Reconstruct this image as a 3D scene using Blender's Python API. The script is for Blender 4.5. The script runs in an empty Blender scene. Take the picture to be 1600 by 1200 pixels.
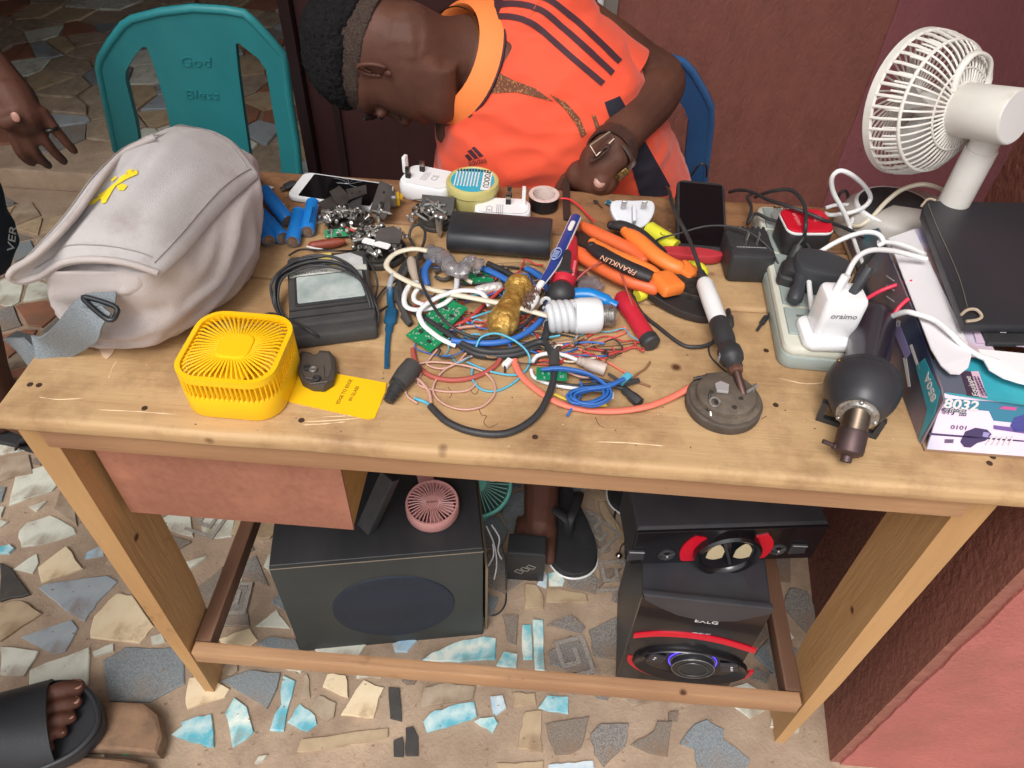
import bpy, bmesh, math, random
from mathutils import Vector, Matrix, noise
from mathutils.bvhtree import BVHTree
V = Vector
rnd = random.Random(7)
sc = bpy.context.scene
COL = sc.collection

# ------------------------------------------------------------------ camera
CAM = V((0.5258, -0.4817, 1.3352))
CR = V((0.99687, 0.07358, 0.02893)).normalized()
CF = V((-0.03025, 0.69300, -0.72031)).normalized()
CU = CR.cross(CF).normalized()
CR = CF.cross(CU).normalized()
FPX = 1177.9
cd = bpy.data.cameras.new('camera')
cd.sensor_width = 36.0
cd.lens = 36.0 * FPX / 1600.0
cd.clip_start = 0.02
cd.clip_end = 200.0
cam = bpy.data.objects.new('camera', cd)
cam.matrix_world = Matrix(((CR.x, CU.x, -CF.x, CAM.x), (CR.y, CU.y, -CF.y, CAM.y), (CR.z, CU.z, -CF.z, CAM.z), (0, 0, 0, 1)))
COL.objects.link(cam)
sc.camera = cam

# ------------------------------------------------------------------ light
world = bpy.data.worlds.new('World')
sc.world = world
world.use_nodes = True
wn = world.node_tree.nodes
wl = world.node_tree.links
bg = wn['Background']
sky = wn.new('ShaderNodeTexSky')
sky.sky_type = 'NISHITA'
sky.sun_disc = False
SUN_EL, SUN_AZ = math.radians(58), math.radians(196)
sky.sun_elevation = SUN_EL
sky.sun_rotation = SUN_AZ
sky.dust_density = 4.0
sky.air_density = 1.0
hsv = wn.new('ShaderNodeHueSaturation')
hsv.inputs['Saturation'].default_value = 0.12
wl.new(sky.outputs['Color'], hsv.inputs['Color'])
wl.new(hsv.outputs['Color'], bg.inputs['Color'])
bg.inputs['Strength'].default_value = 0.15
sd = bpy.data.lights.new('sun', 'SUN')
sd.energy = 1.0
sd.angle = math.radians(24)
sd.color = (1.0, 0.95, 0.88)
sun = bpy.data.objects.new('sun', sd)
sdir = V((math.sin(SUN_AZ) * math.cos(SUN_EL), math.cos(SUN_AZ) * math.cos(SUN_EL), math.sin(SUN_EL)))
sun.rotation_euler = sdir.to_track_quat('Z', 'Y').to_euler()
sun.location = sdir * 6
COL.objects.link(sun)
sc.view_settings.view_transform = 'Standard'
sc.view_settings.look = 'None'
sc.view_settings.exposure = 0.42
sc.view_settings.gamma = 1.0
sc.view_settings.use_curve_mapping = False
sc.render.engine = 'CYCLES'
sc.cycles.max_bounces = 6

TT = 0.76   # height of the table top
# ------------------------------------------------------------------ points of the place
def ray(u, v):
    return CR * ((u - 800) / FPX) - CU * ((v - 600) / FPX) + CF
def P(u, v, z=TT):
    d = ray(u, v); return CAM + d * ((z - CAM.z) / d.z)
def PY(u, v, y):
    d = ray(u, v); return CAM + d * ((y - CAM.y) / d.y)
def PX(u, v, x):
    d = ray(u, v); return CAM + d * ((x - CAM.x) / d.x)
def tp(u, v, h=0.0):
    return P(u, v, TT + h)
def pix(p):
    d = p - CAM; z = d.dot(CF)
    return 800 + FPX * d.dot(CR) / z, 600 - FPX * d.dot(CU) / z

# ------------------------------------------------------------------ geometry helpers
class G:
    def __init__(s): s.v = []; s.f = []
    def add(s, vs, fs, M=None):
        b = len(s.v)
        s.v += [(M @ V(p)) if M is not None else V(p) for p in vs]
        s.f += [tuple(b + i for i in f) for f in fs]
        return s
    def loft(s, rings, M=None, c0=True, c1=True, closed=False):
        n = len(rings[0]); vs = [p for r in rings for p in r]; fs = []
        m = len(rings)
        for i in range(m if closed else m - 1):
            for j in range(n):
                a, b2 = i * n + j, i * n + (j + 1) % n
                c, d = ((i + 1) % m) * n + (j + 1) % n, ((i + 1) % m) * n + j
                fs.append((a, b2, c, d))
        if not closed:
            if c0: fs.append(tuple(reversed(range(n))))
            if c1: fs.append(tuple((m - 1) * n + j for j in range(n)))
        return s.add(vs, fs, M)
    def prism(s, poly, z0, z1, b=0.0, M=None):
        n = len(poly); a = sum(poly[i][0] * poly[(i + 1) % n][1] - poly[(i + 1) % n][0] * poly[i][1] for i in range(n))
        if a < 0: poly = poly[::-1]
        cx = sum(p[0] for p in poly) / n; cy = sum(p[1] for p in poly) / n
        ex = max(abs(p[0] - cx) for p in poly) or 1; ey = max(abs(p[1] - cy) for p in poly) or 1
        def ring(ins, z): return [(cx + (p[0] - cx) * max(.05, 1 - ins / ex), cy + (p[1] - cy) * max(.05, 1 - ins / ey), z) for p in poly]
        if b > 0:
            r = [ring(b * 2, z0), ring(b, z0), ring(b * .3, z0 + b * .3), ring(0, z0 + b), ring(0, z1 - b), ring(b * .3, z1 - b * .3), ring(b, z1), ring(b * 2, z1)]
        else: r = [ring(0, z0), ring(0, z1)]
        return s.loft(r, M)
    def box(s, c, sz, b=0.0, M=None, r=0.0):
        x, y, z = sz[0] / 2, sz[1] / 2, sz[2] / 2
        T0 = Matrix.Translation(c)
        M = T0 if M is None else M @ T0
        return s.prism(rrect(sz[0], sz[1], r) if r > 0 else [(-x, -y), (x, -y), (x, y), (-x, y)], -z, z, b, M)
    def tube(s, pts, r, n=8, M=None, flat=None, cap=True):
        pts = [V(p) for p in pts]
        m = len(pts); rs = r if isinstance(r, (list, tuple)) else [r] * m
        if len(rs) != m: rs = [rs[min(len(rs) - 1, int(i * len(rs) / m))] for i in range(m)]
        T = []
        for i in range(m):
            t = pts[min(i + 1, m - 1)] - pts[max(i - 1, 0)]
            T.append(t.normalized() if t.length > 1e-9 else V((1, 0, 0)))
        up = V((0, 0, 1)) if abs(T[0].z) < .9 else V((1, 0, 0))
        nv = (up - T[0] * up.dot(T[0])).normalized()
        rings = []
        for i in range(m):
            nv = nv - T[i] * nv.dot(T[i])
            nv = nv.normalized() if nv.length > 1e-6 else T[i].orthogonal().normalized()
            if flat:
                u2 = V((0, 0, 1)); nn = u2 - T[i] * u2.dot(T[i])
                if nn.length > .25: nv = nn.normalized()
            bv = T[i].cross(nv)
            fa = max(flat, 1.0) if flat else 1.0; fv = min(flat, 1.0) if flat else 1.0
            rings.append([pts[i] + nv * (math.cos(6.28318 * k / n) * rs[i] * fv) + bv * (math.sin(6.28318 * k / n) * rs[i] * fa) for k in range(n)])
        return s.loft(rings, M, cap, cap)
    def lathe(s, prof, n=24, M=None, c0=True, c1=True):
        prof = list(prof)
        if c0 and prof[0][0] > .0012: prof = [(prof[0][0] * .8, prof[0][1])] + prof
        if c1 and prof[-1][0] > .0012: prof = prof + [(prof[-1][0] * .8, prof[-1][1])]
        return s.loft([[(r * math.cos(6.28318 * k / n), r * math.sin(6.28318 * k / n), z) for k in range(n)] for r, z in prof], M, c0, c1)
    def lat(s, p0, p1, prof, n=20, c0=True, c1=True):       # lathe along p0->p1; prof (r, t in metres from p0)
        return s.lathe(prof, n, axisM(p0, p1), c0, c1)
    def cyl(s, p0, p1, r0, r1=None, n=16):
        p0, p1 = V(p0), V(p1); L = (p1 - p0).length
        return s.lat(p0, p1, [(r0, 0), (r0 if r1 is None else r1, L)], n)
    def sph(s, c, r, n=16, m=10, M=None):
        if not isinstance(r, (tuple, list, Vector)): r = (r, r, r)
        vs = [(c[0], c[1], c[2] - r[2])]; fs = []
        for i in range(1, m):
            a = -math.pi / 2 + math.pi * i / m
            vs += [(c[0] + r[0] * math.cos(a) * math.cos(6.28318 * k / n), c[1] + r[1] * math.cos(a) * math.sin(6.28318 * k / n), c[2] + r[2] * math.sin(a)) for k in range(n)]
        vs.append((c[0], c[1], c[2] + r[2])); e = len(vs) - 1
        for k in range(n):
            fs.append((0, 1 + (k + 1) % n, 1 + k)); fs.append((e, e - n + k, e - n + (k + 1) % n))
        for i in range(m - 2):
            for k in range(n):
                a = 1 + i * n
                fs.append((a + k, a + (k + 1) % n, a + n + (k + 1) % n, a + n + k))
        return s.add(vs, fs, M)
    def torus(s, c, R, r, n=32, m=8, M=None, rz=None):
        rings = []
        for i in range(n):
            a = 6.28318 * i / n
            rings.append([(c[0] + (R + r * math.cos(6.28318 * k / m)) * math.cos(a), c[1] + (R + r * math.cos(6.28318 * k / m)) * math.sin(a), c[2] + (rz or r) * math.sin(6.28318 * k / m)) for k in range(m)])
        return s.loft(rings, M, closed=True)
def axisM(p0, p1):
    p0, p1 = V(p0), V(p1)
    return Matrix.Translation(p0) @ (p1 - p0).to_track_quat('Z', 'X').to_matrix().to_4x4()
def rrect(w, d, r, n=4):
    o = []
    for cx, cy, a0 in ((w / 2 - r, d / 2 - r, 0), (-w / 2 + r, d / 2 - r, 90), (-w / 2 + r, -d / 2 + r, 180), (w / 2 - r, -d / 2 + r, 270)):
        for k in range(n + 1):
            a = math.radians(a0 + 90 * k / n); o.append((cx + r * math.cos(a), cy + r * math.sin(a)))
    return o
def cr(pts, n=8, closed=False):                              # smooth curve through points
    pts = [V(p) for p in pts]; m = len(pts); out = []
    if m < 3: return pts
    for i in range(m if closed else m - 1):
        if closed: a, b, c, d = pts[i - 1], pts[i], pts[(i + 1) % m], pts[(i + 2) % m]
        else: a, b, c, d = pts[max(i - 1, 0)], pts[i], pts[i + 1], pts[min(i + 2, m - 1)]
        for k in range(n):
            t = k / n
            out.append(.5 * ((2 * b) + (c - a) * t + (2 * a - 5 * b + 4 * c - d) * t * t + (3 * b - a - 3 * c + d) * t ** 3))
    if not closed: out.append(pts[-1])
    return out
def frame(o, x, up=V((0, 0, 1))):                            # matrix at o, x axis towards x, z near up
    x = V(x).normalized(); z = V(up); z = (z - x * z.dot(x)).normalized(); y = z.cross(x)
    return Matrix(((x.x, y.x, z.x, o[0]), (x.y, y.y, z.y, o[1]), (x.z, y.z, z.z, o[2]), (0, 0, 0, 1)))
def basis(o, x, y, z):
    return Matrix(((x[0], y[0], z[0], o[0]), (x[1], y[1], z[1], o[1]), (x[2], y[2], z[2], o[2]), (0, 0, 0, 1)))

# ------------------------------------------------------------------ objects
WM = {}
def mesh_of(g, mat, smooth=35):
    me = bpy.data.meshes.new('mesh')
    me.from_pydata([tuple(p) for p in g.v], [], g.f)
    me.validate(); me.update()
    bm = bmesh.new(); bm.from_mesh(me); bmesh.ops.recalc_face_normals(bm, faces=bm.faces); bm.to_mesh(me); bm.free()
    if mat: me.materials.append(mat)
    if smooth:
        me.shade_smooth(); me.set_sharp_from_angle(angle=math.radians(smooth))
    return me
def tag(o, label=None, cat=None, group=None, kind=None):
    if label: o['label'] = label
    if cat: o['category'] = cat
    if group: o['group'] = group
    if kind: o['kind'] = kind
    return o
def T(name, label, cat, M=None, group=None):                 # a thing with parts: an Empty at its base
    o = bpy.data.objects.new(name, None); COL.objects.link(o)
    o.empty_display_size = .02
    M = Matrix.Translation(M) if isinstance(M, Vector) else (M or Matrix())
    o.matrix_world = M; WM[o.name] = M.copy()
    return tag(o, label, cat, group)
def O(name, g, mat, parent=None, world=False, smooth=35, label=None, kind=None):   # a part
    me = g if isinstance(g, bpy.types.Mesh) else None
    if me is None:
        if world and parent is not None:
            I = WM[parent.name].inverted(); g.v = [I @ p for p in g.v]
        me = mesh_of(g, mat, smooth)
    o = bpy.data.objects.new(name, me); COL.objects.link(o)
    if parent is not None: o.parent = parent; WM[o.name] = WM[parent.name]
    else: WM[o.name] = Matrix()
    if label: o['label'] = label
    if kind: o['kind'] = kind
    return o
def S(name, g, mat, label, cat, group=None, smooth=35, kind=None):                  # a thing of one mesh, origin at its base
    n = len(g.v); c = V((sum(p.x for p in g.v) / n, sum(p.y for p in g.v) / n, min(p.z for p in g.v)))
    g.v = [p - c for p in g.v]
    o = bpy.data.objects.new(name, mesh_of(g, mat, smooth)); COL.objects.link(o)
    o.location = c; WM[o.name] = Matrix.Translation(c)
    return tag(o, label, cat, group, kind)
def dup(o, M=None, label=None, parent=None):
    c = o.copy(); COL.objects.link(c)
    if parent is not None: c.parent = parent
    if M is not None: c.matrix_world = M; WM[c.name] = M.copy()
    if label: c['label'] = label
    for ch in o.children: dup(ch, parent=c)
    return c
def text_g(txt, M, size=.01, depth=.0003, align='CENTER', sx=1.0, bold=0.0):
    cu = bpy.data.curves.new('text', 'FONT'); cu.body = txt; cu.size = size; cu.extrude = depth / 2
    cu.align_x = align; cu.align_y = 'CENTER'; cu.resolution_u = 3; cu.offset = bold
    ob = bpy.data.objects.new('text', cu)
    me = bpy.data.meshes.new_from_object(ob)
    g = G(); g.add([(p.co.x * sx, p.co.y, p.co.z + depth / 2) for p in me.vertices], [tuple(f.vertices) for f in me.polygons], M)
    bpy.data.meshes.remove(me); bpy.data.objects.remove(ob); bpy.data.curves.remove(cu)
    return g
def bvh_of(o):
    me = o.data; M = WM[o.name] if o.parent is not None or o.name in WM else o.matrix_world
    return BVHTree.FromPolygons([M @ v.co for v in me.vertices], [tuple(p.vertices) for p in me.polygons])
def decal(name, bvh, poly, mat, parent, off=.0012, step=7.0, thick=True):  # cloth / print patch lying on a surface
    bm = bmesh.new()
    vs = [bm.verts.new((u, v, 0)) for u, v in poly]
    bm.faces.new(vs); bmesh.ops.triangulate(bm, faces=bm.faces)
    for _ in range(6):
        es = [e for e in bm.edges if e.calc_length() > step]
        if not es: break
        bmesh.ops.subdivide_edges(bm, edges=es, cuts=1)
        bmesh.ops.triangulate(bm, faces=bm.faces)
    g = G(); idx = {}
    for v in bm.verts:
        d = ray(v.co.x, v.co.y).normalized()
        loc, nr, i, dist = bvh.ray_cast(CAM, d)
        if loc is None: continue
        if nr.dot(d) > 0: nr = -nr
        idx[v] = len(g.v); g.v.append(loc + nr * off)
    for f in bm.faces:
        if all(v in idx for v in f.verts):
            q = [g.v[idx[v]] for v in f.verts]
            if max((q[i] - q[i - 1]).length for i in range(3)) < .05: g.f.append(tuple(idx[v] for v in f.verts))
    bm.free()
    return O(name, g, mat, parent, 1, smooth=60)
def remesh(g, vox, name='mesh', smooth_it=2):
    me = bpy.data.meshes.new(name); me.from_pydata([tuple(p) for p in g.v], [], g.f); me.update()
    bm = bmesh.new(); bm.from_mesh(me); bmesh.ops.recalc_face_normals(bm, faces=bm.faces); bm.to_mesh(me); bm.free()
    ob = bpy.data.objects.new('tmp', me); COL.objects.link(ob)
    md = ob.modifiers.new('r', 'REMESH'); md.mode = 'VOXEL'; md.voxel_size = vox; md.use_smooth_shade = True
    if smooth_it:
        m2 = ob.modifiers.new('s', 'SMOOTH'); m2.factor = .5; m2.iterations = smooth_it
    dg = bpy.context.evaluated_depsgraph_get(); dg.update()
    r = bpy.data.meshes.new_from_object(ob.evaluated_get(dg))
    bpy.data.objects.remove(ob); bpy.data.meshes.remove(me)
    out = G(); out.v = [v.co.copy() for v in r.vertices]; out.f = [tuple(p.vertices) for p in r.polygons]
    bpy.data.meshes.remove(r)
    return out

# ------------------------------------------------------------------ materials
def lin(c):
    return tuple((x / 255 / 12.92) if x <= 10 else (((x / 255) + .055) / 1.055) ** 2.4 for x in c) + (1.0,)
MC = {}
def mat(name, c, rough=.5, metal=0.0, c2=None, ns=30.0, bump=0.0, bs=60.0, spec=.5, trans=0.0, em=None, coat=0.0, stretch=None, det=5.0, lo=.35, hi=.65, dirt=None, alpha=None, sheen=0.0):
    if name in MC: return MC[name]
    m = bpy.data.materials.new(name); m.use_nodes = True
    nt = m.node_tree; N = nt.nodes; L = nt.links; b = N['Principled BSDF']
    b.inputs['Roughness'].default_value = rough; b.inputs['Metallic'].default_value = metal
    b.inputs['Specular IOR Level'].default_value = spec
    b.inputs['Transmission Weight'].default_value = trans
    b.inputs['Coat Weight'].default_value = coat
    b.inputs['Sheen Weight'].default_value = sheen
    if alpha is not None: b.inputs['Alpha'].default_value = alpha
    tc = N.new('ShaderNodeTexCoord'); mp = N.new('ShaderNodeMapping')
    L.new(tc.outputs['Object'], mp.inputs['Vector'])
    if stretch: mp.inputs['Scale'].default_value = stretch
    col = None
    def noise_n(scale, detail=det, rough_=.6):
        n = N.new('ShaderNodeTexNoise'); n.inputs['Scale'].default_value = scale; n.inputs['Detail'].default_value = detail
        n.inputs['Roughness'].default_value = rough_; L.new(mp.outputs['Vector'], n.inputs['Vector']); return n
    def mixc(fac, a, c_b):
        mx = N.new('ShaderNodeMix'); mx.data_type = 'RGBA'; L.new(fac, mx.inputs[0])
        if isinstance(a, tuple): mx.inputs[6].default_value = a
        else: L.new(a, mx.inputs[6])
        mx.inputs[7].default_value = c_b; return mx.outputs[2]
    def ramp(src, a, b2):
        r = N.new('ShaderNodeMapRange'); r.inputs[1].default_value = a; r.inputs[2].default_value = b2; L.new(src, r.inputs[0]); return r.outputs[0]
    base = lin(c); col = base
    if c2:
        n1 = noise_n(ns); col = mixc(ramp(n1.outputs['Fac'], lo, hi), base, lin(c2))
    if dirt:                                                   # (colour, scale, lo, hi)
        n2 = noise_n(dirt[1], 8.0, .7); col = mixc(ramp(n2.outputs['Fac'], dirt[2], dirt[3]), col, lin(dirt[0]))
    if isinstance(col, tuple): b.inputs['Base Color'].default_value = col
    else: L.new(col, b.inputs['Base Color'])
    if bump:
        n3 = noise_n(bs, 4.0); bp = N.new('ShaderNodeBump'); bp.inputs['Strength'].default_value = bump; bp.inputs['Distance'].default_value = .004
        L.new(n3.outputs['Fac'], bp.inputs['Height']); L.new(bp.outputs['Normal'], b.inputs['Normal'])
    if em: b.inputs['Emission Color'].default_value = lin(em[0]); b.inputs['Emission Strength'].default_value = em[1]
    MC[name] = m
    return m
def wood(name, c1, c2, c3, axis='x', fine=1.0, stain=(70, 42, 25), smin=.62, smax=.8):
    m = bpy.data.materials.new(name); m.use_nodes = True
    nt = m.node_tree; N = nt.nodes; L = nt.links; b = N['Principled BSDF']
    tc = N.new('ShaderNodeTexCoord'); mp = N.new('ShaderNodeMapping'); L.new(tc.outputs['Object'], mp.inputs['Vector'])
    s = {'x': (2.2, 26, 26), 'y': (26, 2.2, 26), 'z': (26, 26, 2.2)}[axis]
    mp.inputs['Scale'].default_value = tuple(k * fine for k in s)
    def nz(sc_, vec, det=6, ro=.6, dist=0):
        n = N.new('ShaderNodeTexNoise'); n.inputs['Scale'].default_value = sc_; n.inputs['Detail'].default_value = det; n.inputs['Roughness'].default_value = ro
        n.inputs['Distortion'].default_value = dist; L.new(vec, n.inputs['Vector']); return n.outputs['Fac']
    def rg(src, a, c):
        r = N.new('ShaderNodeMapRange'); r.inputs[1].default_value = a; r.inputs[2].default_value = c; L.new(src, r.inputs[0]); return r.outputs[0]
    def mx(f, a, c):
        q = N.new('ShaderNodeMix'); q.data_type = 'RGBA'; L.new(f, q.inputs[0])
        for i, x in ((6, a), (7, c)):
            if isinstance(x, tuple): q.inputs[i].default_value = x
            else: L.new(x, q.inputs[i])
        return q.outputs[2]
    grain = nz(1.0, mp.outputs['Vector'], 8, .65, .6)
    broad = nz(3.2, tc.outputs['Object'], 3, .5)
    col = mx(rg(grain, .33, .68), lin(c1), lin(c2))
    col = mx(rg(broad, .4, .72), col, lin(c3))
    blot = nz(9, tc.outputs['Object'], 8, .72)
    col = mx(rg(blot, smin, smax), col, lin(stain))
    fg = nz(5.0, mp.outputs['Vector'], 4, .6)
    vor = N.new('ShaderNodeTexVoronoi'); vor.inputs['Scale'].default_value = 11; L.new(tc.outputs['Object'], vor.inputs['Vector'])
    col = mx(rg(vor.outputs['Distance'], .085, .035), col, lin((82, 46, 26)))
    L.new(col, b.inputs['Base Color'])
    b.inputs['Roughness'].default_value = .62
    rr = rg(blot, .3, .8); 
    bp = N.new('ShaderNodeBump'); bp.inputs['Strength'].default_value = .35; bp.inputs['Distance'].default_value = .003
    L.new(fg, bp.inputs['Height']); L.new(bp.outputs['Normal'], b.inputs['Normal'])
    MC[name] = m
    return m

def fine_print(M, w, h, rows, m, parent, seed=1):
    r = random.Random(seed); g = G()
    for i in range(rows):
        y = h * (.5 - (i + .5) / rows); x = -w / 2
        while x < w / 2 - .0005:
            l = min(r.uniform(.0012, .004), w / 2 - x); g.box((x + l / 2, y, 0), (l, h / rows * .42, .0003), M=M); x += l + .0008
    return O('fine_print', g, m, parent, 1, smooth=0)
# ================================================================== the setting
M_mortar = mat('mortar', (172, 150, 129), .95, c2=(148, 126, 107), ns=14, bump=.5, bs=160, dirt=((188, 164, 140), 5, .5, .72), lo=.3, hi=.7)
g = G(); g.add([(-30, -30, 0), (30, -30, 0), (30, 30, 0), (-30, 30, 0)], [(0, 1, 2, 3)])
floor = O('floor', g, M_mortar, kind='structure', smooth=0)
TILE = {
 'G': [mat('tile_grey', (150, 144, 138), .8, c2=(104, 98, 94), ns=420, bump=.3, bs=500, dirt=((140, 112, 88), 9, .5, .75), det=2),
       mat('tile_grey_warm', (140, 128, 116), .8, c2=(112, 100, 90), ns=350, bump=.3, bs=500, dirt=((132, 106, 84), 9, .48, .7), det=2),
       mat('tile_grey_cool', (140, 146, 148), .8, c2=(112, 118, 122), ns=350, bump=.25, bs=500, dirt=((140, 116, 96), 8, .52, .8), det=2)],
 'B': [mat('tile_blue', (226, 232, 222), .42, c2=(112, 186, 198), ns=26, lo=.4, hi=.62, det=8, dirt=((158, 134, 112), 16, .55, .72), bump=.05),
       mat('tile_turquoise', (214, 226, 222), .42, c2=(92, 176, 194), ns=24, lo=.32, hi=.6, det=8, dirt=((158, 134, 112), 16, .58, .75), bump=.05),
       mat('tile_pale_blue', (206, 218, 222), .45, c2=(140, 180, 206), ns=18, lo=.4, hi=.66, dirt=((150, 128, 106), 14, .52, .7), bump=.05)],
 'C': [mat('tile_cream', (232, 214, 182), .5, c2=(216, 192, 156), ns=12, dirt=((150, 122, 94), 16, .55, .74), bump=.05)],
 'W': [mat('tile_white', (220, 220, 206), .48, c2=(190, 190, 176), ns=16, dirt=((140, 116, 94), 12, .5, .72), bump=.05)],
 'E': [mat('tile_beige', (186, 164, 134), .6, c2=(164, 142, 114), ns=20, dirt=((136, 108, 84), 14, .5, .72), bump=.08),
       mat('tile_sand', (176, 158, 138), .62, c2=(150, 132, 112), ns=30, dirt=((128, 102, 80), 12, .5, .7), bump=.08)],
 'D': [mat('tile_slate_blue', (168, 174, 176), .5, c2=(146, 156, 166), ns=18, dirt=((140, 118, 98), 14, .52, .7), bump=.06)],
 'K': [mat('tile_dark', (56, 54, 54), .6, c2=(70, 66, 62), ns=40, dirt=((110, 90, 72), 14, .6, .8), bump=.06)],
 'R': [mat('tile_terracotta', (156, 104, 80), .7, c2=(140, 96, 76), ns=20, dirt=((128, 100, 80), 10, .5, .7), bump=.1)]}
def zt(ox, oy, s, txt):
    out = []
    for ln in txt.strip().split('\n'):
        k, r = ln.strip().split(' ', 1); q = [float(x) for x in r.replace(',', ' ').split()]
        out.append((k, [(ox + q[i] / s, oy + q[i + 1] / s) for i in range(0, len(q), 2)]))
    return out
traced = zt(240, 960, 3.333, '''B1 92,625 150,580 142,562 200,540 300,518 313,690 190,665
B0 372,515 420,432 485,480 500,540 520,610 480,650 410,690 395,600
C0 185,330 250,320 395,388 370,430 300,450 175,492 170,400
B1 675,315 738,345 705,470 690,530 678,608 605,602 630,520 665,470 660,400
B1 762,462 840,525 850,570 800,608 695,560
C0 905,310 1000,318 1012,432 880,375
C0 1095,340 1200,380 1170,440 1145,538 975,522 1020,450 1050,395
E1 820,480 860,420 950,460 940,530 900,560
E1 785,310 800,310 815,430 768,440
E0 745,715 770,650 1222,592 1222,638 1080,670 900,695
K0 1222,380 1280,382 1292,555 1232,540
K0 1312,590 1350,582 1378,640 1378,735 1312,735
K0 1248,655 1295,635 1303,740 1250,738
W0 525,775 550,738 592,732 570,762 540,780
G2 350,345 500,290 660,305 640,390 590,490 430,390
C0 325,140 420,95 500,72 540,130 500,162
G2 540,150 600,118 740,130 765,190 640,190''') + zt(640, 960, 2.5806, '''E1 45,350 60,295 150,275 265,290 255,340 45,372
B1 55,430 80,400 160,370 260,350 272,410 190,440 70,475
B2 325,330 375,325 390,375 350,405 335,395
B0 262,430 340,413 356,440 335,478
B1 555,325 640,330 640,400 520,375
E0 415,315 505,318 510,360 420,370
E0 465,392 535,385 530,480 535,558 435,540 445,470
G1 550,440 640,425 725,410 690,540 650,560 590,565 570,520
G0 730,480 770,440 885,440 870,530 785,615 745,560
G1 895,525 985,470 1000,430 1060,430 1040,570 960,555
G1 1045,395 1085,390 1080,430 1045,425
G2 1090,520 1150,440 1200,420 1270,460 1265,500 1375,585 1350,640 1160,640 1150,540
E0 350,600 430,602 540,590 540,640 370,640
B2 560,605 640,596 740,588 750,640 560,640
B0 50,185 90,155 180,115 300,88 350,95 345,180 200,190
B0 350,205 380,150 435,160 430,215
B0 455,40 490,38 495,180 458,180
B0 495,20 538,22 545,228 505,225
G1 375,0 440,0 430,120 400,110
G0 560,40 650,0 710,52 690,72
G0 560,150 650,85 700,120 745,230 730,255 570,200
G0 722,62 850,0 850,180 745,165
B2 -70,120 0,100 30,105 -10,150 -60,150''') + zt(0, 840, 3.333, '''C0 200,155 345,45 430,160 215,235
D0 200,260 240,235 560,195 610,225 500,340 440,435 330,370
C0 470,520 490,410 610,290 690,300 800,460 725,548
D0 105,515 370,425 405,470 340,590 280,605
W0 155,690 465,570 460,770 180,822 152,790
W0 0,568 200,590 125,718 0,712
K0 0,130 60,160 155,295 0,332
W0 65,165 190,80 200,130 170,185
E0 0,345 110,330 215,395 60,500 0,540
G2 535,640 650,570 800,575 960,570 960,760 780,855 570,850
W0 480,595 590,550 590,590 490,620
W0 895,150 1075,98 935,210
G1 980,300 1160,150 1150,260 1060,420 1000,420
G0 1165,380 1180,260 1290,250 1280,360 1300,460 1100,460
G0 1250,130 1330,90 1400,250 1240,190
W0 1330,460 1440,370 1510,470''') + zt(0, 560, 3.333, '''W0 80,600 230,555 310,640 270,690 45,765
W0 95,900 140,850 260,815 385,880 395,910 230,965 110,980
W0 145,770 245,740 190,795
B2 440,1040 450,1010 530,970 540,1025
W0 0,345 45,345 60,410 170,440 170,470 0,500
E1 0,520 150,500 170,600 60,620 0,640
W0 0,840 40,850 0,880
E1 250,400 320,560 380,680 400,870 280,790 330,640''') + zt(720, 730, 5.714, '''W0 895,180 940,210 1020,320 960,335 893,270
G0 1090,400 1180,400 1340,740 1290,760 1100,600
G1 950,400 1040,380 1060,560 960,480
E0 1230,310 1280,310 1480,650 1430,690 1240,380
B0 780,950 860,925 930,1010 910,1055 790,1055
B2 680,1045 750,920 770,970 765,1075
E0 580,1040 680,1050 740,1160 740,1260 570,1260
E0 770,1075 1120,1130 1140,1200 760,1200
G0 960,1000 1130,850 1230,1000 1200,1130 940,1050
G1 1240,900 1440,900 1230,1080''')
RR = random.Random(3)
def inside(p, poly):
    c = False; n = len(poly)
    for i in range(n):
        a, b = poly[i], poly[i - 1]
        if (a[1] > p[1]) != (b[1] > p[1]) and p[0] < (b[0] - a[0]) * (p[1] - a[1]) / (b[1] - a[1]) + a[0]: c = not c
    return c
tiles = []
TZ = .0045
for k, poly in traced:
    w = [P(u, v, TZ) for u, v in poly]
    tiles.append((k[0], int(k[1]), [(p.x, p.y) for p in w], TZ))
tr_w = [t[2] for t in tiles]
# broken tiles packed over the rest of the floor: a jittered tessellation
seeds = []
y = -.30
while y < 3.5:
    st = .088 if y < 1.4 else .14
    x = -2.9
    while x < 2.2:
        if -2.9 < x < 2.0: seeds.append((x + RR.uniform(-.45, .45) * st, y + RR.uniform(-.45, .45) * st, st))
        x += st * RR.choice((.8, 1.0, 1.35))
    y += st * .92
grid = {}
for i, s_ in enumerate(seeds): grid.setdefault((int(s_[0] // .2), int(s_[1] // .2)), []).append(i)
def clip(poly, px, py, nx, ny):
    out = []
    for i in range(len(poly)):
        a, b = poly[i - 1], poly[i]
        da = (a[0] - px) * nx + (a[1] - py) * ny; db = (b[0] - px) * nx + (b[1] - py) * ny
        if (da > 0) != (db > 0):
            t = da / (da - db); out.append((a[0] + (b[0] - a[0]) * t, a[1] + (b[1] - a[1]) * t))
        if db <= 0: out.append(b)
    return out
STEP_Y = 1.50                                               # front of the raised floor behind
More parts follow.
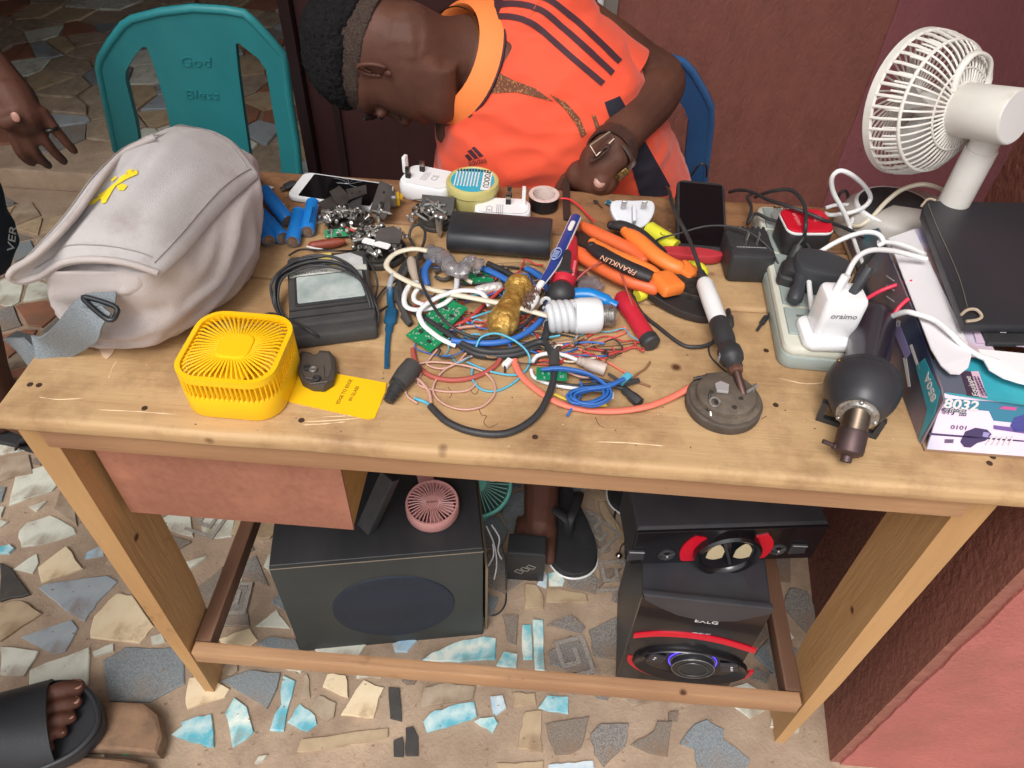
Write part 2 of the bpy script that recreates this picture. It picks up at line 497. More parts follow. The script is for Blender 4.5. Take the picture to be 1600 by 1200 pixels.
for i, (x, y, st) in enumerate(seeds):
    u, v = pix(V((x, y, 0)))
    if not (-120 < u < 1720 and -140 < v < 1320): continue
    if y > .95 and x > .05: continue
    if x > 1.09: continue
    cell = [(x - .25, y - .25), (x + .25, y - .25), (x + .25, y + .25), (x - .25, y + .25)]
    gx, gy = int(x // .2), int(y // .2)
    for a in range(gx - 2, gx + 3):
        for b in range(gy - 2, gy + 3):
            for j in grid.get((a, b), ()):
                if j == i: continue
                dx, dy = seeds[j][0] - x, seeds[j][1] - y; d = math.hypot(dx, dy)
                if d > .5 or d < 1e-6: continue
                gap = .0035 + .004 * RR.random()
                cell = clip(cell, x + dx * .5 - dx / d * gap, y + dy * .5 - dy / d * gap, dx / d, dy / d)
                if len(cell) < 3: break
    if len(cell) < 3: continue
    cell = [(px_ + RR.uniform(-.006, .006), py_ + RR.uniform(-.006, .006)) for px_, py_ in cell]
    step = y > STEP_Y + .06 and x < 0
    if STEP_Y - .1 < y <= STEP_Y + .06 and x < 0.1: continue
    if RR.random() < .04: continue
    if y < .02 and x > -.12 and not (y > -.02 and RR.random() < .2): continue
    if y < 0.3 or x < 0.9:
        bad = any(inside((x, y), q) for q in tr_w) or any(inside(p, q) for q in tr_w for p in cell) or any(inside(p, cell) for q in tr_w for p in q)
        if bad: continue
    if step: k = RR.choice('GEEERREDEW')
    elif y > .55: k = RR.choice('EEEGGGWR')
    elif x > .4: k = RR.choice('GGGGGE')
    else: k = RR.choice('GGEEEWC')
    tiles.append((k, RR.randrange(len(TILE[k])), cell, .075 + TZ if step else TZ))
circ = []
def add_c(t):
    n = len(t[2]); cx = sum(p[0] for p in t[2]) / n; cy = sum(p[1] for p in t[2]) / n; circ.append((cx, cy, max(math.hypot(p[0] - cx, p[1] - cy) for p in t[2]), t[2]))
for t in tiles: add_c(t)
for i in range(2600):
    x, y = RR.uniform(-1.0, 1.05), RR.uniform(.0, 1.0)
    if y < .03 and x > -.1 or x > .05 and y > .75: continue
    r = RR.choice((.05, .04, .03, .022, .016)); n = RR.randrange(4, 7); a0 = RR.uniform(0, 6.28)
    q = [(x + r * RR.uniform(.7, 1) * math.cos(a0 + 6.283 * k / n) * 1.15, y + r * RR.uniform(.7, 1) * math.sin(a0 + 6.283 * k / n) * .85) for k in range(n)]
    qs = q + [((q[k][0] + q[k - 1][0]) / 2, (q[k][1] + q[k - 1][1]) / 2) for k in range(n)] + [(x, y)]
    bad = False
    for cx, cy, R, pl in circ:
        if math.hypot(cx - x, cy - y) < R + r * 1.1 + .004 and (any(inside((p[0] + (p[0] - x) * .12, p[1] + (p[1] - y) * .12), pl) for p in qs) or any(inside(p, q) for p in pl)): bad = True; break
    if bad: continue
    k = RR.choice('GGEWWCEGB' if x < .2 else 'GGGEEW'); t = (k, RR.randrange(len(TILE[k])), q, TZ); tiles.append(t); add_c(t)
def area_px(t):
    q = [pix(V((p[0], p[1], t[3]))) for p in t[2]]
    cx = sum(p[0] for p in q) / len(q); cy = sum(p[1] for p in q) / len(q)
    a = abs(sum(q[i - 1][0] * q[i][1] - q[i][0] * q[i - 1][1] for i in range(len(q)))) / 2
    return a if -20 < cx < 1620 and -20 < cy < 1220 else 0
tiles.sort(key=lambda t: -area_px(t))
rest = {}
def tile_geo(g, t, o=(0, 0)):
    cx, cy = o
    tx, ty, dz = RR.uniform(-.012, .012), RR.uniform(-.012, .012), RR.uniform(-.001, .002)
    rg = []
    for i_, p in enumerate(t[2]):
        q = t[2][(i_ + 1) % len(t[2])]; L_ = math.hypot(q[0] - p[0], q[1] - p[1]); rg.append(p)
        if L_ > .03:
            for f in (.3, .62): rg.append((p[0] + (q[0] - p[0]) * f + RR.uniform(-.002, .002), p[1] + (q[1] - p[1]) * f + RR.uniform(-.002, .002)))
    t = (t[0], t[1], rg, t[3]); n = len(t[2]); top = []; mid = []; bot = []
    gx = sum(p[0] for p in t[2]) / n; gy = sum(p[1] for p in t[2]) / n
    for p in t[2]:
        z = t[3] + dz + (p[0] - gx) * tx + (p[1] - gy) * ty
        mid.append((p[0] - cx, p[1] - cy, z - .0012)); bot.append((p[0] - cx, p[1] - cy, t[3] - .012))
        top.append((gx + (p[0] - gx) * .965 - cx, gy + (p[1] - gy) * .965 - cy, z))
    g.loft([bot, mid, top])
for i, t in enumerate(tiles):
    m = TILE[t[0]][t[1]]
    if i < 290:
        n = len(t[2]); c = (sum(p[0] for p in t[2]) / n, sum(p[1] for p in t[2]) / n)
        g = G(); tile_geo(g, t, c)
        o = O('tile', g, m, floor, smooth=20); o.location = (c[0], c[1], 0)
    else: tile_geo(rest.setdefault(m.name, G()), t)
for k, g in rest.items(): O('tile_fragments', g, MC[k], floor, kind='stuff', smooth=20)
# relief key patterns on some grey tiles
M_rel = mat('tile_relief', (166, 158, 150), .8, c2=(128, 120, 112), ns=300, bump=.2, bs=400)
def relief(u, v, ang, s, var=0):
    c = P(u, v, TZ); g = G(); M = Matrix.Translation((c.x, c.y, TZ)) @ Matrix.Rotation(math.radians(ang), 4, 'Z')
    segs = [((-3, -3), (3, -3)), ((3, -3), (3, 3)), ((3, 3), (-1.5, 3)), ((-1.5, 3), (-1.5, -1)), ((-1.5, -1), (1.2, -1)), ((1.2, -1), (1.2, 1.2))]
    for a, b in segs[:6 if var == 0 else 4]:
        x0, x1 = min(a[0], b[0]) - .35, max(a[0], b[0]) + .35; y0, y1 = min(a[1], b[1]) - .35, max(a[1], b[1]) + .35
        h = .0016 + .0002 * segs.index((a, b))
        g.box(((x0 + x1) / 2 * s, (y0 + y1) / 2 * s, .0016), ((x1 - x0) * s, (y1 - y0) * s, h), M=M)
    O('tile_relief', g, M_rel, floor)
relief(891, 1029, 20, .011); relief(935, 835, -40, .010); relief(955, 900, 10, .010); relief(362, 935, 5, .010)
relief(325, 815, -15, .010); relief(915, 815, -25, .008, 1); relief(1218, 1030, 12, .009, 1)
# raised floor of the room behind
g = G(); g.box((-1.79, 3.9, .0355), (3.5, 4.8, .071), b=.006)
O('raised_floor', g, M_mortar, kind='structure')
M_stone = mat('step_stone', (150, 118, 92), .9, c2=(122, 96, 76), ns=18, bump=.5, bs=90, dirt=((100, 80, 62), 9, .55, .75))
def slab(name, poly, z1, label):
    g = G(); w = [P(u, v, z1) for u, v in poly]; g.prism([(p.x, p.y) for p in w], .0, z1, .012); return S(name, g, M_stone, label, 'step')
slab('stone_step', [(-40, 1110), (60, 1085), (150, 1092), (225, 1096), (247, 1115), (254, 1150), (246, 1178), (190, 1172), (120, 1170), (-60, 1190)], .035, 'worn brown stone slab under the black slide at the lower left')
slab('stone_step', [(-60, 1205), (60, 1196), (130, 1178), (200, 1184), (232, 1192), (240, 1290), (-60, 1300)], .03, 'lower brown stone slab cut off by the bottom edge, beside the green bottle cap')
g = G(); a = P(198, 1172, .014); g.sph(a, (.016, .008, .005), 12, 6)
S('bottle_cap', g, mat('green_plastic', (40, 130, 70), .3), 'crushed green bottle cap wedged between the two stone slabs', 'bottle cap')

# ---- walls
M_brown = mat('brown_wall', (154, 96, 84), .7, c2=(122, 74, 64), ns=30, bump=1.0, bs=110, lo=.2, hi=.95, dirt=((190, 156, 142), 150, .74, .79), stretch=(1, 1, .5))  # pale specks and mottling paint the stipple's relief shading into the colour
M_maroon = mat('maroon_wall', (156, 92, 98), .7, c2=(138, 82, 88), ns=30, bump=.9, bs=110, lo=.2, hi=.95, stretch=(1, 1, .5))
M_pink = mat('pink_wall', (180, 106, 99), .8, c2=(166, 96, 88), ns=7, bump=.6, bs=150, dirt=((150, 96, 82), 9, .5, .8))
YW = 1.08
wallb = T('back_wall', 'brown stippled wall behind the man, maroon towards its right end', 'wall', V((.9, YW, 0)))
g = G(); g.box((.565, YW + .09, 1.3), (1.19, .18, 2.6)); O('wall_panel', g, M_brown, wallb, 1)
g = G(); g.box((2.38, YW + .088, 1.3), (2.44, .18, 2.6)); O('wall_panel', g, M_maroon, wallb, 1, label='maroon painted section')
# socket plate and grey conduit on the wall
g = G(); a = PY(918, 12, YW - .012); g.box(a, (.06, .02, .12), b=.003, r=.006)
sk = T('wall_socket', 'white socket plate on a grey patch of the wall above the man\'s back', 'socket', V(a))
M_whitep = mat('white_plastic', (232, 232, 232), .35)
O('plate', g, M_whitep, sk, 1)
M_slot = mat('slot_dark', (28, 26, 26), .6)
for dx, dz in ((-.014, .02), (.014, .02), (0, .04), (-.014, -.02), (.014, -.022)):
    g = G(); g.box((a.x + dx, a.y - .0105, a.z + dz), (.006, .004, .010)); O('socket_hole', g, M_slot, sk, 1)
g = G(); b_ = PY(950, 0, YW - .005); g.box((b_.x - .03, YW - .004, b_.z + .05), (.1, .01, .2), b=.002)
S('plaster_patch', g, mat('grey_plaster', (140, 132, 124), .85, bump=.3), 'grey plaster patch round the white socket on the brown wall', 'patch')
# door
M_door = mat('door_maroon', (72, 40, 40), .5, c2=(60, 34, 36), ns=6, bump=.1, dirt=((104, 74, 70), 14, .62, .85), stretch=(1, 1, .4))
dr = T('door', 'dark maroon metal door leaf behind the man\'s head', 'door', V((.1, YW - .03, 0)))
g = G(); g.box((.19, YW - .02, 1.06), (.38, .036, 2.1), b=.004); O('door_leaf', g, M_door, dr, 1)
g = G(); g.box((-.013, YW - .03, 1.06), (.022, .06, 2.12), b=.004); g.box((.058, YW - .043, 1.06), (.014, .012, 2.08), b=.003); O('frame', g, mat('door_edge', (46, 26, 28), .45), dr, 1)
# pillar at the right end of the table
pil = T('porch_pillar', 'thick brown stippled pillar at the right end of the table, pink on its front face', 'pillar', V((1.3, .2, 0)))
g = G(); g.prism([(1.066, -.02), (1.7, -.02), (1.7, .452), (1.114, .452)], 0, 2.6, 0); O('pillar_core', g, mat('brown_pillar', (152, 98, 84), .75, c2=(124, 76, 64), ns=50, bump=1.0, bs=75, lo=.2, hi=.9), pil, 1, smooth=0)
g = G(); ed = [(1.069 + .004 * rnd.random() + .012, z) for z in [i * .03 for i in range(60)]]
top = [(x, z) for x, z in ed]
vs = [(x, -.0235, z) for x, z in top] + [(1.7, -.0235, z) for x, z in top] + [(x, -.0195, z) for x, z in top] + [(1.7, -.0195, z) for x, z in top]
n = len(top)
for i in range(n - 1):
    g.f += [(i, n + i, n + i + 1, i + 1), (2 * n + i, i, i + 1, 2 * n + i + 1)]
g.v = [V(p) for p in vs]; O('painted_face', g, M_pink, pil, 1, smooth=0)
# unseen roof and room shell, added to keep the back and doorway dark
M_roof = mat('roof_dark', (70, 60, 54), .9)
g = G(); g.box((-.6, 3.95, 2.64), (7.2, 5.4, .06)); O('added_room_ceiling', g, M_roof, kind='structure')  # unseen, kept dark so the room stays dim
g = G(); g.box((-.6, .55, 2.66), (7.2, 1.36, .06)); O('added_porch_roof', g, mat('roof_pale', (206, 200, 190), .9), kind='structure')  # unseen, added as shade from above; pale underside bounces light onto the table
g = G(); g.box((-2.52, 1.17, 1.3), (2.14, .18, 2.6)); g.box((-.74, 1.17, 2.24), (1.42, .176, .72)); g.box((-3.6, 3.3, 1.3), (.12, 6.2, 2.6)); g.box((-1.0, 6.4, 1.3), (5.4, .12, 2.6)); O('added_room_walls', g, mat('room_wall', (96, 62, 56), .85, bump=.3), kind='structure')  # unseen walls and lintel, added to block light from the room

# ================================================================== the work table
WD = wood('bench_wood', (202, 168, 124), (172, 134, 92), (190, 156, 114), 'x', 1, (118, 80, 52), .46, .8)
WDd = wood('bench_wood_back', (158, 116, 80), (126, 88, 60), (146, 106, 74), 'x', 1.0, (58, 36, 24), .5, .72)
WZ = wood('leg_wood', (198, 156, 106), (172, 128, 82), (178, 138, 92), 'z')
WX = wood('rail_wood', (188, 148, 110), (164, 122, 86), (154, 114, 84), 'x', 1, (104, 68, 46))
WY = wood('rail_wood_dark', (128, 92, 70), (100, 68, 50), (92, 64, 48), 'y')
TW = 1.06
tab = T('work_table', 'rough wooden work table strewn with tools, wires and chargers', 'table', V((.5, .2, 0)))
def plank(x0, x1, y0, y1, z1, th, m, name='plank'):
    g = G(); n = 14; f = []
    def e(x, y, a): return y + a * .0022 * noise.noise((x * 9, y * 31, 1.3))
    pts = [(x0 + (x1 - x0) * i / n, e(x0 + (x1 - x0) * i / n, y0, 1)) for i in range(n + 1)] + [(x1 - (x1 - x0) * i / n, e(x1 - (x1 - x0) * i / n, y1, 1)) for i in range(n + 1)]
    g.prism(pts, z1 - th, z1, .0045); return O(name, g, m, tab, 1, smooth=50)
plank(-.012, TW, -.026, .221, TT, .021, WD)
plank(-.010, TW, .2235, .352, TT - .0008, .021, WD)
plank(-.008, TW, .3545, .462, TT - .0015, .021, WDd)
# legs: tapered boards, wide faces inward
def leg(x, y0, y1, s):
    g = G(); zt_ = TT - .0215
    g.loft([[(x - s * .010, y0 + .004, 0), (x + s * .006, y0 + .004, 0), (x + s * .006, y1 - .02, 0), (x - s * .010, y1 - .02, 0)],
            [(x - s * .017, y0, .25), (x + s * .010, y0, .25), (x + s * .010, y1, .25), (x - s * .017, y1, .25)],
            [(x - s * .022, y0 - .001, zt_), (x + s * .014, y0 - .001, zt_), (x + s * .014, y1, zt_), (x - s * .022, y1, zt_)]])
    return O('leg', g, WZ, tab, 1, smooth=20)
leg(.004, 0, .085, 1); leg(.984, 0, .085, -1); leg(.006, .36, .43, 1); leg(.984, .36, .43, -1)
g = G(); g.box((.494, -.003, TT - .0215 - .0195), (.95, .021, .038), b=.002); O('apron', g, WX, tab, 1)
g = G(); g.box((.494, .441, TT - .045), (.95, .02, .046), b=.002); O('apron', g, WX, tab, 1)
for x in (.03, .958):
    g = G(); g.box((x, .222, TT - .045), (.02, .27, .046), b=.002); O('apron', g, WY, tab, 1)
ZS = .175
g = G(); g.box((.494, .0095, ZS - .0185), (.953, .019, .037), b=.0025); O('stretcher', g, WX, tab, 1)
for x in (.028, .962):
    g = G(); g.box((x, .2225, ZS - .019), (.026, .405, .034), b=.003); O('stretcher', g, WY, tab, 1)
# drawer box of brown board under the top, at the left
M_board = mat('brown_board', (162, 108, 86), .8, c2=(150, 98, 78), ns=120, bump=.1, dirt=((178, 120, 96), 9, .5, .7))
dz1 = TT - .066; dl, drr = PY(147, 700, .03).x, PY(552, 822, .03).x
dz0 = PY(360, 812, .03).z
dw = T('drawer_box', 'brown hardboard drawer box with pale wood side under the left of the table', 'drawer', V(((dl + drr) / 2, .2, dz0)))
g = G(); g.box(((dl + drr) / 2, .031, (dz1 + dz0) / 2 + .012), (drr - dl, .004, dz1 - dz0 + .024), b=.001); O('front_panel', g, M_board, dw, 1)
for x in (dl + .009, drr - .009):
    g = G(); g.box((x, .198, (dz1 + dz0) / 2 + .012), (.016, .33, dz1 - dz0 + .022), b=.001); O('side_panel', g, wood('drawer_side%d' % (x > .2), (190, 148, 84), (168, 122, 60), (176, 132, 70), 'y'), dw, 1)
g = G(); g.box(((dl + drr) / 2, .198, dz0 + .006), (drr - dl - .04, .32, .006)); O('bottom_panel', g, M_board, dw, 1)
# nail heads and holes in the top
M_hole = mat('nail_hole', (62, 38, 24), .8)
for u, v in ((47, 601), (61, 602), (226, 638), (471, 657), (1197, 548), (1212, 633), (1551, 714), (1546, 724), (836, 683), (1205, 711), (1450, 790), (1010, 745)):
    a = tp(u, v) if v < 700 or u > 1400 and v < 740 else None
    if a is None: continue
    g = G(); g.lathe([(.0032, .0002), (.003, .0006)], 10, Matrix.Translation(a)); O('nail_head', g, M_hole, tab, 1)
# ================================================================== people
M_skin = mat('skin', (104, 67, 53), .58, c2=(82, 52, 42), ns=14, bump=.15, bs=320, lo=.3, hi=.7, spec=.32)
M_nail = mat('nail', (176, 130, 116), .35)
def limb(g, pts, n=12, k=5):
    q = cr([V(p[:3]) for p in pts], k); m = len(pts) - 1; rs = []
    for i in range(len(q)):
        t = min(i / k, m - 1e-6); a = int(t); f = t - a; f = f * f * (3 - 2 * f); rs.append(pts[a][3] * (1 - f) + pts[a + 1][3] * f)
    g.tube(q, rs, n); g.sph(q[0], rs[0], 10, 8); g.sph(q[-1], rs[-1], 10, 8)
def head(g, M, s=1.0):
    prof = [(0.000, .070, -.010, .020), (.006, .086, -.012, .032), (.018, .095, -.016, .042), (.034, .095, -.040, .049), (.05, .089, -.062, .055), (.062, .096, -.070, .060),
            (.072, .095, -.075, .063), (.085, .092, -.080, .066), (.10, .090, -.085, .068), (.115, .087, -.090, .069), (.13, .089, -.095, .070), (.145, .096, -.099, .071),
            (.16, .096, -.102, .073), (.18, .090, -.103, .074), (.20, .075, -.094, .068), (.217, .05, -.07, .053), (.228, .022, -.04, .03), (.232, .002, -.012, .008)]
    rings = []
    for z, f, b, w in prof:
        ring = []
        for k in range(32):
            a = 6.28318 * k / 32; c, s_ = math.cos(a), math.sin(a)
            pw = .8
            x = w * math.copysign(abs(c) ** pw, c); y = (f if s_ > 0 else -b) * math.copysign(abs(s_) ** pw, s_)
            if s_ > 0: y -= .010 * (abs(x) / w) ** 2
            y -= .012 * math.exp(-((abs(x) - .032) / .013) ** 2 - ((z - .122) / .011) ** 2) if s_ > 0 else 0     # eye sockets
            y += .006 * math.exp(-((z - .148) / .008) ** 2) * (1 if s_ > .3 else 0)
            ring.append((x * s, y * s, z * s))
        rings.append(ring)
    g.loft(rings, M)
    g.tube([M @ V((0, .092 * s, .132 * s)), M @ V((0, .101 * s, .108 * s)), M @ V((0, .108 * s, .093 * s)), M @ V((0, .096 * s, .083 * s))], [.008 * s, .009 * s, .0115 * s, .009 * s], 10)
    for sx in (-1, 1):
        g.sph((sx * .013 * s, .098 * s, .087 * s), (.010 * s, .011 * s, .008 * s), 10, 8, M)
        g.sph((sx * .032 * s, .083 * s, .121 * s), (.013 * s, .010 * s, .010 * s), 12, 8, M)
    for z, r in ((.067, .0075), (.056, .0085)):
        g.tube([M @ V((x * s, (.098 - abs(x) * .55) * s, z * s)) for x in (-.026, -.013, 0, .013, .026)], [.004 * s, r * s, r * s, r * s, .004 * s], 8)
def ear_g(M, sx, s=1.0):
    g = G(); E = M @ Matrix.Translation((sx * .0625, -.006, .0965)) @ Matrix.Rotation(sx * math.radians(24), 4, 'Z') @ Matrix.Rotation(math.radians(-8), 4, 'X')
    rim = [(0, .006 + .020 * math.cos(a) * (1 if math.cos(a) < 0 else .8), .004 + .031 * math.sin(a)) for a in [math.radians(x) for x in range(-70, 200, 18)]]
    rim = [(sx * (.006 + .006 * math.sin(i * .25)), -p[1], p[2]) for i, p in enumerate(rim)]
    g.tube([E @ V([q * s for q in p]) for p in cr(rim, 3)], .0042 * s, 8)
    inn = [(sx * .006, -.004 + .010 * math.cos(a), .004 + .019 * math.sin(a)) for a in [math.radians(x) for x in range(20, 250, 25)]]
    g.tube([E @ V([q * s for q in p]) for p in cr(inn, 3)], .0034 * s, 8)
    g.sph((0, -.002 * s, .002 * s), (.004 * s, .019 * s, .029 * s), 12, 8, E)
    g.sph((sx * .005 * s, .006 * s, -.027 * s), (.005 * s, .008 * s, .009 * s), 10, 8, E)
    g.sph((sx * .004 * s, .016 * s, .000), (.004 * s, .005 * s, .008 * s), 10, 8, E)
    return g
def fingers(g, roots, dirs, lens, curls, nrm, rad=.0088):
    tips = []
    for r0, d, L, cu in zip(roots, dirs, lens, curls):
        p = V(r0); d = V(d).normalized(); ax = d.cross(nrm).normalized(); pts = [(p.x, p.y, p.z, rad * 1.1)]
        for j, f in enumerate((.45, .31, .24)):
            d = Matrix.Rotation(-cu[j], 3, ax) @ d; p = p + d * (L * f); pts.append((p.x, p.y, p.z, rad * (1.02 - .09 * j)))
        limb(g, pts, 10, 3); tips.append((p.copy(), d.copy()))
    return tips
def wrinkle(g, amp, f, seed=0.0, sq=(1, 1, 1), ridge=True):
    nr = [V((0, 0, 0)) for _ in g.v]
    for q in g.f:
        n = (g.v[q[1]] - g.v[q[0]]).cross(g.v[q[2]] - g.v[q[0]])
        for i in q: nr[i] += n
    for i, p in enumerate(g.v):
        q = V((p.x * sq[0], p.y * sq[1], p.z * sq[2])) * f + V((seed, 0, 0))
        h = noise.noise(q) + .5 * noise.noise(q * 2.1)
        if ridge: h = (1 - abs(h) * 2.2)
        g.v[i] = p + nr[i].normalized() * (amp * h) if nr[i].length > 0 else p
def blob_chain(g, rings, n=28):        # (centre, lateral, depth)
    out = []
    for c, a, b in rings:
        c, a, b = V(c), V(a), V(b); out.append([c + a * (math.copysign(abs(math.cos(t)) ** .85, math.cos(t))) + b * (math.copysign(abs(math.sin(t)) ** .85, math.sin(t))) for t in [6.28318 * k / n for k in range(n)]])
    g.loft(out)
def foot(g, M, s=1.0, big=1):           # ankle at origin, +y to the toes, ground at z=-.075; big = side of the big toe
    g.sph((0, -.035 * s, -.045 * s), (.033 * s, .04 * s, .033 * s), 14, 10, M)
    g.tube([M @ V(p) for p in ((0, 0, .02), (0, .02 * s, -.02 * s), (big * .004, .08 * s, -.042 * s), (big * .006, .125 * s, -.055 * s), (0, .15 * s, -.06 * s))], [.036 * s, .038 * s, .036 * s, .034 * s, .02 * s], 14, flat=None)
    g.sph((0, .125 * s, -.056 * s), (.044 * s, .035 * s, .020 * s), 14, 10, M)
    tips = []
    for i, (x, y, L, r) in enumerate(((.030, .145, .045, .0125), (.010, .15, .038, .0095), (-.008, .147, .034, .009), (-.023, .14, .03, .0085), (-.037, .128, .026, .008))):
        a = M @ V((big * x * s, (y - .02) * s, -.058 * s)); b_ = M @ V((big * x * s * 1.04, (y + L * .55) * s, -.055 * s)); c = M @ V((big * x * s * 1.05, (y + L) * s, -.064 * s))
        limb(g, [(*a, r * s), (*b_, r * s * .92), (*c, r * s * .95)], 10, 3); tips.append((c, b_, r * s))
    return tips

# ---- the seated man
HM = basis((0, 0, 0), (CF * .86 + CU * .30 + CR * .1).normalized(), (0, 0, 0), (0, 0, 0))
zc = (-CR * .96 + CU * .24 + CF * .12).normalized()                       # crown direction: bent over to his right
yc = (-CU * .72 + CF * .70); yc = (yc - zc * yc.dot(zc)).normalized()       # face turned down
xc = yc.cross(zc)
ear = PY(586, 106, .50)
HS = .87
org = ear + (xc * (.073 if xc.dot(CF) > 0 else -.073) - zc * .112 + yc * .008) * HS
HM = basis(org, xc, yc, zc)
vis = -1 if xc.dot(CF) > 0 else 1                                           # side that faces the camera
g = G()
head(g, HM, HS)
jaw = HM @ V((0, .0, .02)); skull = HM @ V((0, -.03, .075))
nb = PY(735, 88, .60)
limb(g, [(*(skull - CU * .008), .052), (*(skull.lerp(nb, .5) - CU * .006), .045), (*nb, .054), (.44, .605, .86, .075)], 18)
blob_chain(g, [((.585, .70, .47), (.15, 0, .02), (0, .10, 0)), ((.56, .67, .60), (.14, 0, .03), (0, .095, .02)), ((.525, .64, .71), (.135, .01, .05), (0, .09, .02)),
               ((.485, .615, .79), (.12, .02, .09), (0, .09, 0)), ((.45, .605, .845), (.085, .015, .085), (0, .075, 0)), ((.43, .60, .87), (.04, .01, .04), (0, .05, 0))])
SH = V((.505, .635, .925)); EL = PY(1030, 128, .675); WR = PY(955, 232, .485)
limb(g, [(*SH, .058), (*SH.lerp(EL, .45), .050), (*SH.lerp(EL, .85), .043), (*EL, .041), (*EL.lerp(WR, .28), .044), (*EL.lerp(WR, .7), .034), (*WR, .026)], 16)
R_SH, R_EL, R_WR = V((.395, .60, .775)), V((.375, .70, .62)), V((.44, .53, .60))
limb(g, [(*R_SH, .052), (*R_SH.lerp(R_EL, .5), .046), (*R_EL, .04), (*R_EL.lerp(R_WR, .3), .041), (*R_WR, .027)], 14)
# left hand: back of the hand up, thumb down on the table's edge, fingers curled over the edge behind
KN = PY(925, 276, .478); TH = PY(937, 292, .452)
limb(g, [(*WR, .027), (*WR.lerp(KN, .5), .032), (*KN, .026)], 14)
side = V((-1, 0.0, .1)).normalized()
limb(g, [(*(WR.lerp(KN, .35) + V((.02, 0, .0))), .020), (*(WR.lerp(KN, .75) + V((.018, -.004, .0))), .020), (*(KN + V((.012, -.006, -.004))), .022), (*(KN + V((-.016, .008, -.004))), .022)], 12)
mid = PY(941, 268, .466)
limb(g, [(*(WR.lerp(mid, .45) + V((.012, -.004, .004))), .019), (*mid, .0150), (*PY(939, 281, .458), .0135), (*(TH + V((0, .002, .002))), .0118)], 12, 4)
roots = [KN + V((.016 - .017 * i, .004 + .004 * i, -.006 - .003 * i)) for i in range(4)]
fingers(g, roots, [V((-.12 - .1 * i, .05, -1)) for i in range(4)], [.078, .084, .078, .062], [(.15, .9, .7)] * 4, V((0, -1, .1)))
limb(g, [(*R_WR, .027), (*(R_WR + V((.04, -.02, .005))), .030), (*(R_WR + V((.07, -.03, 0))), .024)], 12)
fingers(g, [R_WR + V((.075, -.045 + .018 * i, .0)) for i in range(4)], [V((1, -.1 + .1 * i, -.1))] * 4, [.07, .078, .072, .058], [(.3, .6, .4)] * 4, V((0, 0, 1)))
limb(g, [(*(R_WR + V((.03, -.035, .005))), .014), (*(R_WR + V((.06, -.055, .0))), .012), (*(R_WR + V((.085, -.05, -.01))), .0105)], 10, 3)
AN = P(846, 772, .085) + V((0, .075, 0))
limb(g, [(.655, .69, .47, .082), (.665, .53, .50, .072), (.675, .41, .50, .056), (.70, .50, .34, .054), (.78, .64, .16, .040), (.80, .67, .085, .036)], 16)
limb(g, [(.515, .69, .47, .082), (.52, .53, .50, .072), (.53, .41, .495, .056), (.54, .43, .34, .054), (AN.x, AN.y + .015, .17, .041), (AN.x, AN.y, .075, .037)], 16)
fm = Matrix.Translation((AN.x, AN.y, .088)) @ Matrix.Rotation(math.radians(178), 4, 'Z')
t1 = foot(g, fm, .98, -1)
fm2 = Matrix.Translation((.80, .67, .088)) @ Matrix.Rotation(math.radians(165), 4, 'Z')
foot(g, fm2, .98, 1)
body = remesh(g, .0030, smooth_it=3)
man = T('person', 'seated man in an orange polo shirt bent over behind the table, head bowed', 'person', V((.56, .66, .0)))
bo = O('body', body, M_skin, man, 1, smooth=80)
for sx in (vis, -vis): O('ear', ear_g(HM, sx, HS * .74), M_skin, man, 1, smooth=80)
# thumb nail, toenails
def nail(p, d, up, w, l, parent, name='nail'):
    M = frame(p, d, up); g = G(); g.sph((0, 0, 0), (l, w, .0022), 10, 6, M); O(name, g, M_nail, parent, 1, smooth=80)
nail(PY(937, 284, .4480) , (TH - mid), V((0, -.75, .65)), .0085, .0085, man)
for c, b_, r in t1[:3]: nail(c + V((0, 0, r * .75)), c - b_, V((0, 0, 1)), r * .6, r * .6, man)
# eye and brow
for sx in (vis, -vis):
    g = G(); g.sph((sx * .032 * HS, .0865 * HS, .1205 * HS), (.0095, .0075, .0045), 10, 8, HM); O('eye', g, mat('eye_dark', (40, 28, 26), .2), man, 1)
    g = G(); g.tube([HM @ V((sx * x * HS, (.1045 - (x - .012) * .36) * HS, (.140 + .005 * math.sin((x - .012) * 60)) * HS)) for x in (.012, .022, .034, .046, .054)], [.002, .0042, .0042, .0036, .0015], 8); O('eyebrow', g, mat('brow', (26, 18, 16), .8), man, 1)
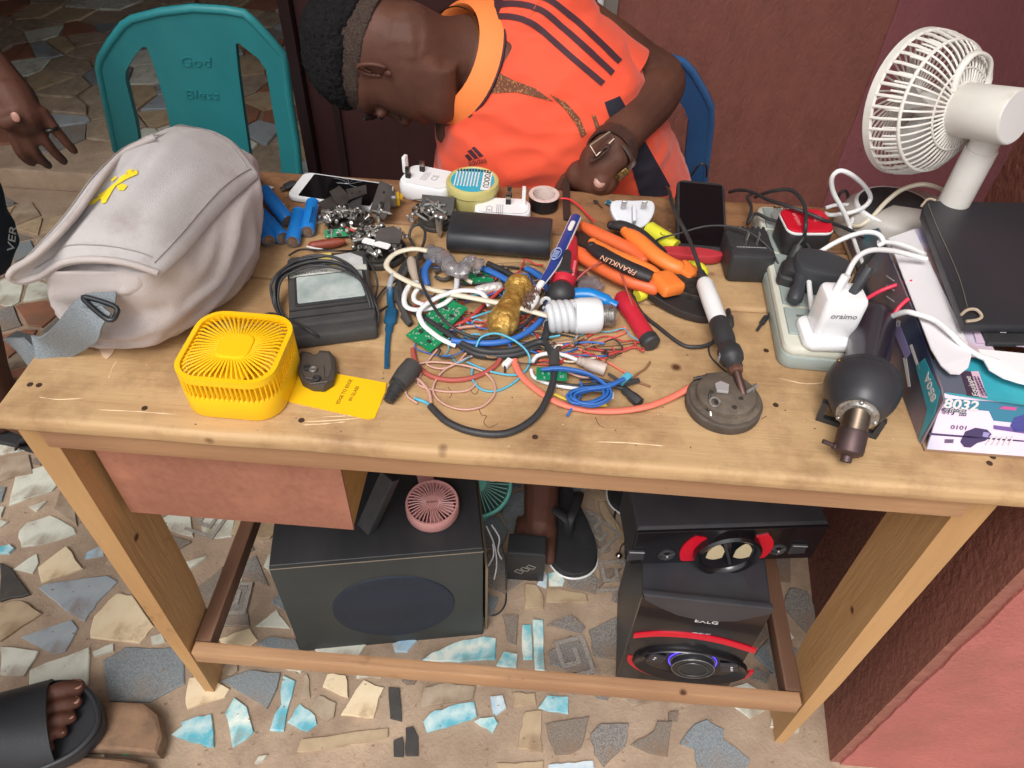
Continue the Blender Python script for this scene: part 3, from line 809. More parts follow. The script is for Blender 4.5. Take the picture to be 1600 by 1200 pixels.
# hair: tall black crop, faded at the sides
def hair(z_lo, extra, name, m, amp, zf):
    g = G(); rings = []
    hn = random.Random(8); jit = [noise.noise(V((math.cos(k * .157) * 3, math.sin(k * .157) * 3, z_lo * 9))) * .007 + noise.noise(V((math.cos(k * .157) * 9, math.sin(k * .157) * 9, 2))) * .005 for k in range(40)]
    rows = [(z_lo + (.232 - z_lo) * t) for t in (0, .08, .2, .35, .5, .65, .78, .88, .95, 1.0)]
    for z in rows:
        t = (z - z_lo) / (.232 - z_lo)
        f = .092 * max(.01, 1 - max(0, (z - .14) / .098) ** 2.2) ** .5
        b = .103 * (1 - max(0, (z - .165) / .074) ** 2.2) ** .5 if z > .165 else .100
        w = .0735 * (1 - max(0, (z - .17) / .068) ** 2.4) ** .5 if z > .17 else .0725
        e = extra * min(1, t * 6 + .12)
        ring = []
        for k in range(40):
            a = 6.28318 * k / 40; c, s_ = math.cos(a), math.sin(a)
            x = (w + e * .6) * math.copysign(abs(c) ** .82, c); fy = f if s_ > 0 else b
            y = (fy + e * .5) * math.copysign(abs(s_) ** .82, s_)
            zz = z + e * t * .95 + (zf * s_ * (1 - t) if s_ > 0 else .0)
            zz += jit[k] * (1 - t)
            if s_ < 0: zz += -.025 * (1 - t) * abs(s_)
            ring.append((x * HS, y * HS, zz * HS))
        rings.append(ring)
    g.loft(rings, HM)
    g2 = remesh(g, .0034, smooth_it=1)
    nr = random.Random(5)
    for i, p in enumerate(g2.v): g2.v[i] = p + V((nr.gauss(0, amp), nr.gauss(0, amp), nr.gauss(0, amp))) + V((noise.noise(p * 55), noise.noise(p * 55 + V((9, 0, 0))), noise.noise(p * 55 + V((0, 9, 0))))) * amp * 1.6
    return O(name, g2, m, man, 1, smooth=180)
M_hair = mat('hair_black', (20, 19, 20), .9, c2=(34, 33, 34), ns=300, bump=.8, bs=400, spec=.2)
hair(.168, .018, 'hair', M_hair, .0009, -.004)
hair(.140, .0022, 'faded_hair', mat('hair_fade', (56, 41, 35), .8, c2=(82, 70, 64), ns=500, det=2, spec=.2, bump=.6, bs=600), .0003, .012)

# shirt
M_or = mat('orange_cloth', (242, 90, 56), .75, c2=(234, 80, 50), ns=4, bump=.12, bs=900, sheen=.2)
M_orl = mat('orange_collar', (255, 138, 70), .7, bump=.1, bs=900)
M_plum = mat('plum_cloth', (66, 34, 44), .75, bump=.1, bs=900)
M_navy = mat('navy_cloth', (34, 32, 46), .8, bump=.15, bs=900)
g = G()
blob_chain(g, [((.60, .70, .46), (.19, 0, .02), (0, .13, 0)), ((.595, .69, .56), (.19, 0, .02), (0, .135, .0)), ((.575, .665, .645), (.185, 0, .03), (0, .135, .02)), ((.53, .635, .725), (.172, .0, .05), (0, .132, .02)),
               ((.487, .612, .795), (.148, .01, .10), (-.02, .122, .02)), ((.455, .605, .845), (.108, .015, .105), (-.015, .10, .02)), ((.432, .60, .872), (.066, .01, .07), (0, .075, .015)), ((.415, .597, .88), (.03, .0, .03), (0, .04, 0))])
CU1 = PY(958, 128, .645)
g.sph(SH + V((-.012, 0, -.006)), .066, 16, 12)
limb(g, [(.44, .61, .89, .05), (*(SH + V((0, 0, .002))), .064), (*SH.lerp(CU1, .22), .058)], 18)
limb(g, [(*R_SH, .05), (*R_SH.lerp(R_EL, .55), .052)], 14)
body_g = remesh(g, .0046, smooth_it=9)
wrinkle(body_g, .0032, 12, 3, (1, .6, 1.8)); wrinkle(body_g, .0055, 6, 8, (1.3, 1, .8), False)
shirt = O('polo_shirt', body_g, M_or, man, 1, smooth=180)
bv = bvh_of(shirt)
# open sleeve: a cloth tube from the shoulder to the cuff with a loose lower corner
def sleeve(p0, p1, r0, r1, sag, seed):
    ax = (p1 - p0).normalized(); up = V((0, 0, 1)); up = (up - ax * up.dot(ax)).normalized(); sd_ = ax.cross(up)
    outer, n, m = [], 40, 14
    for i in range(m + 1):
        t = i / m; r = r0 + (r1 - r0) * t; ring = []
        for k in range(n):
            a = 6.28318 * k / n; rr_ = r * (1 + .05 * noise.noise(V((math.cos(a) * 2 + seed, math.sin(a) * 2, t * 3))) * t)
            lo = max(0, -math.sin(a)) ** 2
            ring.append(p0.lerp(p1, t) + sd_ * (math.cos(a) * rr_) + up * (math.sin(a) * rr_ * 1.02 - sag * lo * t) + ax * (.020 * math.sin(a) * t))
        outer.append(ring)
    inner = [[q + (outer[i][k] - q) * 0 for k, q in enumerate(outer[i])] for i in range(m, -1, -1)]
    c = [sum(r_, V((0, 0, 0))) / n for r_ in outer]
    inner = [[c[i] + (q - c[i]) * .965 for q in outer[i]] for i in range(m, -1, -1)]
    g = G(); g.loft(outer + inner); return g
sl = O('sleeve', sleeve(SH + V((-.035, .0, .008)), PY(950, 124, .635), .066, .066, .044, 4), M_or, man, 1, smooth=80)
bs_ = bvh_of(sl)
# merged surface for prints
def merge_bvh(*obs):
    vs, fs = [], []
    for o in obs:
        b = len(vs); M = WM[o.name]; vs += [M @ v.co for v in o.data.vertices]; fs += [tuple(b + i for i in p.vertices) for p in o.data.polygons]
    return BVHTree.FromPolygons(vs, fs)
bvs = merge_bvh(shirt, sl)
def strip(pts, w0, w1=None):
    w1 = w1 or w0; q = cr([V((p[0], p[1], 0)) for p in pts], 6); L, R_ = [], []
    for i, p in enumerate(q):
        t = (q[min(i + 1, len(q) - 1)] - q[max(i - 1, 0)]).normalized(); nv = V((-t.y, t.x, 0)); w = (w0 + (w1 - w0) * i / (len(q) - 1)) / 2
        L.append((p.x + nv.x * w, p.y + nv.y * w)); R_.append((p.x - nv.x * w, p.y - nv.y * w))
    return L + R_[::-1]
decal('sleeve_stripe', bvs, strip([(752, 32), (790, 26), (830, 36), (866, 66), (905, 100), (942, 131)], 9.5), M_plum, man, .0016)
decal('sleeve_stripe', bvs, strip([(756, 14), (800, 6), (845, 16), (884, 48), (922, 82), (957, 115)], 9.5), M_plum, man, .0016)
decal('sleeve_stripe', bvs, strip([(800, -10), (850, -4), (890, 24), (930, 60), (968, 97)], 9.5), M_plum, man, .0016)
decal('shoulder_panel', bvs, [(719, 22), (752, -4), (790, -6), (756, 14), (754, 40), (757, 80), (730, 88), (722, 60)], M_plum, man, .0011)
decal('side_panel', bvs, [(944, 160), (968, 150), (990, 190), (1046, 290), (1042, 306), (1000, 308), (986, 262), (965, 220)], M_navy, man, .0012)
M_mesh = mat('dotted_print', (110, 66, 46), .8, c2=(176, 116, 70), ns=420, det=0, lo=.58, hi=.66)
decal('dotted_print', bvs, [(760, 108), (772, 110), (800, 124), (836, 138), (864, 158), (840, 152), (806, 144), (785, 132), (772, 128), (768, 146), (761, 152), (764, 130)], M_mesh, man, .0012)
decal('dotted_print', bvs, [(858, 146), (884, 160), (906, 184), (916, 208), (908, 214), (900, 194), (884, 172)], M_mesh, man, .0018)
decal('dotted_print', bvs, [(924, 180), (930, 180), (942, 212), (940, 222), (934, 214)], M_mesh, man, .0014)
for k in range(3):                                             # chest emblem: three slanted bars and a word
    decal('chest_emblem', bvs, [((727, 243), (732, 240), (739, 248), (734, 251)), ((731, 236), (737, 233), (748, 246), (742, 248)), ((737, 231), (742, 229), (756, 243), (750, 245))][k], M_plum, man, .0014, 3)
def text_on(bvh, txt, u, v, size_px, ang, m, parent, off=.0012):
    hit = bvh.ray_cast(CAM, ray(u, v).normalized())
    if hit[0] is None: return
    loc, nr = hit[0], hit[1]
    if nr.dot(ray(u, v)) > 0: nr = -nr
    a = math.radians(ang); x = CR * math.cos(a) + CU * math.sin(a); x = (x - nr * x.dot(nr)).normalized(); y = nr.cross(x)
    s = size_px / FPX * (loc - CAM).dot(CF)
    O('lettering', text_g(txt, basis(loc + nr * off, x, y, nr), s), m, parent, 1, smooth=0)
text_on(bvs, 'adidas', 747, 251, 13, 20, M_plum, man, .004)
# collar
def band(M, prof, n, ex, ey, gap=0):
    rings = []
    for k in range(n):
        a = 6.28318 * k / n
        rings.append([(math.cos(a) * r * ex, math.sin(a) * r * ey, z) for r, z in prof])
    g = G(); g.loft(rings, M, closed=True); return g
cc = PY(708, 88, .595); nd = (skull - nb).normalized(); cax = (nd + V((0, -.10, .16))).normalized()
cM = axisM(cc, cc + cax)
O('collar', band(cM, [(.064, -.024), (.066, .002), (.070, .008), (.077, .004), (.088, -.012), (.091, -.017), (.089, -.020), (.081, -.007), (.070, -.026)], 40, 1.0, 1.0), M_orl, man, 1, smooth=60)
O('collar_edge', band(cM, [(.0903, -.0165), (.093, -.0185), (.0915, -.0215), (.089, -.0195)], 40, 1.0, 1.0), M_plum, man, 1, smooth=60)
g = G(); g.tube([cM @ V((.0635 * math.cos(a), .0655 * math.sin(a), .010 + .008 * math.sin(a))) for a in [6.28318 * k / 40 for k in range(41)]], .0011, 6); O('neck_chain', g, mat('chain', (190, 160, 90), .3, 1.0), man, 1)
# shorts
g = G()
blob_chain(g, [((.60, .70, .40), (.18, 0, 0), (0, .13, 0)), ((.60, .70, .50), (.19, 0, 0), (0, .14, 0)), ((.60, .70, .54), (.18, 0, 0), (0, .13, 0))])
limb(g, [(.655, .69, .475, .10), (.665, .53, .50, .092), (.672, .43, .50, .082)], 16); limb(g, [(.515, .69, .475, .10), (.52, .53, .50, .092), (.527, .43, .50, .082)], 16)
sg = remesh(g, .008, smooth_it=4); wrinkle(sg, .004, 9, 2); O('shorts', sg, M_navy, man, 1, smooth=80)
# watch with a loose leather strap on his wrist
wdir = (KN - EL).normalized()
wM = axisM(PY(956, 236, .487), PY(956, 236, .487) + (WR - EL).normalized())
wt = T('wristwatch', 'brown leather watch strap with open buckle round the seated man\'s left wrist', 'watch', V(WR))
M_leather = mat('leather', (78, 52, 44), .55, c2=(58, 40, 34), ns=60, bump=.3, bs=200)
O('strap', band(wM, [(.0325, -.010), (.0355, -.010), (.0355, .010), (.0325, .010)], 36, 1.05, .98), M_leather, wt, 1)
bk = PY(948, 232, .452)
g = G(); q = [bk + CR * (-.022) + CU * .004, bk + CR * .004 + CU * .022, bk + CR * .010 + CU * .013, bk + CR * (-.014) + CU * (-.010)]
g.tube(q + [q[0]], .0016, 8); O('buckle', g, mat('dull_metal', (150, 136, 122), .45, .9), wt, 1)
g = G(); g.tube(cr([PY(927, 244, .455), PY(924, 252, .452), PY(934, 246, .449), PY(952, 228, .45), PY(940, 232, .450), PY(927, 244, .4515)], 6), .0045, 8, flat=.35); O('strap_tail', g, M_leather, wt, 1, smooth=60)
g = G(); g.tube(cr([PY(975, 225, .47), PY(985, 240, .462), PY(988, 254, .458), PY(980, 265, .455), PY(970, 275, .452)], 6), .0055, 8, flat=.3); O('strap_tail', g, M_leather, wt, 1, smooth=60)
g = G(); g.box((0, 0, 0), (.020, .010, .006), .001, frame(PY(973, 272, .452), PY(980, 266, .452) - PY(966, 277, .452), V((0, -1, .4)))); O('watch_case', g, mat('brass', (190, 160, 96), .35, 1.0, c2=(90, 70, 50), ns=300), wt, 1)
# slippers of the man
M_blackrub = mat('black_rubber', (34, 34, 36), .6, c2=(46, 46, 48), ns=30, bump=.1)
def slipper(M, label, s=1.0, group=None, edge=True):
    t = T('slipper', label, 'slipper', M @ Matrix.Translation((0, .05, -.088)), group)
    out = [(-.036, -.085), (-.022, -.105), (.022, -.105), (.036, -.085), (.038, 0), (.046, .08), (.05, .14), (.040, .185), (.016, .205), (-.016, .205), (-.040, .185), (-.05, .14), (-.046, .08), (-.038, 0)]
    q = [(p.x * s, p.y * s) for p in cr([V((a, b, 0)) for a, b in out], 4, True)]
    g = G(); g.prism(q, -.088, -.070, .003, M); O('sole', g, M_blackrub, t, 1)
    if edge:
        g = G(); g.tube([M @ V((x * 1.01, y * 1.005, -.083)) for x, y in q + [q[0]]], .0022, 6); O('sole_edge', g, M_whitep, t, 1)
    for sx in (-1, 1):
        g = G(); g.tube([M @ V(p) for p in cr([(sx * .044 * s, .03, -.072), (sx * .040 * s, .06, -.035), (sx * .020, .10, -.022), (0, .125, -.030), (0, .132, -.074)], 6)], .009, 10, flat=.4); O('strap', g, M_blackrub, t, 1)
    return t
sl1 = slipper(Matrix.Translation((AN.x + .022, AN.y + .0, .088)) @ Matrix.Rotation(math.radians(197), 4, 'Z'), 'black rubber slipper with a white rim under the man\'s bare foot', 1.06)
slipper(fm2, 'black rubber slipper under the man\'s other foot, behind the red speaker', 1.15)

# ---- bystander at the left edge, and the person whose foot stands in front
def standing(name, label, hip, knees, ankles, foots, arms, top, shorts_m, tee_m, headdir, knee_hem=.1):
    g = G(); t = T(name, label, 'person', V((hip[0], hip[1], 0)))
    nails = []
    for (kx, an, ft) in zip(knees, ankles, foots):
        k = V(kx); a = V(an); h = V(hip) + V(((kx[0] - hip[0]) * .8, (kx[1] - hip[1]) * .8, -.02))
        limb(g, [(*h, .085), (*h.lerp(k, .5), .076), (*k, .058), (*k.lerp(a, .3), .056), (*k.lerp(a, .75), .040), (*a, .036)], 14)
        M = Matrix.Translation(a) @ Matrix.Rotation(ft[0], 4, 'Z'); nails.append(foot(g, M, ft[2] if len(ft) > 2 else .98, ft[1]))
    hp = V(hip); tp_ = V(top)
    blob_chain(g, [(hp + V((0, 0, -.06)), (.13, 0, 0), (0, .10, 0)), (hp.lerp(tp_, .3), (.12, 0, 0), (0, .09, 0)), (hp.lerp(tp_, .75), (.15, 0, 0), (0, .10, 0)), (hp.lerp(tp_, .95), (.12, 0, 0), (0, .08, 0)), (tp_, (.05, 0, 0), (0, .05, 0))])
    limb(g, [(*tp_, .055), (*(tp_ + V((0, 0, .09))), .052)], 12)
    hy = V(headdir).normalized(); hx = hy.cross(V((0, 0, 1))); HMl = basis(tp_ + V((0, 0, .05)) + hy * .01, hx, hy, (0, 0, 1)); head(g, HMl, .96)
    for arm in arms: limb(g, arm, 12)
    return g, t, nails, HMl
hr = PY(-2, 118, .63); kn_ = PY(38, 182, .60)
LA = PY(-14, 500, .5); LF = P(14, 655, .085)
g, by, nl, HMb = standing('person', 'bystander at the left edge in dark printed shorts with one hand hanging', (-.60, .56, .88), [(LA.x - .035, .50, LA.z + .12), (-.74, .60, .47)], [(LF.x - .03, LF.y + .03, .085), (-.80, .60, .085)], [(math.radians(-95), 1), (math.radians(-80), -1)],
    [[(-.43, .58, 1.36, .055), (-.40, .66, 1.10, .045), (*(hr + V((-.10, .04, .16))), .042), (*hr, .028), (*hr.lerp(kn_, .5), .034), (*kn_, .030)], [(-.80, .58, 1.36, .055), (-.88, .62, 1.08, .045), (-.86, .54, .84, .03), (-.86, .5, .76, .034)]], (-.61, .57, 1.42), M_navy, None, (1, -.2, 0))
dwn = PY(62, 232, .59) - kn_; acr = (CR * .8 + CU * .55).normalized()
fr = [kn_ + acr * d + dwn.normalized() * .01 for d in (.030, .010, -.010, -.029)]
fingers(g, fr, [dwn + acr * s for s in (.010, .003, -.005, -.012)], [.074, .084, .080, .064], [(.08, .2, .15), (.12, .3, .2), (.15, .35, .25), (.2, .4, .3)], (-CF).normalized(), .0085)
limb(g, [(*hr.lerp(kn_, .35), .02), (*(kn_ + acr * -.025 - CF * .02), .014), (*(PY(24, 185, .575)), .0115)], 10, 3)
O('body', remesh(g, .0042, smooth_it=2), M_skin, by, 1, smooth=80)
nail(PY(24, 183, .565), dwn, -CF, .007, .008, by)
for p in range(2): pass
g = G(); a = fr[0].lerp(fr[0] + dwn.normalized() * .074, .36); g.torus((0, 0, 0), .0105, .0028, 20, 8, axisM(a, a + dwn)); S('ring', g, mat('black_ring', (30, 28, 28), .3), 'black ring on the finger of the bystander at the left edge', 'ring')
g = G(); k = V((LA.x - .04, .50, LA.z + .16))
blob_chain(g, [((-.60, .56, .76), (.17, 0, 0), (0, .15, 0)), ((-.60, .56, .86), (.185, 0, 0), (0, .15, 0)), ((-.60, .56, .99), (.16, 0, 0), (0, .13, 0))])
h1 = PY(-8, 380, .5)
limb(g, [(-.52, .54, .80, .115), (h1.x - .075, .50, .66, .105), (h1.x - .062, .50, h1.z + .01, .088)], 16); limb(g, [(-.70, .58, .80, .115), (-.74, .60, .56, .105)], 16)
sg = remesh(g, .007, smooth_it=2); wrinkle(sg, .004, 10, 6); shb = O('shorts', sg, M_navy, by, 1, smooth=80)
text_on(bvh_of(shb), 'VER', 10, 372, 24, 42, mat('print_white', (210, 206, 204), .7), by, .010)
g = G(); blob_chain(g, [((-.60, .56, .92), (.165, 0, 0), (0, .125, 0)), ((-.605, .565, 1.18), (.18, 0, 0), (0, .125, 0)), ((-.61, .57, 1.36), (.17, 0, 0), (0, .11, 0)), ((-.61, .57, 1.43), (.07, 0, 0), (0, .07, 0))]); O('t_shirt', remesh(g, .01), mat('grey_tee', (92, 88, 90), .8, bump=.2), by, 1, smooth=80)
g = G(); g.sph((0, -.01, .165), (.078, .102, .075), 20, 14, HMb); O('hair', g, M_hair, by, 1, smooth=180)
fb = Matrix.Translation((LF.x - .03, LF.y + .03, .085)) @ Matrix.Rotation(math.radians(-95), 4, 'Z')
slipper(fb, 'black flat slipper of the bystander, behind the left table leg', 1.1, edge=False)
slipper(Matrix.Translation((-.80, .60, .085)) @ Matrix.Rotation(math.radians(-80), 4, 'Z'), 'black slipper on the bystander\'s far foot, outside the left edge', 1.1, edge=False)

# foot in a black slide, lower left
ztop = .035
c1 = P(124, 1112, ztop + .02); ang = math.atan2(P(150, 1095, ztop).y - P(0, 1150, ztop).y, P(150, 1095, ztop).x - P(0, 1150, ztop).x)
fdir = V((math.cos(ang), math.sin(ang), 0))
anK = V((c1.x, c1.y, 0)) - fdir * .222 + V((0, -.005, ztop + .022 + .093))
hipf = (anK.x - .06, anK.y - .10, .92)
g, ft, nl, HMf = standing('person', 'bystander at the lower left with one foot in a black slide', hipf, [(anK.x - .0, anK.y - .02, .50), (anK.x - .06, anK.y - .26, .49)], [tuple(anK), (anK.x - .12, anK.y - .24, .093)], [(ang - math.pi / 2, -1, 1.2), (ang - math.pi / 2, -1, 1.2)],
    [[(hipf[0], hipf[1] + .19, 1.38, .055), (hipf[0] - .03, hipf[1] + .22, 1.12, .045), (hipf[0] - .02, hipf[1] + .2, .86, .03)], [(hipf[0], hipf[1] - .19, 1.38, .055), (hipf[0] - .03, hipf[1] - .22, 1.12, .045), (hipf[0] - .02, hipf[1] - .2, .86, .03)]], (hipf[0], hipf[1], 1.44), None, None, (1, .2, 0))
O('body', remesh(g, .0042, smooth_it=1), M_skin, ft, 1, smooth=80)
for c, b_, r in nl[0]: nail(c + V((0, 0, r * .78)) + (c - b_).normalized() * r * .2, c - b_, (c - b_).normalized() * .6 + V((0, 0, 1)), r * .62, r * .62, ft)
g = G(); blob_chain(g, [(V(hipf) + V((0, 0, -.14)), (.15, 0, 0), (0, .18, 0)), (V(hipf) + V((0, 0, .1)), (.13, 0, 0), (0, .16, 0))]); O('shorts', remesh(g, .01), M_navy, ft, 1, smooth=80)
g = G(); blob_chain(g, [(V(hipf) + V((0, 0, .05)), (.13, 0, 0), (0, .17, 0)), (V(hipf) + V((0, 0, .46)), (.12, 0, 0), (0, .18, 0)), (V(hipf) + V((0, 0, .53)), (.07, 0, 0), (0, .07, 0))]); O('t_shirt', remesh(g, .01), mat('grey_tee', (92, 88, 90), .8), ft, 1, smooth=80)
g = G(); g.sph((0, -.01, .165), (.078, .102, .075), 20, 14, HMf); O('hair', g, M_hair, ft, 1, smooth=180)
M_slide = mat('slide_black', (40, 42, 46), .45, c2=(50, 52, 56), ns=8, bump=.12, bs=300, stretch=(1, 1, 1))
sM = Matrix.Translation(anK) @ Matrix.Rotation(ang - math.pi / 2, 4, 'Z') @ Matrix.Scale(1.22, 4)
sd2 = T('slide_sandal', 'black rubber slide sandal worn on the stone slab at the lower left', 'sandal', sM @ Matrix.Translation((0, .05, -.093)))
out = [(-.040, -.085), (-.02, -.105), (.022, -.105), (.042, -.085), (.048, 0), (.056, .08), (.060, .14), (.054, .185), (.028, .212), (-.012, .208), (-.044, .185), (-.058, .14), (-.054, .08), (-.046, 0)]
q = [(p.x, p.y) for p in cr([V((a, b, 0)) for a, b in out], 5, True)]
g = G(); g.prism(q, -.093, -.073, .004, sM); O('sole', g, M_slide, sd2, 1)
g = G(); g.tube([sM @ V((x * .965, y * .975 + .001, -.069)) for x, y in q + [q[0]]], .0048, 8); O('sole_rim', g, M_slide, sd2, 1, smooth=80)
arch = []
for i, y in enumerate((.03, .055, .09, .12, .142, .156)):
    w = (.048, .053, .056, .058, .059, .0595)[i]; hh = (.096, .092, .082, .068, .058, .052)[i]
    arch.append([(w * math.cos(a), y + .004 * math.sin(a), -.084 + hh * math.sin(a) ** .8 if math.sin(a) > 0 else -.084) for a in [math.pi * k / 24 for k in range(25)]])
inner = [[(x * .93, y, -.084 + (z + .084) * .93) for x, y, z in r_] for r_ in arch[::-1]]
g = G(); rr_ = arch + inner; n = 25
vs = [p for r_ in rr_ for p in r_]; m = len(rr_)
fs = [(i * n + j, i * n + j + 1, ((i + 1) % m) * n + j + 1, ((i + 1) % m) * n + j) for i in range(m) for j in range(n - 1)]
g.add(vs, fs, sM); O('upper', g, M_slide, sd2, 1, smooth=60)

# ---- plastic chairs
def chair(px, yb, lean, m, label, gy, seat_c, mask_pts=None, letter=None):
    t = T('plastic_chair', label, 'chair', V((seat_c[0], seat_c[1], 0)), 'plastic chairs behind the table')
    def W_(u, v): 
        p = PY(u, v, yb)
        for _ in range(3): p = PY(u, v, yb + (p.z - .80) * lean)
        return p
    return t, W_
M_teal = mat('teal_plastic', (48, 142, 148), .45, c2=(40, 130, 138), ns=9, bump=.06, bs=200, dirt=((110, 160, 160), 22, .64, .8), stretch=(1, 1, .35))
M_blue = mat('blue_plastic', (60, 110, 164), .42, c2=(50, 96, 148), ns=9)
def curved_panel(W_, outer, holes, name, m, t, depth=.014, step=10):
    # plate with holes traced on the leaning back plane, given real thickness
    bm = bmesh.new()
    def loop(pts):
        vs = [bm.verts.new((u, v, 0)) for u, v in pts]; return [bm.edges.new((vs[i - 1], vs[i])) for i in range(len(vs))]
    es = loop(outer)
    for h in holes: es += loop(h)
    bmesh.ops.triangle_fill(bm, use_beauty=True, use_dissolve=False, edges=es)
    g = G(); idx = {v: i for i, v in enumerate(bm.verts)}; n = len(idx)
    fr_ = [W_(v.co.x, v.co.y) for v in bm.verts]; bk_ = [p + V((0, depth, .001)) for p in fr_]
    g.v = fr_ + bk_
    for f in bm.faces:
        a = [idx[v] for v in f.verts]; g.f.append(tuple(a)); g.f.append(tuple(n + i for i in reversed(a)))
    for e in bm.edges:
        if len(e.link_faces) == 1:
            a, b = idx[e.verts[0]], idx[e.verts[1]]; g.f.append((a, b, n + b, n + a))
    bm.free(); return O(name, g, m, t, 1, smooth=30)
tc, Wt = chair(None, .80, -.28, M_teal, 'teal plastic chair with a slotted back standing behind the grey bag', 0, (-.12, .62))
out = [(180, 236), (168, 180), (153, 108), (156, 92), (172, 66), (192, 40), (206, 31), (250, 20), (300, 14), (350, 17), (380, 22), (394, 34), (420, 62), (440, 84), (444, 100), (452, 160), (462, 220), (470, 300), (474, 380), (180, 380)]
h1 = [(219, 232), (212, 190), (196, 125), (196, 112), (208, 90), (222, 74), (229, 74), (238, 96), (258, 160), (273, 232), (280, 330), (235, 330)]
h2 = [(368, 68), (374, 68), (386, 78), (404, 92), (416, 110), (424, 160), (436, 230), (444, 330), (398, 330), (390, 240), (380, 170), (372, 110)]
bk = curved_panel(Wt, out, [h1, h2], 'backrest', M_teal, tc)
g = G(); e1 = [Wt(u, v) + V((0, .004, 0)) for u, v in out[:-2]]; g.tube(e1, .0075, 8); O('back_rim', g, M_teal, tc, 1, smooth=80)
for u, v, s_, tx in ((306, 97, 30, 'God'), (316, 148, 30, 'Bless')):
    c0 = Wt(u, v); x = (Wt(u + 40, v + 1) - c0).normalized(); y = (c0 - Wt(u, v + 30)).normalized(); nz_ = x.cross(y)
    O('lettering', text_g(tx, basis(c0 + nz_ * .0002, x, y, nz_), s_ / FPX * 1.28, .0016, bold=-.0003), mat('teal_dark2', (42, 130, 138), .5), tc, 1, smooth=0)
g = G(); g.prism([(-.31, .45), (.08, .45), (.06, .82), (-.30, .82)], .40, .425, .006); O('seat', g, M_teal, tc, 1)
for x, y, dx, dy in ((-.30, .46, -.02, -.02), (.07, .46, .02, -.02), (-.29, .81, -.02, .05), (.05, .81, .02, .05)):
    g = G(); g.tube([(x, y, .42), (x + dx, y + dy, 0)], [.022, .016], 8); O('leg', g, M_teal, tc, 1)
bc, Wb = chair(None, .80, -.28, M_blue, 'blue plastic chair the seated man is sitting on', 0, (.6, .64))
outb = [(1072, 330), (1070, 250), (1076, 190), (1070, 172), (1050, 140), (1028, 112), (990, 108), (940, 106), (760, 100), (760, 66), (860, 68), (940, 74), (1010, 84), (1040, 90), (1066, 98), (1080, 112), (1100, 145), (1111, 168), (1111, 195), (1106, 240), (1100, 290), (1098, 330)]
curved_panel(Wb, outb, [], 'backrest', M_blue, bc, .016)
g = G(); g.tube([Wb(u, v) + V((0, .005, 0)) for u, v in outb[9:]], .0075, 8); O('back_rim', g, M_blue, bc, 1, smooth=80)
g = G(); g.prism([(.40, .48), (.80, .48), (.79, .82), (.41, .82)], .375, .40, .006); O('seat', g, M_blue, bc, 1)
for x, y, dx, dy in ((.41, .49, -.02, -.02), (.79, .49, .02, -.02), (.42, .81, -.02, .05), (.78, .81, .02, .05)):
    g = G(); g.tube([(x, y, .39), (x + dx, y + dy, 0)], [.022, .016], 8); O('leg', g, M_blue, bc, 1)
# ================================================================== things on the table
M_black = mat('black_plastic', (46, 46, 48), .5, c2=(56, 56, 58), ns=40, bump=.06, bs=400)
M_blackm = mat('black_matte', (60, 59, 60), .7, c2=(74, 71, 68), ns=24, bump=.12, bs=300, dirt=((104, 92, 80), 30, .66, .8))
M_gloss = mat('black_gloss', (16, 16, 20), .12)
M_white = mat('white_cable', (232, 232, 232), .4)
M_cream = mat('cream_cable', (222, 212, 190), .45)
M_steel = mat('screw_steel', (206, 204, 200), .38, .85, c2=(150, 148, 144), ns=200)
M_dsteel = mat('dark_steel', (96, 92, 88), .5, .7, c2=(66, 60, 56), ns=60, bump=.1)
M_red = mat('red_wire', (196, 70, 66), .5)
M_pinkw = mat('pink_wire', (206, 160, 146), .5)
M_salmon = mat('salmon_cable', (232, 122, 100), .5)
M_lblue = mat('light_blue_wire', (88, 178, 206), .45)
M_blue2 = mat('blue_cable', (52, 108, 186), .45)
M_pcb = mat('green_board', (26, 142, 90), .4, c2=(22, 124, 78), ns=60)
M_solder = mat('solder', (214, 222, 216), .3, .6)
def at_px(u, v, u2, v2, h=0.0):
    """frame on the table: origin at pixel (u,v), x axis towards (u2,v2), at height h"""
    a, b = tp(u, v, h), tp(u2, v2, h); return frame(a, b - a), (b - a).length
def cable(name, label, pts, r, m, cat='cable', group=None, flat=None, k=8, parent=None, n=8):
    q = cr([tp(p[0], p[1], p[2] if len(p) > 2 else r) for p in pts], k)
    g = G(); g.tube(q, r, n, flat=flat)
    if parent is not None: return O(name, g, m, parent, 1, smooth=80)
    return S(name, g, m, label, cat, group, smooth=80)

# ---- grey canvas bag
M_canvas = mat('canvas', (192, 188, 188), .9, c2=(178, 173, 172), ns=9, bump=.25, bs=900, dirt=((150, 134, 128), 7, .55, .8), sheen=.15)
M_canvas2 = mat('canvas_side', (194, 184, 182), .9, c2=(179, 169, 166), ns=9, bump=.25, bs=900, dirt=((150, 134, 128), 8, .55, .8), sheen=.15)
bag = T('canvas_bag', 'grey canvas shoulder bag with a yellow print on its flap, at the table\'s left end', 'bag', V((.06, .28, TT)))
def hp(u, v, h): return tp(u, v, h)
edge_l = cr([hp(22, 420, .125), hp(60, 395, .145), hp(118, 335, .165), hp(160, 275, .18), hp(195, 238, .18), hp(240, 216, .18)], 5)       # left edge, front to back
edge_r = cr([hp(246, 426, .115), hp(288, 388, .118), hp(325, 345, .118), hp(362, 305, .116), hp(403, 270, .110)], 6)
edge_f = cr([hp(22, 420, .125), hp(14, 432, .115), hp(30, 439, .105), hp(62, 431, .112), (hp(95, 411, .128)), hp(140, 405, .135), hp(195, 410, .130), hp(246, 426, .115)], 3)
edge_b = cr([hp(240, 216, .18), hp(268, 204, .172), hp(300, 201, .160), hp(335, 206, .146), hp(370, 226, .13), hp(403, 270, .110)], 4)
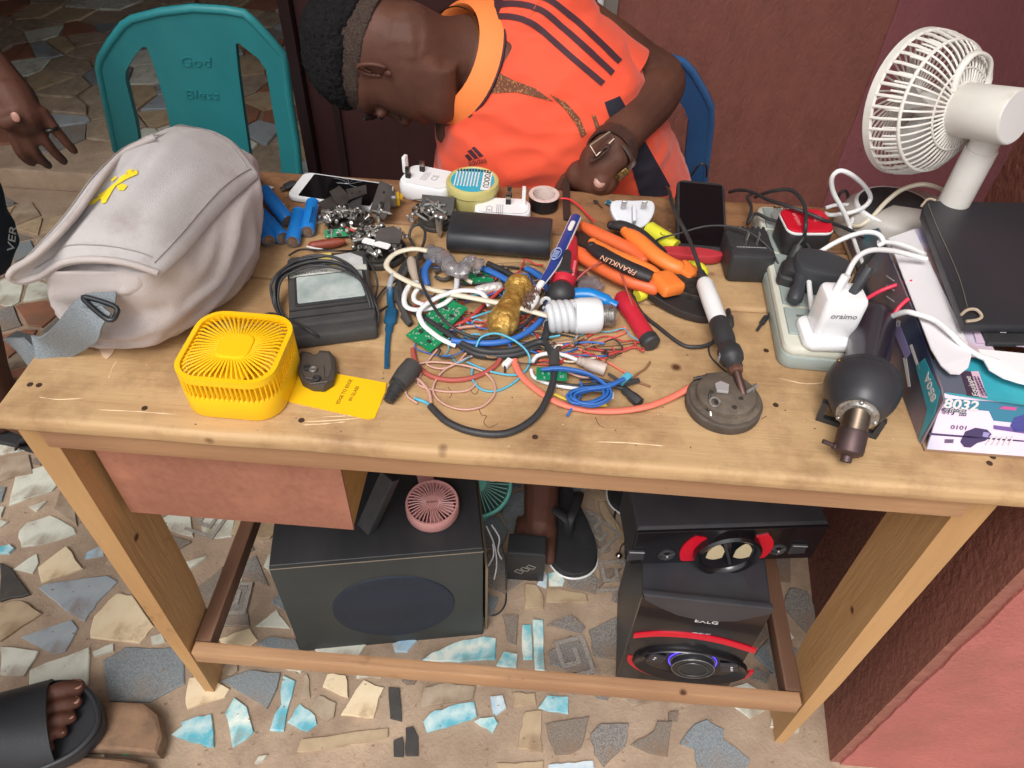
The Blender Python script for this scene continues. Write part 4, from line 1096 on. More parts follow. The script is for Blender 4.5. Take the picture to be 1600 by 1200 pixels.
def resample(q, n):
    L = [0]
    for i in range(1, len(q)): L.append(L[-1] + (q[i] - q[i - 1]).length)
    out = []; j = 0
    for i in range(n + 1):
        t = L[-1] * i / n
        while j < len(q) - 2 and L[j + 1] < t: j += 1
        f = (t - L[j]) / max(1e-9, L[j + 1] - L[j]); out.append(q[j].lerp(q[j + 1], min(1, max(0, f))))
    return out
NU, NV = 44, 52
F, B, Lf, Rt = resample(edge_f, NU), resample(edge_b, NU), resample(edge_l, NV), resample(edge_r, NV)
top = []
for j in range(NV + 1):
    t = j / NV; row = []
    for i in range(NU + 1):
        s_ = i / NU
        p = F[i] * (1 - t) + B[i] * t + Lf[j] * (1 - s_) + Rt[j] * s_ - (F[0] * (1 - s_) * (1 - t) + F[-1] * s_ * (1 - t) + B[0] * (1 - s_) * t + B[-1] * s_ * t)
        bul = (4 * s_ * (1 - s_)) ** .7 * (4 * t * (1 - t)) ** .7
        w = .0045 * noise.noise(V((s_ * 3.2, t * 2.0, 4))) + .002 * noise.noise(V((s_ * 9, t * 5, 7)))
        row.append(p + V((0, 0, .022 * bul + w * min(1, bul * 3))))
    top.append(row)
g = G(); idx = lambda i, j, l: l * (NU + 1) * (NV + 1) + j * (NU + 1) + i
g.v = [p for r_ in top for p in r_] + [p - V((0, 0, .005)) for r_ in top for p in r_]
for j in range(NV):
    for i in range(NU):
        g.f.append((idx(i, j, 0), idx(i + 1, j, 0), idx(i + 1, j + 1, 0), idx(i, j + 1, 0))); g.f.append((idx(i, j + 1, 1), idx(i + 1, j + 1, 1), idx(i + 1, j, 1), idx(i, j, 1)))
per = [(i, 0) for i in range(NU)] + [(NU, j) for j in range(NV)] + [(i, NV) for i in range(NU, 0, -1)] + [(0, j) for j in range(NV, 0, -1)]
for a, b in zip(per, per[1:] + per[:1]): g.f.append((idx(*b, 0), idx(*a, 0), idx(*a, 1), idx(*b, 1)))
flap = O('flap', g, M_canvas, bag, 1, smooth=60)
rim = [top[b][a] for a, b in per]
def inset(q, c, d): return [p + (c - p).normalized() * d for p in q]
ctr = top[NV // 2][NU // 2]
lf = [top[j][0] for j in range(NV, -1, -1)] + [top[0][i] for i in range(1, NU + 1)]
g = G(); g.tube(lf, .0034, 8); O('flap_binding', g, M_canvas2, bag, 1, smooth=80)
M_thread = mat('thread', (158, 149, 146), .8)
ins = [top[j][3] + V((0, 0, .001)) for j in range(NV, 2, -1)] + [top[3][i] + V((0, 0, .001)) for i in range(3, NU - 2)]
g = G(); g.tube(ins, .0006, 5); g.tube([top[j][NU - 2] + V((0, 0, .0008)) for j in range(2, NV - 1)], .0008, 5); g.tube([top[NV - 3][i] + V((0, 0, .0008)) for i in range(3, NU - 2)], .0007, 5); O('stitching', g, M_thread, bag, 1, smooth=80)
M_yprint = mat('yellow_print', (236, 210, 40), .8, bump=.2, bs=900)
bvf = bvh_of(flap)
for pl in ([(152, 306), (166, 298), (182, 286), (190, 276), (214, 266), (216, 273), (198, 281), (182, 291), (176, 300), (166, 318), (160, 320), (158, 309)], [(183, 292), (190, 288), (200, 291), (194, 299), (186, 299)],
           [(138, 322), (146, 313), (158, 306), (160, 311), (148, 319)], [(196, 272), (201, 266), (208, 266), (204, 271)], [(172, 282), (180, 276), (184, 278), (176, 285)]):
    decal('print', bvf, pl, M_yprint, bag, .0012, 6)
# body of the bag
base = [hp(152, 543, 0), hp(215, 541, 0), hp(268, 528, 0), hp(318, 500, 0), hp(360, 464, 0), hp(388, 432, 0), hp(402, 395, 0), hp(399, 355, 0), hp(397, 310, 0), hp(392, 272, 0), hp(340, 262, .0), hp(262, 262, 0), hp(216, 300, 0), hp(170, 372, 0), hp(128, 440, 0), hp(112, 505, 0)]
mid = [hp(118, 520, .03), hp(215, 528, .03), hp(266, 512, .035), hp(322, 482, .035), hp(368, 440, .038), hp(393, 400, .04), hp(402, 362, .045), hp(400, 318, .05), hp(396, 280, .05), hp(394, 258, .06), hp(330, 235, .08), hp(262, 235, .09), hp(200, 280, .08), hp(150, 345, .07), hp(112, 425, .05), hp(97, 485, .035)]
up = [hp(92, 468, .075), hp(200, 484, .07), hp(262, 470, .07), hp(314, 436, .075), hp(356, 392, .08), hp(388, 352, .082), hp(402, 316, .085), hp(402, 290, .092), hp(398, 262, .096), hp(380, 240, .10), hp(320, 218, .13), hp(256, 232, .125), hp(208, 270, .12), hp(150, 346, .112), hp(96, 412, .095), hp(84, 440, .085)]
tops = [hp(86, 424, .118), hp(190, 424, .115), hp(240, 424, .112), hp(285, 388, .114), hp(322, 346, .114), hp(352, 314, .112), hp(380, 288, .108), hp(400, 272, .106), hp(390, 256, .112), hp(366, 232, .124), hp(305, 208, .15), hp(254, 228, .150), hp(206, 262, .150), hp(146, 342, .138), hp(84, 408, .118), hp(66, 424, .108)]
rings = []
cols = [cr([base[k] + (sum(base, V((0, 0, 0))) / 16 - base[k]) * .04, base[k].lerp(mid[k], .25), mid[k], up[k], tops[k]], 7) for k in range(16)]
nr_ = len(cols[0])
for i in range(nr_):
    q = cr([cols[k][i] for k in range(16)], 6, True); rings.append(q)
cb = sum(base, V((0, 0, 0))) / 16
for i, r_ in enumerate(rings):
    t = i / (nr_ - 1)
    for k in range(len(r_)):
        a = k / len(r_) * 6.28318; f = math.sin(math.pi * min(1, t * 1.02)) ** .7
        w = noise.noise(V((math.cos(a) * 1.7 + t * 2.2, math.sin(a) * 1.7, t * 3.4 + 2)))
        ridge = (1 - abs(w) * 3.2); ridge = max(-1, ridge)
        dr_ = (r_[k] - cb); dr_.z *= .3; dr_ = dr_.normalized()
        r_[k] = r_[k] + dr_ * (.0075 * ridge * f) + V((0, 0, .004 * noise.noise(V((a * 3, t * 7, 1))) * f))
        if r_[k].z < TT + .0005: r_[k] = V((r_[k].x, r_[k].y, TT + .0005))
g = G(); g.loft(rings); O('bag_body', g, M_canvas2, bag, 1, smooth=180)
# gathered mouth under the flap, strap and buckle
g = G()
for i, (u, v, w) in enumerate(((158, 420, 26), (176, 426, 28), (196, 428, 28), (214, 424, 24))):
    g.tube(cr([hp(u, v - 16, .116), hp(u + 4, v + 6, .102), hp(u + 10, v + 22, .088), hp(u + 6, v + 32, .074)], 4), [.008, .012, .013, .012, .008], 10)
gm = remesh(g, .004, smooth_it=2); wrinkle(gm, .003, 30, 3); O('gathered_mouth', gm, M_canvas2, bag, 1, smooth=80)
M_strap = mat('webbing', (146, 153, 158), .75, c2=(120, 129, 136), ns=700, bump=.5, bs=900, det=1)
stp = T('bag_strap', 'grey webbing shoulder strap of the canvas bag hanging over the table\'s left corner', 'strap', hp(110, 520, 0))
def ribbon(ctrl, half, th=.0014):       # ctrl: (centre, width dir)
    g = G(); n = len(ctrl); rg = []
    for i, (c, w) in enumerate(ctrl):
        t = (ctrl[min(i + 1, n - 1)][0] - ctrl[max(i - 1, 0)][0]).normalized(); w = (w - t * w.dot(t)).normalized(); nn = t.cross(w)
        rg.append([c - w * half - nn * th, c + w * half - nn * th, c + w * half + nn * th, c - w * half + nn * th])
    g.loft(rg); return g
def rib_pts(pr, n=6):
    a = cr([p for p, q in pr], n); b = cr([q for p, q in pr], n); return [((x + y) / 2, (y - x)) for x, y in zip(a, b)], sum((q - p).length for p, q in pr) / len(pr) / 2
c_, hw = rib_pts([(hp(146, 446, .098), hp(172, 470, .094)), (hp(140, 460, .097), hp(174, 476, .092)), (hp(138, 468, .096), hp(172, 490, .091))]); O('strap_loop', ribbon(c_, hw), M_strap, bag, 1, smooth=40)
c_, hw = rib_pts([(hp(138, 462, .096), hp(172, 486, .092)), (hp(118, 482, .086), hp(160, 506, .082)), (hp(98, 514, .056), hp(140, 526, .050)), (hp(72, 536, .022), hp(110, 545, .014)), (hp(48, 548, .004), hp(64, 556, .003))])
O('webbing', ribbon(c_, .019), M_strap, stp, 1, smooth=40)
c_, hw = rib_pts([(hp(50, 546, .004), hp(66, 553, .0045)), (hp(34, 548, -.02), hp(40, 556, -.02)), (hp(26, 540, -.06), hp(34, 546, -.06)), (hp(40, 520, -.11), hp(60, 530, -.11))]); O('webbing', ribbon(c_, .018), M_strap, stp, 1, smooth=40)
g = G(); q = [hp(133, 464, .100), hp(178, 478, .096), hp(182, 490, .092), hp(170, 500, .090), hp(137, 474, .097)]; g.tube(cr(q, 4, True) + [q[0]], .0026, 8); O('slide_buckle', g, mat('gunmetal', (70, 72, 76), .4, .8), stp, 1, smooth=80)

# ---- five blue battery cells
M_bat = mat('battery_blue', (34, 134, 220), .35, c2=(30, 124, 208), ns=20)
M_batm = mat('battery_end', (176, 160, 150), .4, .6, c2=(130, 110, 96), ns=160)
def battery(u0, v0, u1, v1, label, up_=0.0, prn=False):
    r = .0092; a, b = tp(u0, v0, r + up_), tp(u1, v1, r); L = .066; d = (b - a).normalized(); a = b - d * L
    M = axisM(a, b); t = T('battery_cell', label, 'battery', M @ Matrix.Translation((0, 0, L / 2)), 'blue battery cells beside the grey bag')
    g = G(); g.lathe([(r * .8, 0), (r, .001), (r, .003), (r * .96, .0045), (r, .006), (r, L - .0015), (r * .93, L - .0006)], 24, M); O('sleeve', g, M_bat, t, 1, smooth=50)
    g = G(); g.lathe([(r * .84, L - .001), (r * .82, L + .0004), (r * .3, L + .0006)], 24, M); O('terminal', g, M_batm, t, 1)
    g = G(); g.torus((0, 0, L + .0002), r * .62, r * .05, 20, 6, M); O('end_ring', g, M_dsteel, t, 1)
    return t
battery(402, 318, 420, 376, 'blue battery cell lowest left, almost under another beside the grey bag')
battery(402, 328, 442, 372, 'blue battery cell second from the grey bag, its end hollowed and dark')
battery(414, 300, 450, 345, 'blue battery cell lying across the two nearest to the grey bag', .012)
battery(470, 320, 457, 378, 'blue battery cell nearest the viewer, its plain end towards the coiled lamp')
b5 = battery(491, 306, 480, 362, 'blue battery cell with printed writing, beside the screw heap')
c0 = tp(488, 335, .0185); fine_print(frame(c0, tp(494, 312, .0185) - tp(484, 356, .0185), V((-.1, -.5, 1))), .036, .005, 2, mat('print_dark', (20, 40, 90), .6), b5)

# ---- phones
M_screen = mat('dark_screen', (18, 16, 18), .08, spec=.6)
M_whiteb = mat('white_body', (228, 230, 232), .3)
def slab_thing(name, label, cat, A, B, C, th, rad, m_body, m_face, inset_, z0=0.0):
    """A,B,C world corners of the top face: A->B long, A->C short"""
    x, y = B - A, C - A; n = x.cross(y).normalized(); n = n if n.z > 0 else -n
    M = basis(A + (x + y) / 2, x.normalized(), n.cross(x.normalized()), n, )
    w, d = x.length, y.length
    t = T(name, label, cat, M)
    g = G(); g.prism(rrect(w, d, rad, 5), -th, 0, th * .22); O('body', g, m_body, t, smooth=40)
    if m_face:
        g = G(); g.prism(rrect(w - 2 * inset_[0], d - 2 * inset_[1], .002, 2), -.0005, .0004); O('screen', g, m_face, t, smooth=0)
    return t, M, w, d
A = tp(452, 306, .008)
ph, M, w, d = slab_thing('smartphone', 'white smartphone lying face up with a cracked dark screen, behind the batteries', 'phone', A, tp(600, 328, .008), tp(471, 267, .008), .008, .011, M_whiteb, M_screen, (.016, .004))
g = G(); g.tube([(w / 2 - .008, -.005, .0004), (w / 2 - .008, .008, .0004)], .0012, 6); O('earpiece', g, M_slot, ph)
rc = random.Random(4); g = G()
for k in range(9):
    a = rc.uniform(0, 6.28); L = rc.uniform(.008, .03); p = V((.004, .016, .0006)); q = [p]
    for j in range(3): p = p + V((math.cos(a), math.sin(a), 0)) * L / 3; a += rc.uniform(-.5, .5); q.append(V((p.x, max(-d / 2 + .006, min(d / 2 - .006, p.y)), .0006)))
    g.tube(q, .00022, 4)
O('crack', g, mat('crack', (130, 134, 140), .3), ph)
ph2, M, w, d = slab_thing('smartphone', 'black smartphone standing propped up at the back of the table, near the blue chair', 'phone', tp(1053, 384, .012), tp(1133, 392, .012), tp(1062, 280, .030), .009, .010, M_black, M_gloss, (.0035, .006))
g = G(); g.box((0, -d / 2 - .0002, -.0045), (.009, .0006, .003), .0003); O('port', g, M_slot, ph2)
g = G(); g.box((.0, .045, -.020), (.06, .035, .022), .003, M); S('phone_rest', g, M_black, 'small black block hidden under the propped black smartphone', 'block')

# ---- screws and plates stuck on magnets
def mk_screw(L, r, dark=False):
    g = G(); g.lathe([(r * .15, -L), (r * .75, -L * .86), (r, -L * .8), (r, 0), (r * 2.1, .0002), (r * 2.1, r * .7), (r * 1.3, r * 1.5)], 8)
    return mesh_of(g, M_dsteel if dark else M_steel, 40)
SCR = [mk_screw(.010, .0014), mk_screw(.014, .0016), mk_screw(.019, .0017), mk_screw(.012, .0015), mk_screw(.012, .0015, True)]
def screws(c, rx, ry, z0, z1, n, label, group, seed, avoid=None):
    r_ = random.Random(seed); X = V((1, 0, 0)); Y = V((0, 1, 0))
    for i in range(n):
        a = r_.uniform(0, 6.28); q = r_.random() ** .5
        p = c + V((math.cos(a) * rx * q, math.sin(a) * ry * q, z0 + (z1 - z0) * (1 - q * q) * r_.uniform(.6, 1) + r_.uniform(0, .004)))
        d = V((math.cos(a) * r_.uniform(-.2, 1.2) + r_.gauss(0, .4), math.sin(a) * r_.uniform(-.2, 1.2) + r_.gauss(0, .4), r_.uniform(-.2, 1.1))).normalized()
        o = bpy.data.objects.new('screw', r_.choice(SCR)); COL.objects.link(o); o.matrix_world = axisM(p, p + d)
        WM[o.name] = o.matrix_world.copy(); tag(o, label, 'screw', group)
def magnet(u, v, r, h, label, inner=.45, top_=M_dsteel):
    c = tp(u, v); t = T('round_magnet', label, 'magnet', c)
    g = G(); g.lathe([(r * .97, 0), (r, .002), (r, h * .55), (r * .97, h * .62)], 32, Matrix.Translation(c)); O('ferrite_ring', g, M_blackm, t, 1)
    g = G(); g.lathe([(r * .9, h * .6), (r * .9, h * .8), (r * .5, h), (r * .3, h)], 32, Matrix.Translation(c)); O('steel_plate', g, top_, t, 1)
    return t, c
def plate(poly, h0, th, m, label, holes=(), cat='plate', up_=None, group='dark plates stuck in the screw heap'):
    pts = [tp(u, v, h) for u, v, h in poly]; c = sum(pts, V((0, 0, 0))) / len(pts)
    n = (pts[1] - pts[0]).cross(pts[2] - pts[0]).normalized(); n = n if n.z > 0 else -n
    x = (pts[1] - pts[0]).normalized(); y = n.cross(x); M = basis(c, x, y, n)
    t = T('steel_bracket', label, cat, M, group)
    g = G(); g.prism([((p - c).dot(x), (p - c).dot(y)) for p in pts], -th / 2, th / 2, .0004); O('bracket', g, m, t)
    for u, v, h, r in holes:
        p = tp(u, v, h) - c; g = G(); g.lathe([(r * .9, 0), (r, .0002), (r * .4, .0003)], 12, Matrix.Translation((p.dot(x), p.dot(y), th / 2))); O('hole', g, mat('hole_black', (22, 20, 20), .8), t)
    return t
m1, c1_ = magnet(548, 352, .030, .012, 'dark ring magnet under the screw heap beside the batteries')
M_plate = mat('dark_plate', (78, 72, 70), .5, .3, c2=(60, 54, 52), ns=40, bump=.08)
plate([(496, 318, .016), (528, 345, .018), (548, 330, .022), (520, 306, .020)], .02, .002, M_plate, 'flat dark strip leaning on the screw heap beside the batteries')
plate([(514, 298, .03), (530, 289, .034), (541, 300, .034), (550, 312, .03), (534, 325, .026), (524, 316, .026)], .03, .0016, M_plate, 'rounded dark plate on top of the screw heap, over the white phone')
plate([(540, 296, .034), (572, 289, .036), (573, 302, .034), (548, 312, .031)], .03, .0016, M_plate, 'dark plate with two holes lying over the white phone\'s end', [(550, 302, .034, .0017), (562, 299, .035, .0017)])
plate([(546, 316, .026), (566, 306, .030), (564, 326, .022), (540, 332, .020)], .02, .0018, mat('plate_black', (34, 30, 30), .5), 'small black plate half buried in the middle of the screw heap')
plate([(578, 330, .016), (594, 282, .042), (613, 290, .042), (608, 326, .026), (602, 345, .012)], .03, .0018, M_plate, 'tall dark plate with three holes standing at the screw heap\'s right end', [(599, 300, .036, .0022), (589, 322, .026, .0022), (589, 332, .022, .0022)])
plate([(506, 333, .012), (545, 345, .010), (550, 328, .016), (512, 316, .018)], .014, .0015, M_plate, 'flat grey dark plate at the base of the screw heap beside the batteries')
screws(c1_ + V((-.006, -.006, 0)), .036, .026, .010, .026, 60, 'small steel screw in the heap between the batteries and the white phone', 'screws in the heap beside the batteries', 11)
screws(tp(600, 346, 0), .010, .016, .006, .026, 12, 'small steel screw clinging beneath the tall plate with three holes', 'screws under the tall plate', 12)
m2, c2_ = magnet(594, 398, .034, .014, 'round speaker magnet carrying the middle screw heap, behind the coiled lamp')
screws(c2_ + V((0, .004, 0)), .038, .032, .016, .034, 90, 'small steel screw in the heap on the round magnet behind the coiled lamp', 'screws in the middle heap', 13)
g = G(); g.prism(rrect(.009, .036, .002), 0, .0012, 0, frame(tp(588, 381, .034), V((.3, 1, .1)))); S('white_strip', g, M_whitep, 'white paper strip lying on the middle screw heap', 'strip')
g = G(); a = tp(607, 371, .036); M = frame(a, V((1, .3, 0)), V((.2, -.5, 1))); g.prism([(-.018, -.006), (.012, -.010), (.018, .004), (.008, .014), (-.010, .012)], -.002, .002, .0004, M); S('steel_bracket', g, M_plate, 'dark plate lying on the middle screw heap behind the coiled lamp', 'plate')
m3, c3_ = magnet(682, 348, .024, .010, 'small magnet under the screw heap at the left of the power bank')
screws(c3_ + V((-.004, .002, 0)), .034, .024, .006, .028, 48, 'small steel screw in the heap left of the black power bank', 'screws beside the power bank', 14)
g = G(); M = frame(tp(684, 322, .020), tp(705, 324, .02) - tp(662, 320, .02), V((0, -.55, .8))); g.box((0, 0, 0), (.044, .026, .008), .001, M); t = S('steel_bracket', g, M_blackm, 'black bracket with a bright rivet on the heap left of the power bank', 'bracket')
for i, (u, v) in enumerate(((690, 340), (682, 338))):
    o = bpy.data.objects.new('screw', SCR[2]); COL.objects.link(o); p = tp(u, v, .030); o.matrix_world = axisM(p, p + V((.1 - .2 * i, .1, 1))) @ Matrix.Scale(1.5, 4)
    tag(o, ('longer pale screw standing in the heap left of the power bank, nearer the tub', 'longer pale screw standing in the heap left of the power bank, farther from the tub')[i], 'screw', 'long standing screws')

# small motor
a, b = tp(596, 312, .011), tp(626, 311, .011); M = axisM(a, b); L = (b - a).length
mt = T('small_motor', 'small silver motor with a yellow end cap beside the white charger', 'motor', M)
g = G(); q = [(.0105 * math.cos(t) , max(-.0078, min(.0078, .0105 * math.sin(t)))) for t in [6.283 * k / 28 for k in range(28)]]; g.prism(q, 0, L * .78, .001); O('can', g, mat('motor_can', (176, 184, 190), .3, .9), mt, smooth=40)
g = G(); g.prism([(x * .92, y * .92) for x, y in q], L * .78, L * .95, .001); g.box((.004, 0, L * 1.02), (.004, .008, .006), .001); O('end_cap', g, mat('motor_yellow', (216, 170, 40), .5), mt)
g = G(); g.cyl((0, 0, -.006), (0, 0, 0), .0012, n=8); O('shaft', g, M_steel, mt)
cable('motor_wire', 'thin bare wire running from the small motor to the bracket', [(634, 311, .010), (645, 312, .004), (660, 311, .012)], .0009, M_steel, 'wire')

# SIM tray bit behind batteries
g = G(); g.tube(cr([tp(438, 296, .004), tp(448, 291, .006), tp(458, 287, .006), tp(470, 290, .004)], 5), [.003, .006, .0065, .003], 8, flat=.6); t = S('black_clip', g, M_black, 'small black clip with a white tag behind the batteries', 'clip')
g = G(); g.box((0, 0, 0), (.008, .006, .001), .0003, frame(tp(422, 293, .003), V((1, -.3, 0)))); S('paper_tag', g, M_whitep, 'tiny white paper tag beside the black clip', 'tag')

# ---- chargers with three pins lying pins up
M_glossw = mat('gloss_white', (238, 238, 240), .18, coat=.3)
M_grey_p = mat('print_grey', (170, 170, 174), .6)
M_pin = mat('pin_metal', (150, 140, 130), .25, 1.0)
def uk_charger(label, A, B, C, h, r, pins, label_at, wide_at, flip):
    """A->B long edge front of the top face, C back; pins = px of pin bases"""
    x = (B - A); y = C - A; w, d = x.length, y.length; xn = x.normalized(); yn = V((-xn.y, xn.x, 0)); c = A + x / 2 + y / 2
    M = basis(c, xn, yn, V((0, 0, 1))); t = T('plug_charger', label, 'charger', M @ Matrix.Translation((0, 0, -h)))
    g = G(); g.prism(rrect(w, d, r, 6), -h, 0, .005, M); O('body', g, M_glossw, t, 1, smooth=40)
    g = G()
    g.prism(rrect(w * .9, d * .9, r, 6), 0, .0006, 0, M); O('face', g, M_glossw, t, 1)
    for i, p in enumerate(pins):
        v = tp(p[0], p[1], h); ax = yn if i == 2 else xn
        Mp = basis(v, xn, yn, V((0, 0, 1)))
        if i == 2: g = G(); g.box((0, 0, .012), (.0048, .009, .024), .0012, Mp); O('earth_pin', g, M_whitep, t, 1)
        else:
            g = G(); g.box((0, 0, .004), (.0066, .0042, .009), .0005, Mp); O('pin_sleeve', g, M_slot, t, 1)
            g = G(); g.box((0, 0, .012), (.0062, .0038, .010), .0008, Mp); O('pin', g, M_pin, t, 1)
    lc = tp(label_at[0], label_at[1], h + .0008); lx = xn * flip
    O('lettering', text_g('CE', basis(lc, V((-yn.x, -yn.y, 0)) * -flip, V((xn.x, xn.y, 0)) * -flip, V((0, 0, 1))), .012), M_grey_p, t, 1, smooth=0)
    fine_print(basis(lc - xn * flip * .014, V((-yn.x, -yn.y, 0)) * -flip, V((xn.x, xn.y, 0)) * -flip, V((0, 0, 1))), .022, .010, 4, M_grey_p, t)
    return t
uk_charger('long white plug charger with its pins up, behind the tub of soldering paste', tp(622, 284, .026), tp(700, 300, .026), tp(640, 254, .026), .026, .012, [(638, 278), (660, 268), (634, 268)], (680, 278), 0, 1)
uk_charger('white plug charger with its pins up, lying behind the black power bank', tp(740, 332, .022), tp(830, 336, .022), tp(742, 307, .022), .022, .011, [(794, 319), (796, 308), (818, 318)], (764, 326), 0, -1)
# tub of soldering paste
c = tp(739, 320); tub = T('paste_tub', 'round cream plastic tub with a blue label on its lid, between the two white chargers', 'tub', c)
M_tub = mat('tub_cream', (206, 196, 128), .35, c2=(190, 178, 112), ns=8)
R_ = .0355; g = G(); g.lathe([(R_ * .88, 0), (R_ * .92, .003), (R_ * .95, .026), (R_ * .92, .027)], 36, Matrix.Translation(c)); O('tub_body', g, M_tub, tub, 1)
g = G(); g.lathe([(R_ * .97, .0265), (R_, .028), (R_, .036), (R_ * .97, .0385), (R_ * .90, .0392), (R_ * .88, .0382)], 40, Matrix.Translation(c)); O('lid', g, M_tub, tub, 1)
g = G(); g.lathe([(R_ * .82, .0382), (R_ * .82, .0386)], 40, Matrix.Translation(c)); O('label', g, mat('label_blue', (42, 170, 196), .35), tub, 1)
lz = V((0, 0, .0389)); 
g = G(); g.box((c.x + .0185, c.y, c.z + .0387), (.012, .046, .0004)); O('label_band', g, M_whitep, tub, 1)
O('lettering', text_g('YOOCU', basis(c + lz + V((.0185, .002, .0003)), V((0, -1, 0)), V((1, 0, 0)), V((0, 0, 1))), .011), mat('print_black', (30, 30, 34), .6), tub, 1, smooth=0)
fine_print(basis(c + lz + V((-.008, .001, .0001)), V((0, -1, 0)), V((1, 0, 0)), V((0, 0, 1))), .036, .034, 8, M_whitep, tub, 3)
g = G()
for k in range(12): g.box((c.x - .022 + .004 * k, c.y + .0245 - .0004 * abs(k - 6), c.z + .0388), (.0022, .006, .0003))
O('bar_code', g, mat('print_black', (30, 30, 34), .6), tub, 1, smooth=0)
# tape roll
c = tp(849, 322); tr = T('tape_roll', 'roll of black insulating tape with a white printed core, next to the white charger', 'tape', c)
Ro, Ri, Hh = .0205, .0155, .019; Mc = Matrix.Translation(c)
def ringg(ro, ri, z0, z1): 
    g = G(); g.loft([[(r * math.cos(a), r * math.sin(a), z) for r, z in ((ro, z0), (ro, z1), (ri, z1), (ri, z0))] for a in [6.28318 * k / 40 for k in range(40)]], Mc, closed=True); return g
O('tape', ringg(Ro, Ri + .0015, 0, Hh), mat('tape_black', (30, 28, 30), .35), tr, 1); O('core', ringg(Ri + .0015, Ri, .0002, Hh + .0002), mat('core_white', (222, 206, 200), .6, c2=(196, 110, 100), ns=160, lo=.6, hi=.7), tr, 1)
g = G(); g.lathe([(Ro + .0005, Hh * .98), (Ro * .99, Hh + .0006), (Ri + .001, Hh + .0006)], 40, Mc, False, False); O('label_ring', g, mat('ring_label', (214, 190, 184), .5, c2=(180, 120, 116), ns=90, lo=.6, hi=.7), tr, 1)
# power bank
A_, B_ = tp(697, 388, .012), tp(858, 401, .012); x = (B_ - A_); w = x.length; xn = x.normalized(); yn = V((-xn.y, xn.x, 0)); dd = .066
M = basis(A_ + x / 2 + yn * dd / 2 + V((0, 0, .004)), xn, yn, V((0, 0, 1))); pb = T('power_bank', 'black rounded power bank lying across the middle of the table', 'power bank', M)
M_pb = mat('power_bank_black', (40, 42, 47), .45, c2=(52, 54, 58), ns=30, bump=.05, dirt=((92, 92, 94), 50, .7, .82))
prof = [(-dd / 2 + .012 * (1 - math.cos(a)), .012 * math.sin(a)) for a in [math.radians(k) for k in range(-90, 91, 18)]]
prof = [(-dd / 2 + .013 - .013 * math.cos(math.radians(k)), .0145 * math.sin(math.radians(k))) for k in range(-90, 91, 15)] + [(dd / 2 - .013 + .013 * math.cos(math.radians(k)), .0145 * math.sin(math.radians(k))) for k in range(90, -91, -15)]
g = G(); g.loft([[(sx, p[0] * k, p[1] * k) for p in prof] for sx, k in ((-w / 2, .94), (-w / 2 + .003, 1), (w / 2 - .003, 1), (w / 2, .94))]); O('shell', g, M_pb, pb, smooth=50)
g = G(); g.prism([(p[0] * .8, p[1] * .7) for p in prof], -.0004, .0006, 0, basis((w / 2, 0, 0), (0, 1, 0), (0, 0, 1), (1, 0, 0))); O('end_panel', g, mat('end_tan', (150, 126, 84), .5), pb)

# ---- coiled lamp panel
A_, B_ = tp(452, 511, .022), tp(588, 494, .022); C_ = tp(432, 404, .022)
xn = (B_ - A_).normalized(); yn = V((-xn.y, xn.x, 0)); w = (B_ - A_).length; d = (C_ - A_).dot(yn)
M = basis(A_ + xn * w / 2 + yn * d / 2, xn, yn, V((0, 0, 1))); lp = T('panel_light', 'black rectangular lamp panel with a cloudy lens, wrapped in coils of black cable', 'lamp', M)
g = G(); g.prism(rrect(w, d, .006), -.022, 0, .003); O('housing', g, M_blackm, lp)
g = G(); g.prism(rrect(w * .99, .018, .004), -.021, -.004, .003, Matrix.Translation((0, -d / 2 - .006, 0))); O('front_lip', g, M_blackm, lp)
g = G(); g.box((0, -d * .30, .0005), (w * .98, .0015, .002)); g.box((0, -d * .40, .0005), (w * .97, .001, .002)); O('ridge', g, M_black, lp)
g = G(); g.prism(rrect(w * .86, d * .42, .003), -.001, .0022, .001, Matrix.Translation((.001, -d * .04, 0))); O('lens_frame', g, M_black, lp)
g = G(); g.prism(rrect(w * .80, d * .37, .002), .001, .0034, .0006, Matrix.Translation((.001, -d * .04, 0))); O('lens', g, mat('cloudy_lens', (150, 162, 160), .22, c2=(192, 200, 196), ns=26, dirt=((90, 100, 104), 12, .6, .8), spec=.6), lp)
g = G(); g.box((0, d * .21, .0006), (w * .95, .009, .002), .0004); O('label_strip', g, mat('label_white', (222, 222, 214), .5, c2=(190, 188, 180), ns=50), lp)
fine_print(M @ Matrix.Translation((-w * .2, d * .21, .0017)), w * .4, .004, 2, mat('print_black', (30, 30, 34), .6), lp)
g = G(); g.prism([(-w * .44, d * .24), (w * .44, d * .24), (w * .44, d * .36), (w * .3, d * .45), (-w * .1, d * .43), (-w * .3, d * .46), (-w * .44, d * .36)], -.001, .0015); O('torn_paper', g, mat('torn_paper', (206, 206, 204), .8, c2=(168, 168, 170), ns=40), lp)
M_yel = mat('yellow_foam', (224, 204, 120), .7)
g = G(); g.box((-.004, d * .40, .0028), (.02, .014, .004), .001); g.box((.006, d * .29, .0026), (.018, .008, .003), .001); O('foam_pad', g, M_yel, lp)
rr_ = random.Random(9); gl = 0
lc = T('cable_coil', 'coil of thin black twin cable wound round the lamp panel', 'cable', M @ Matrix.Translation((0, 0, .002)))
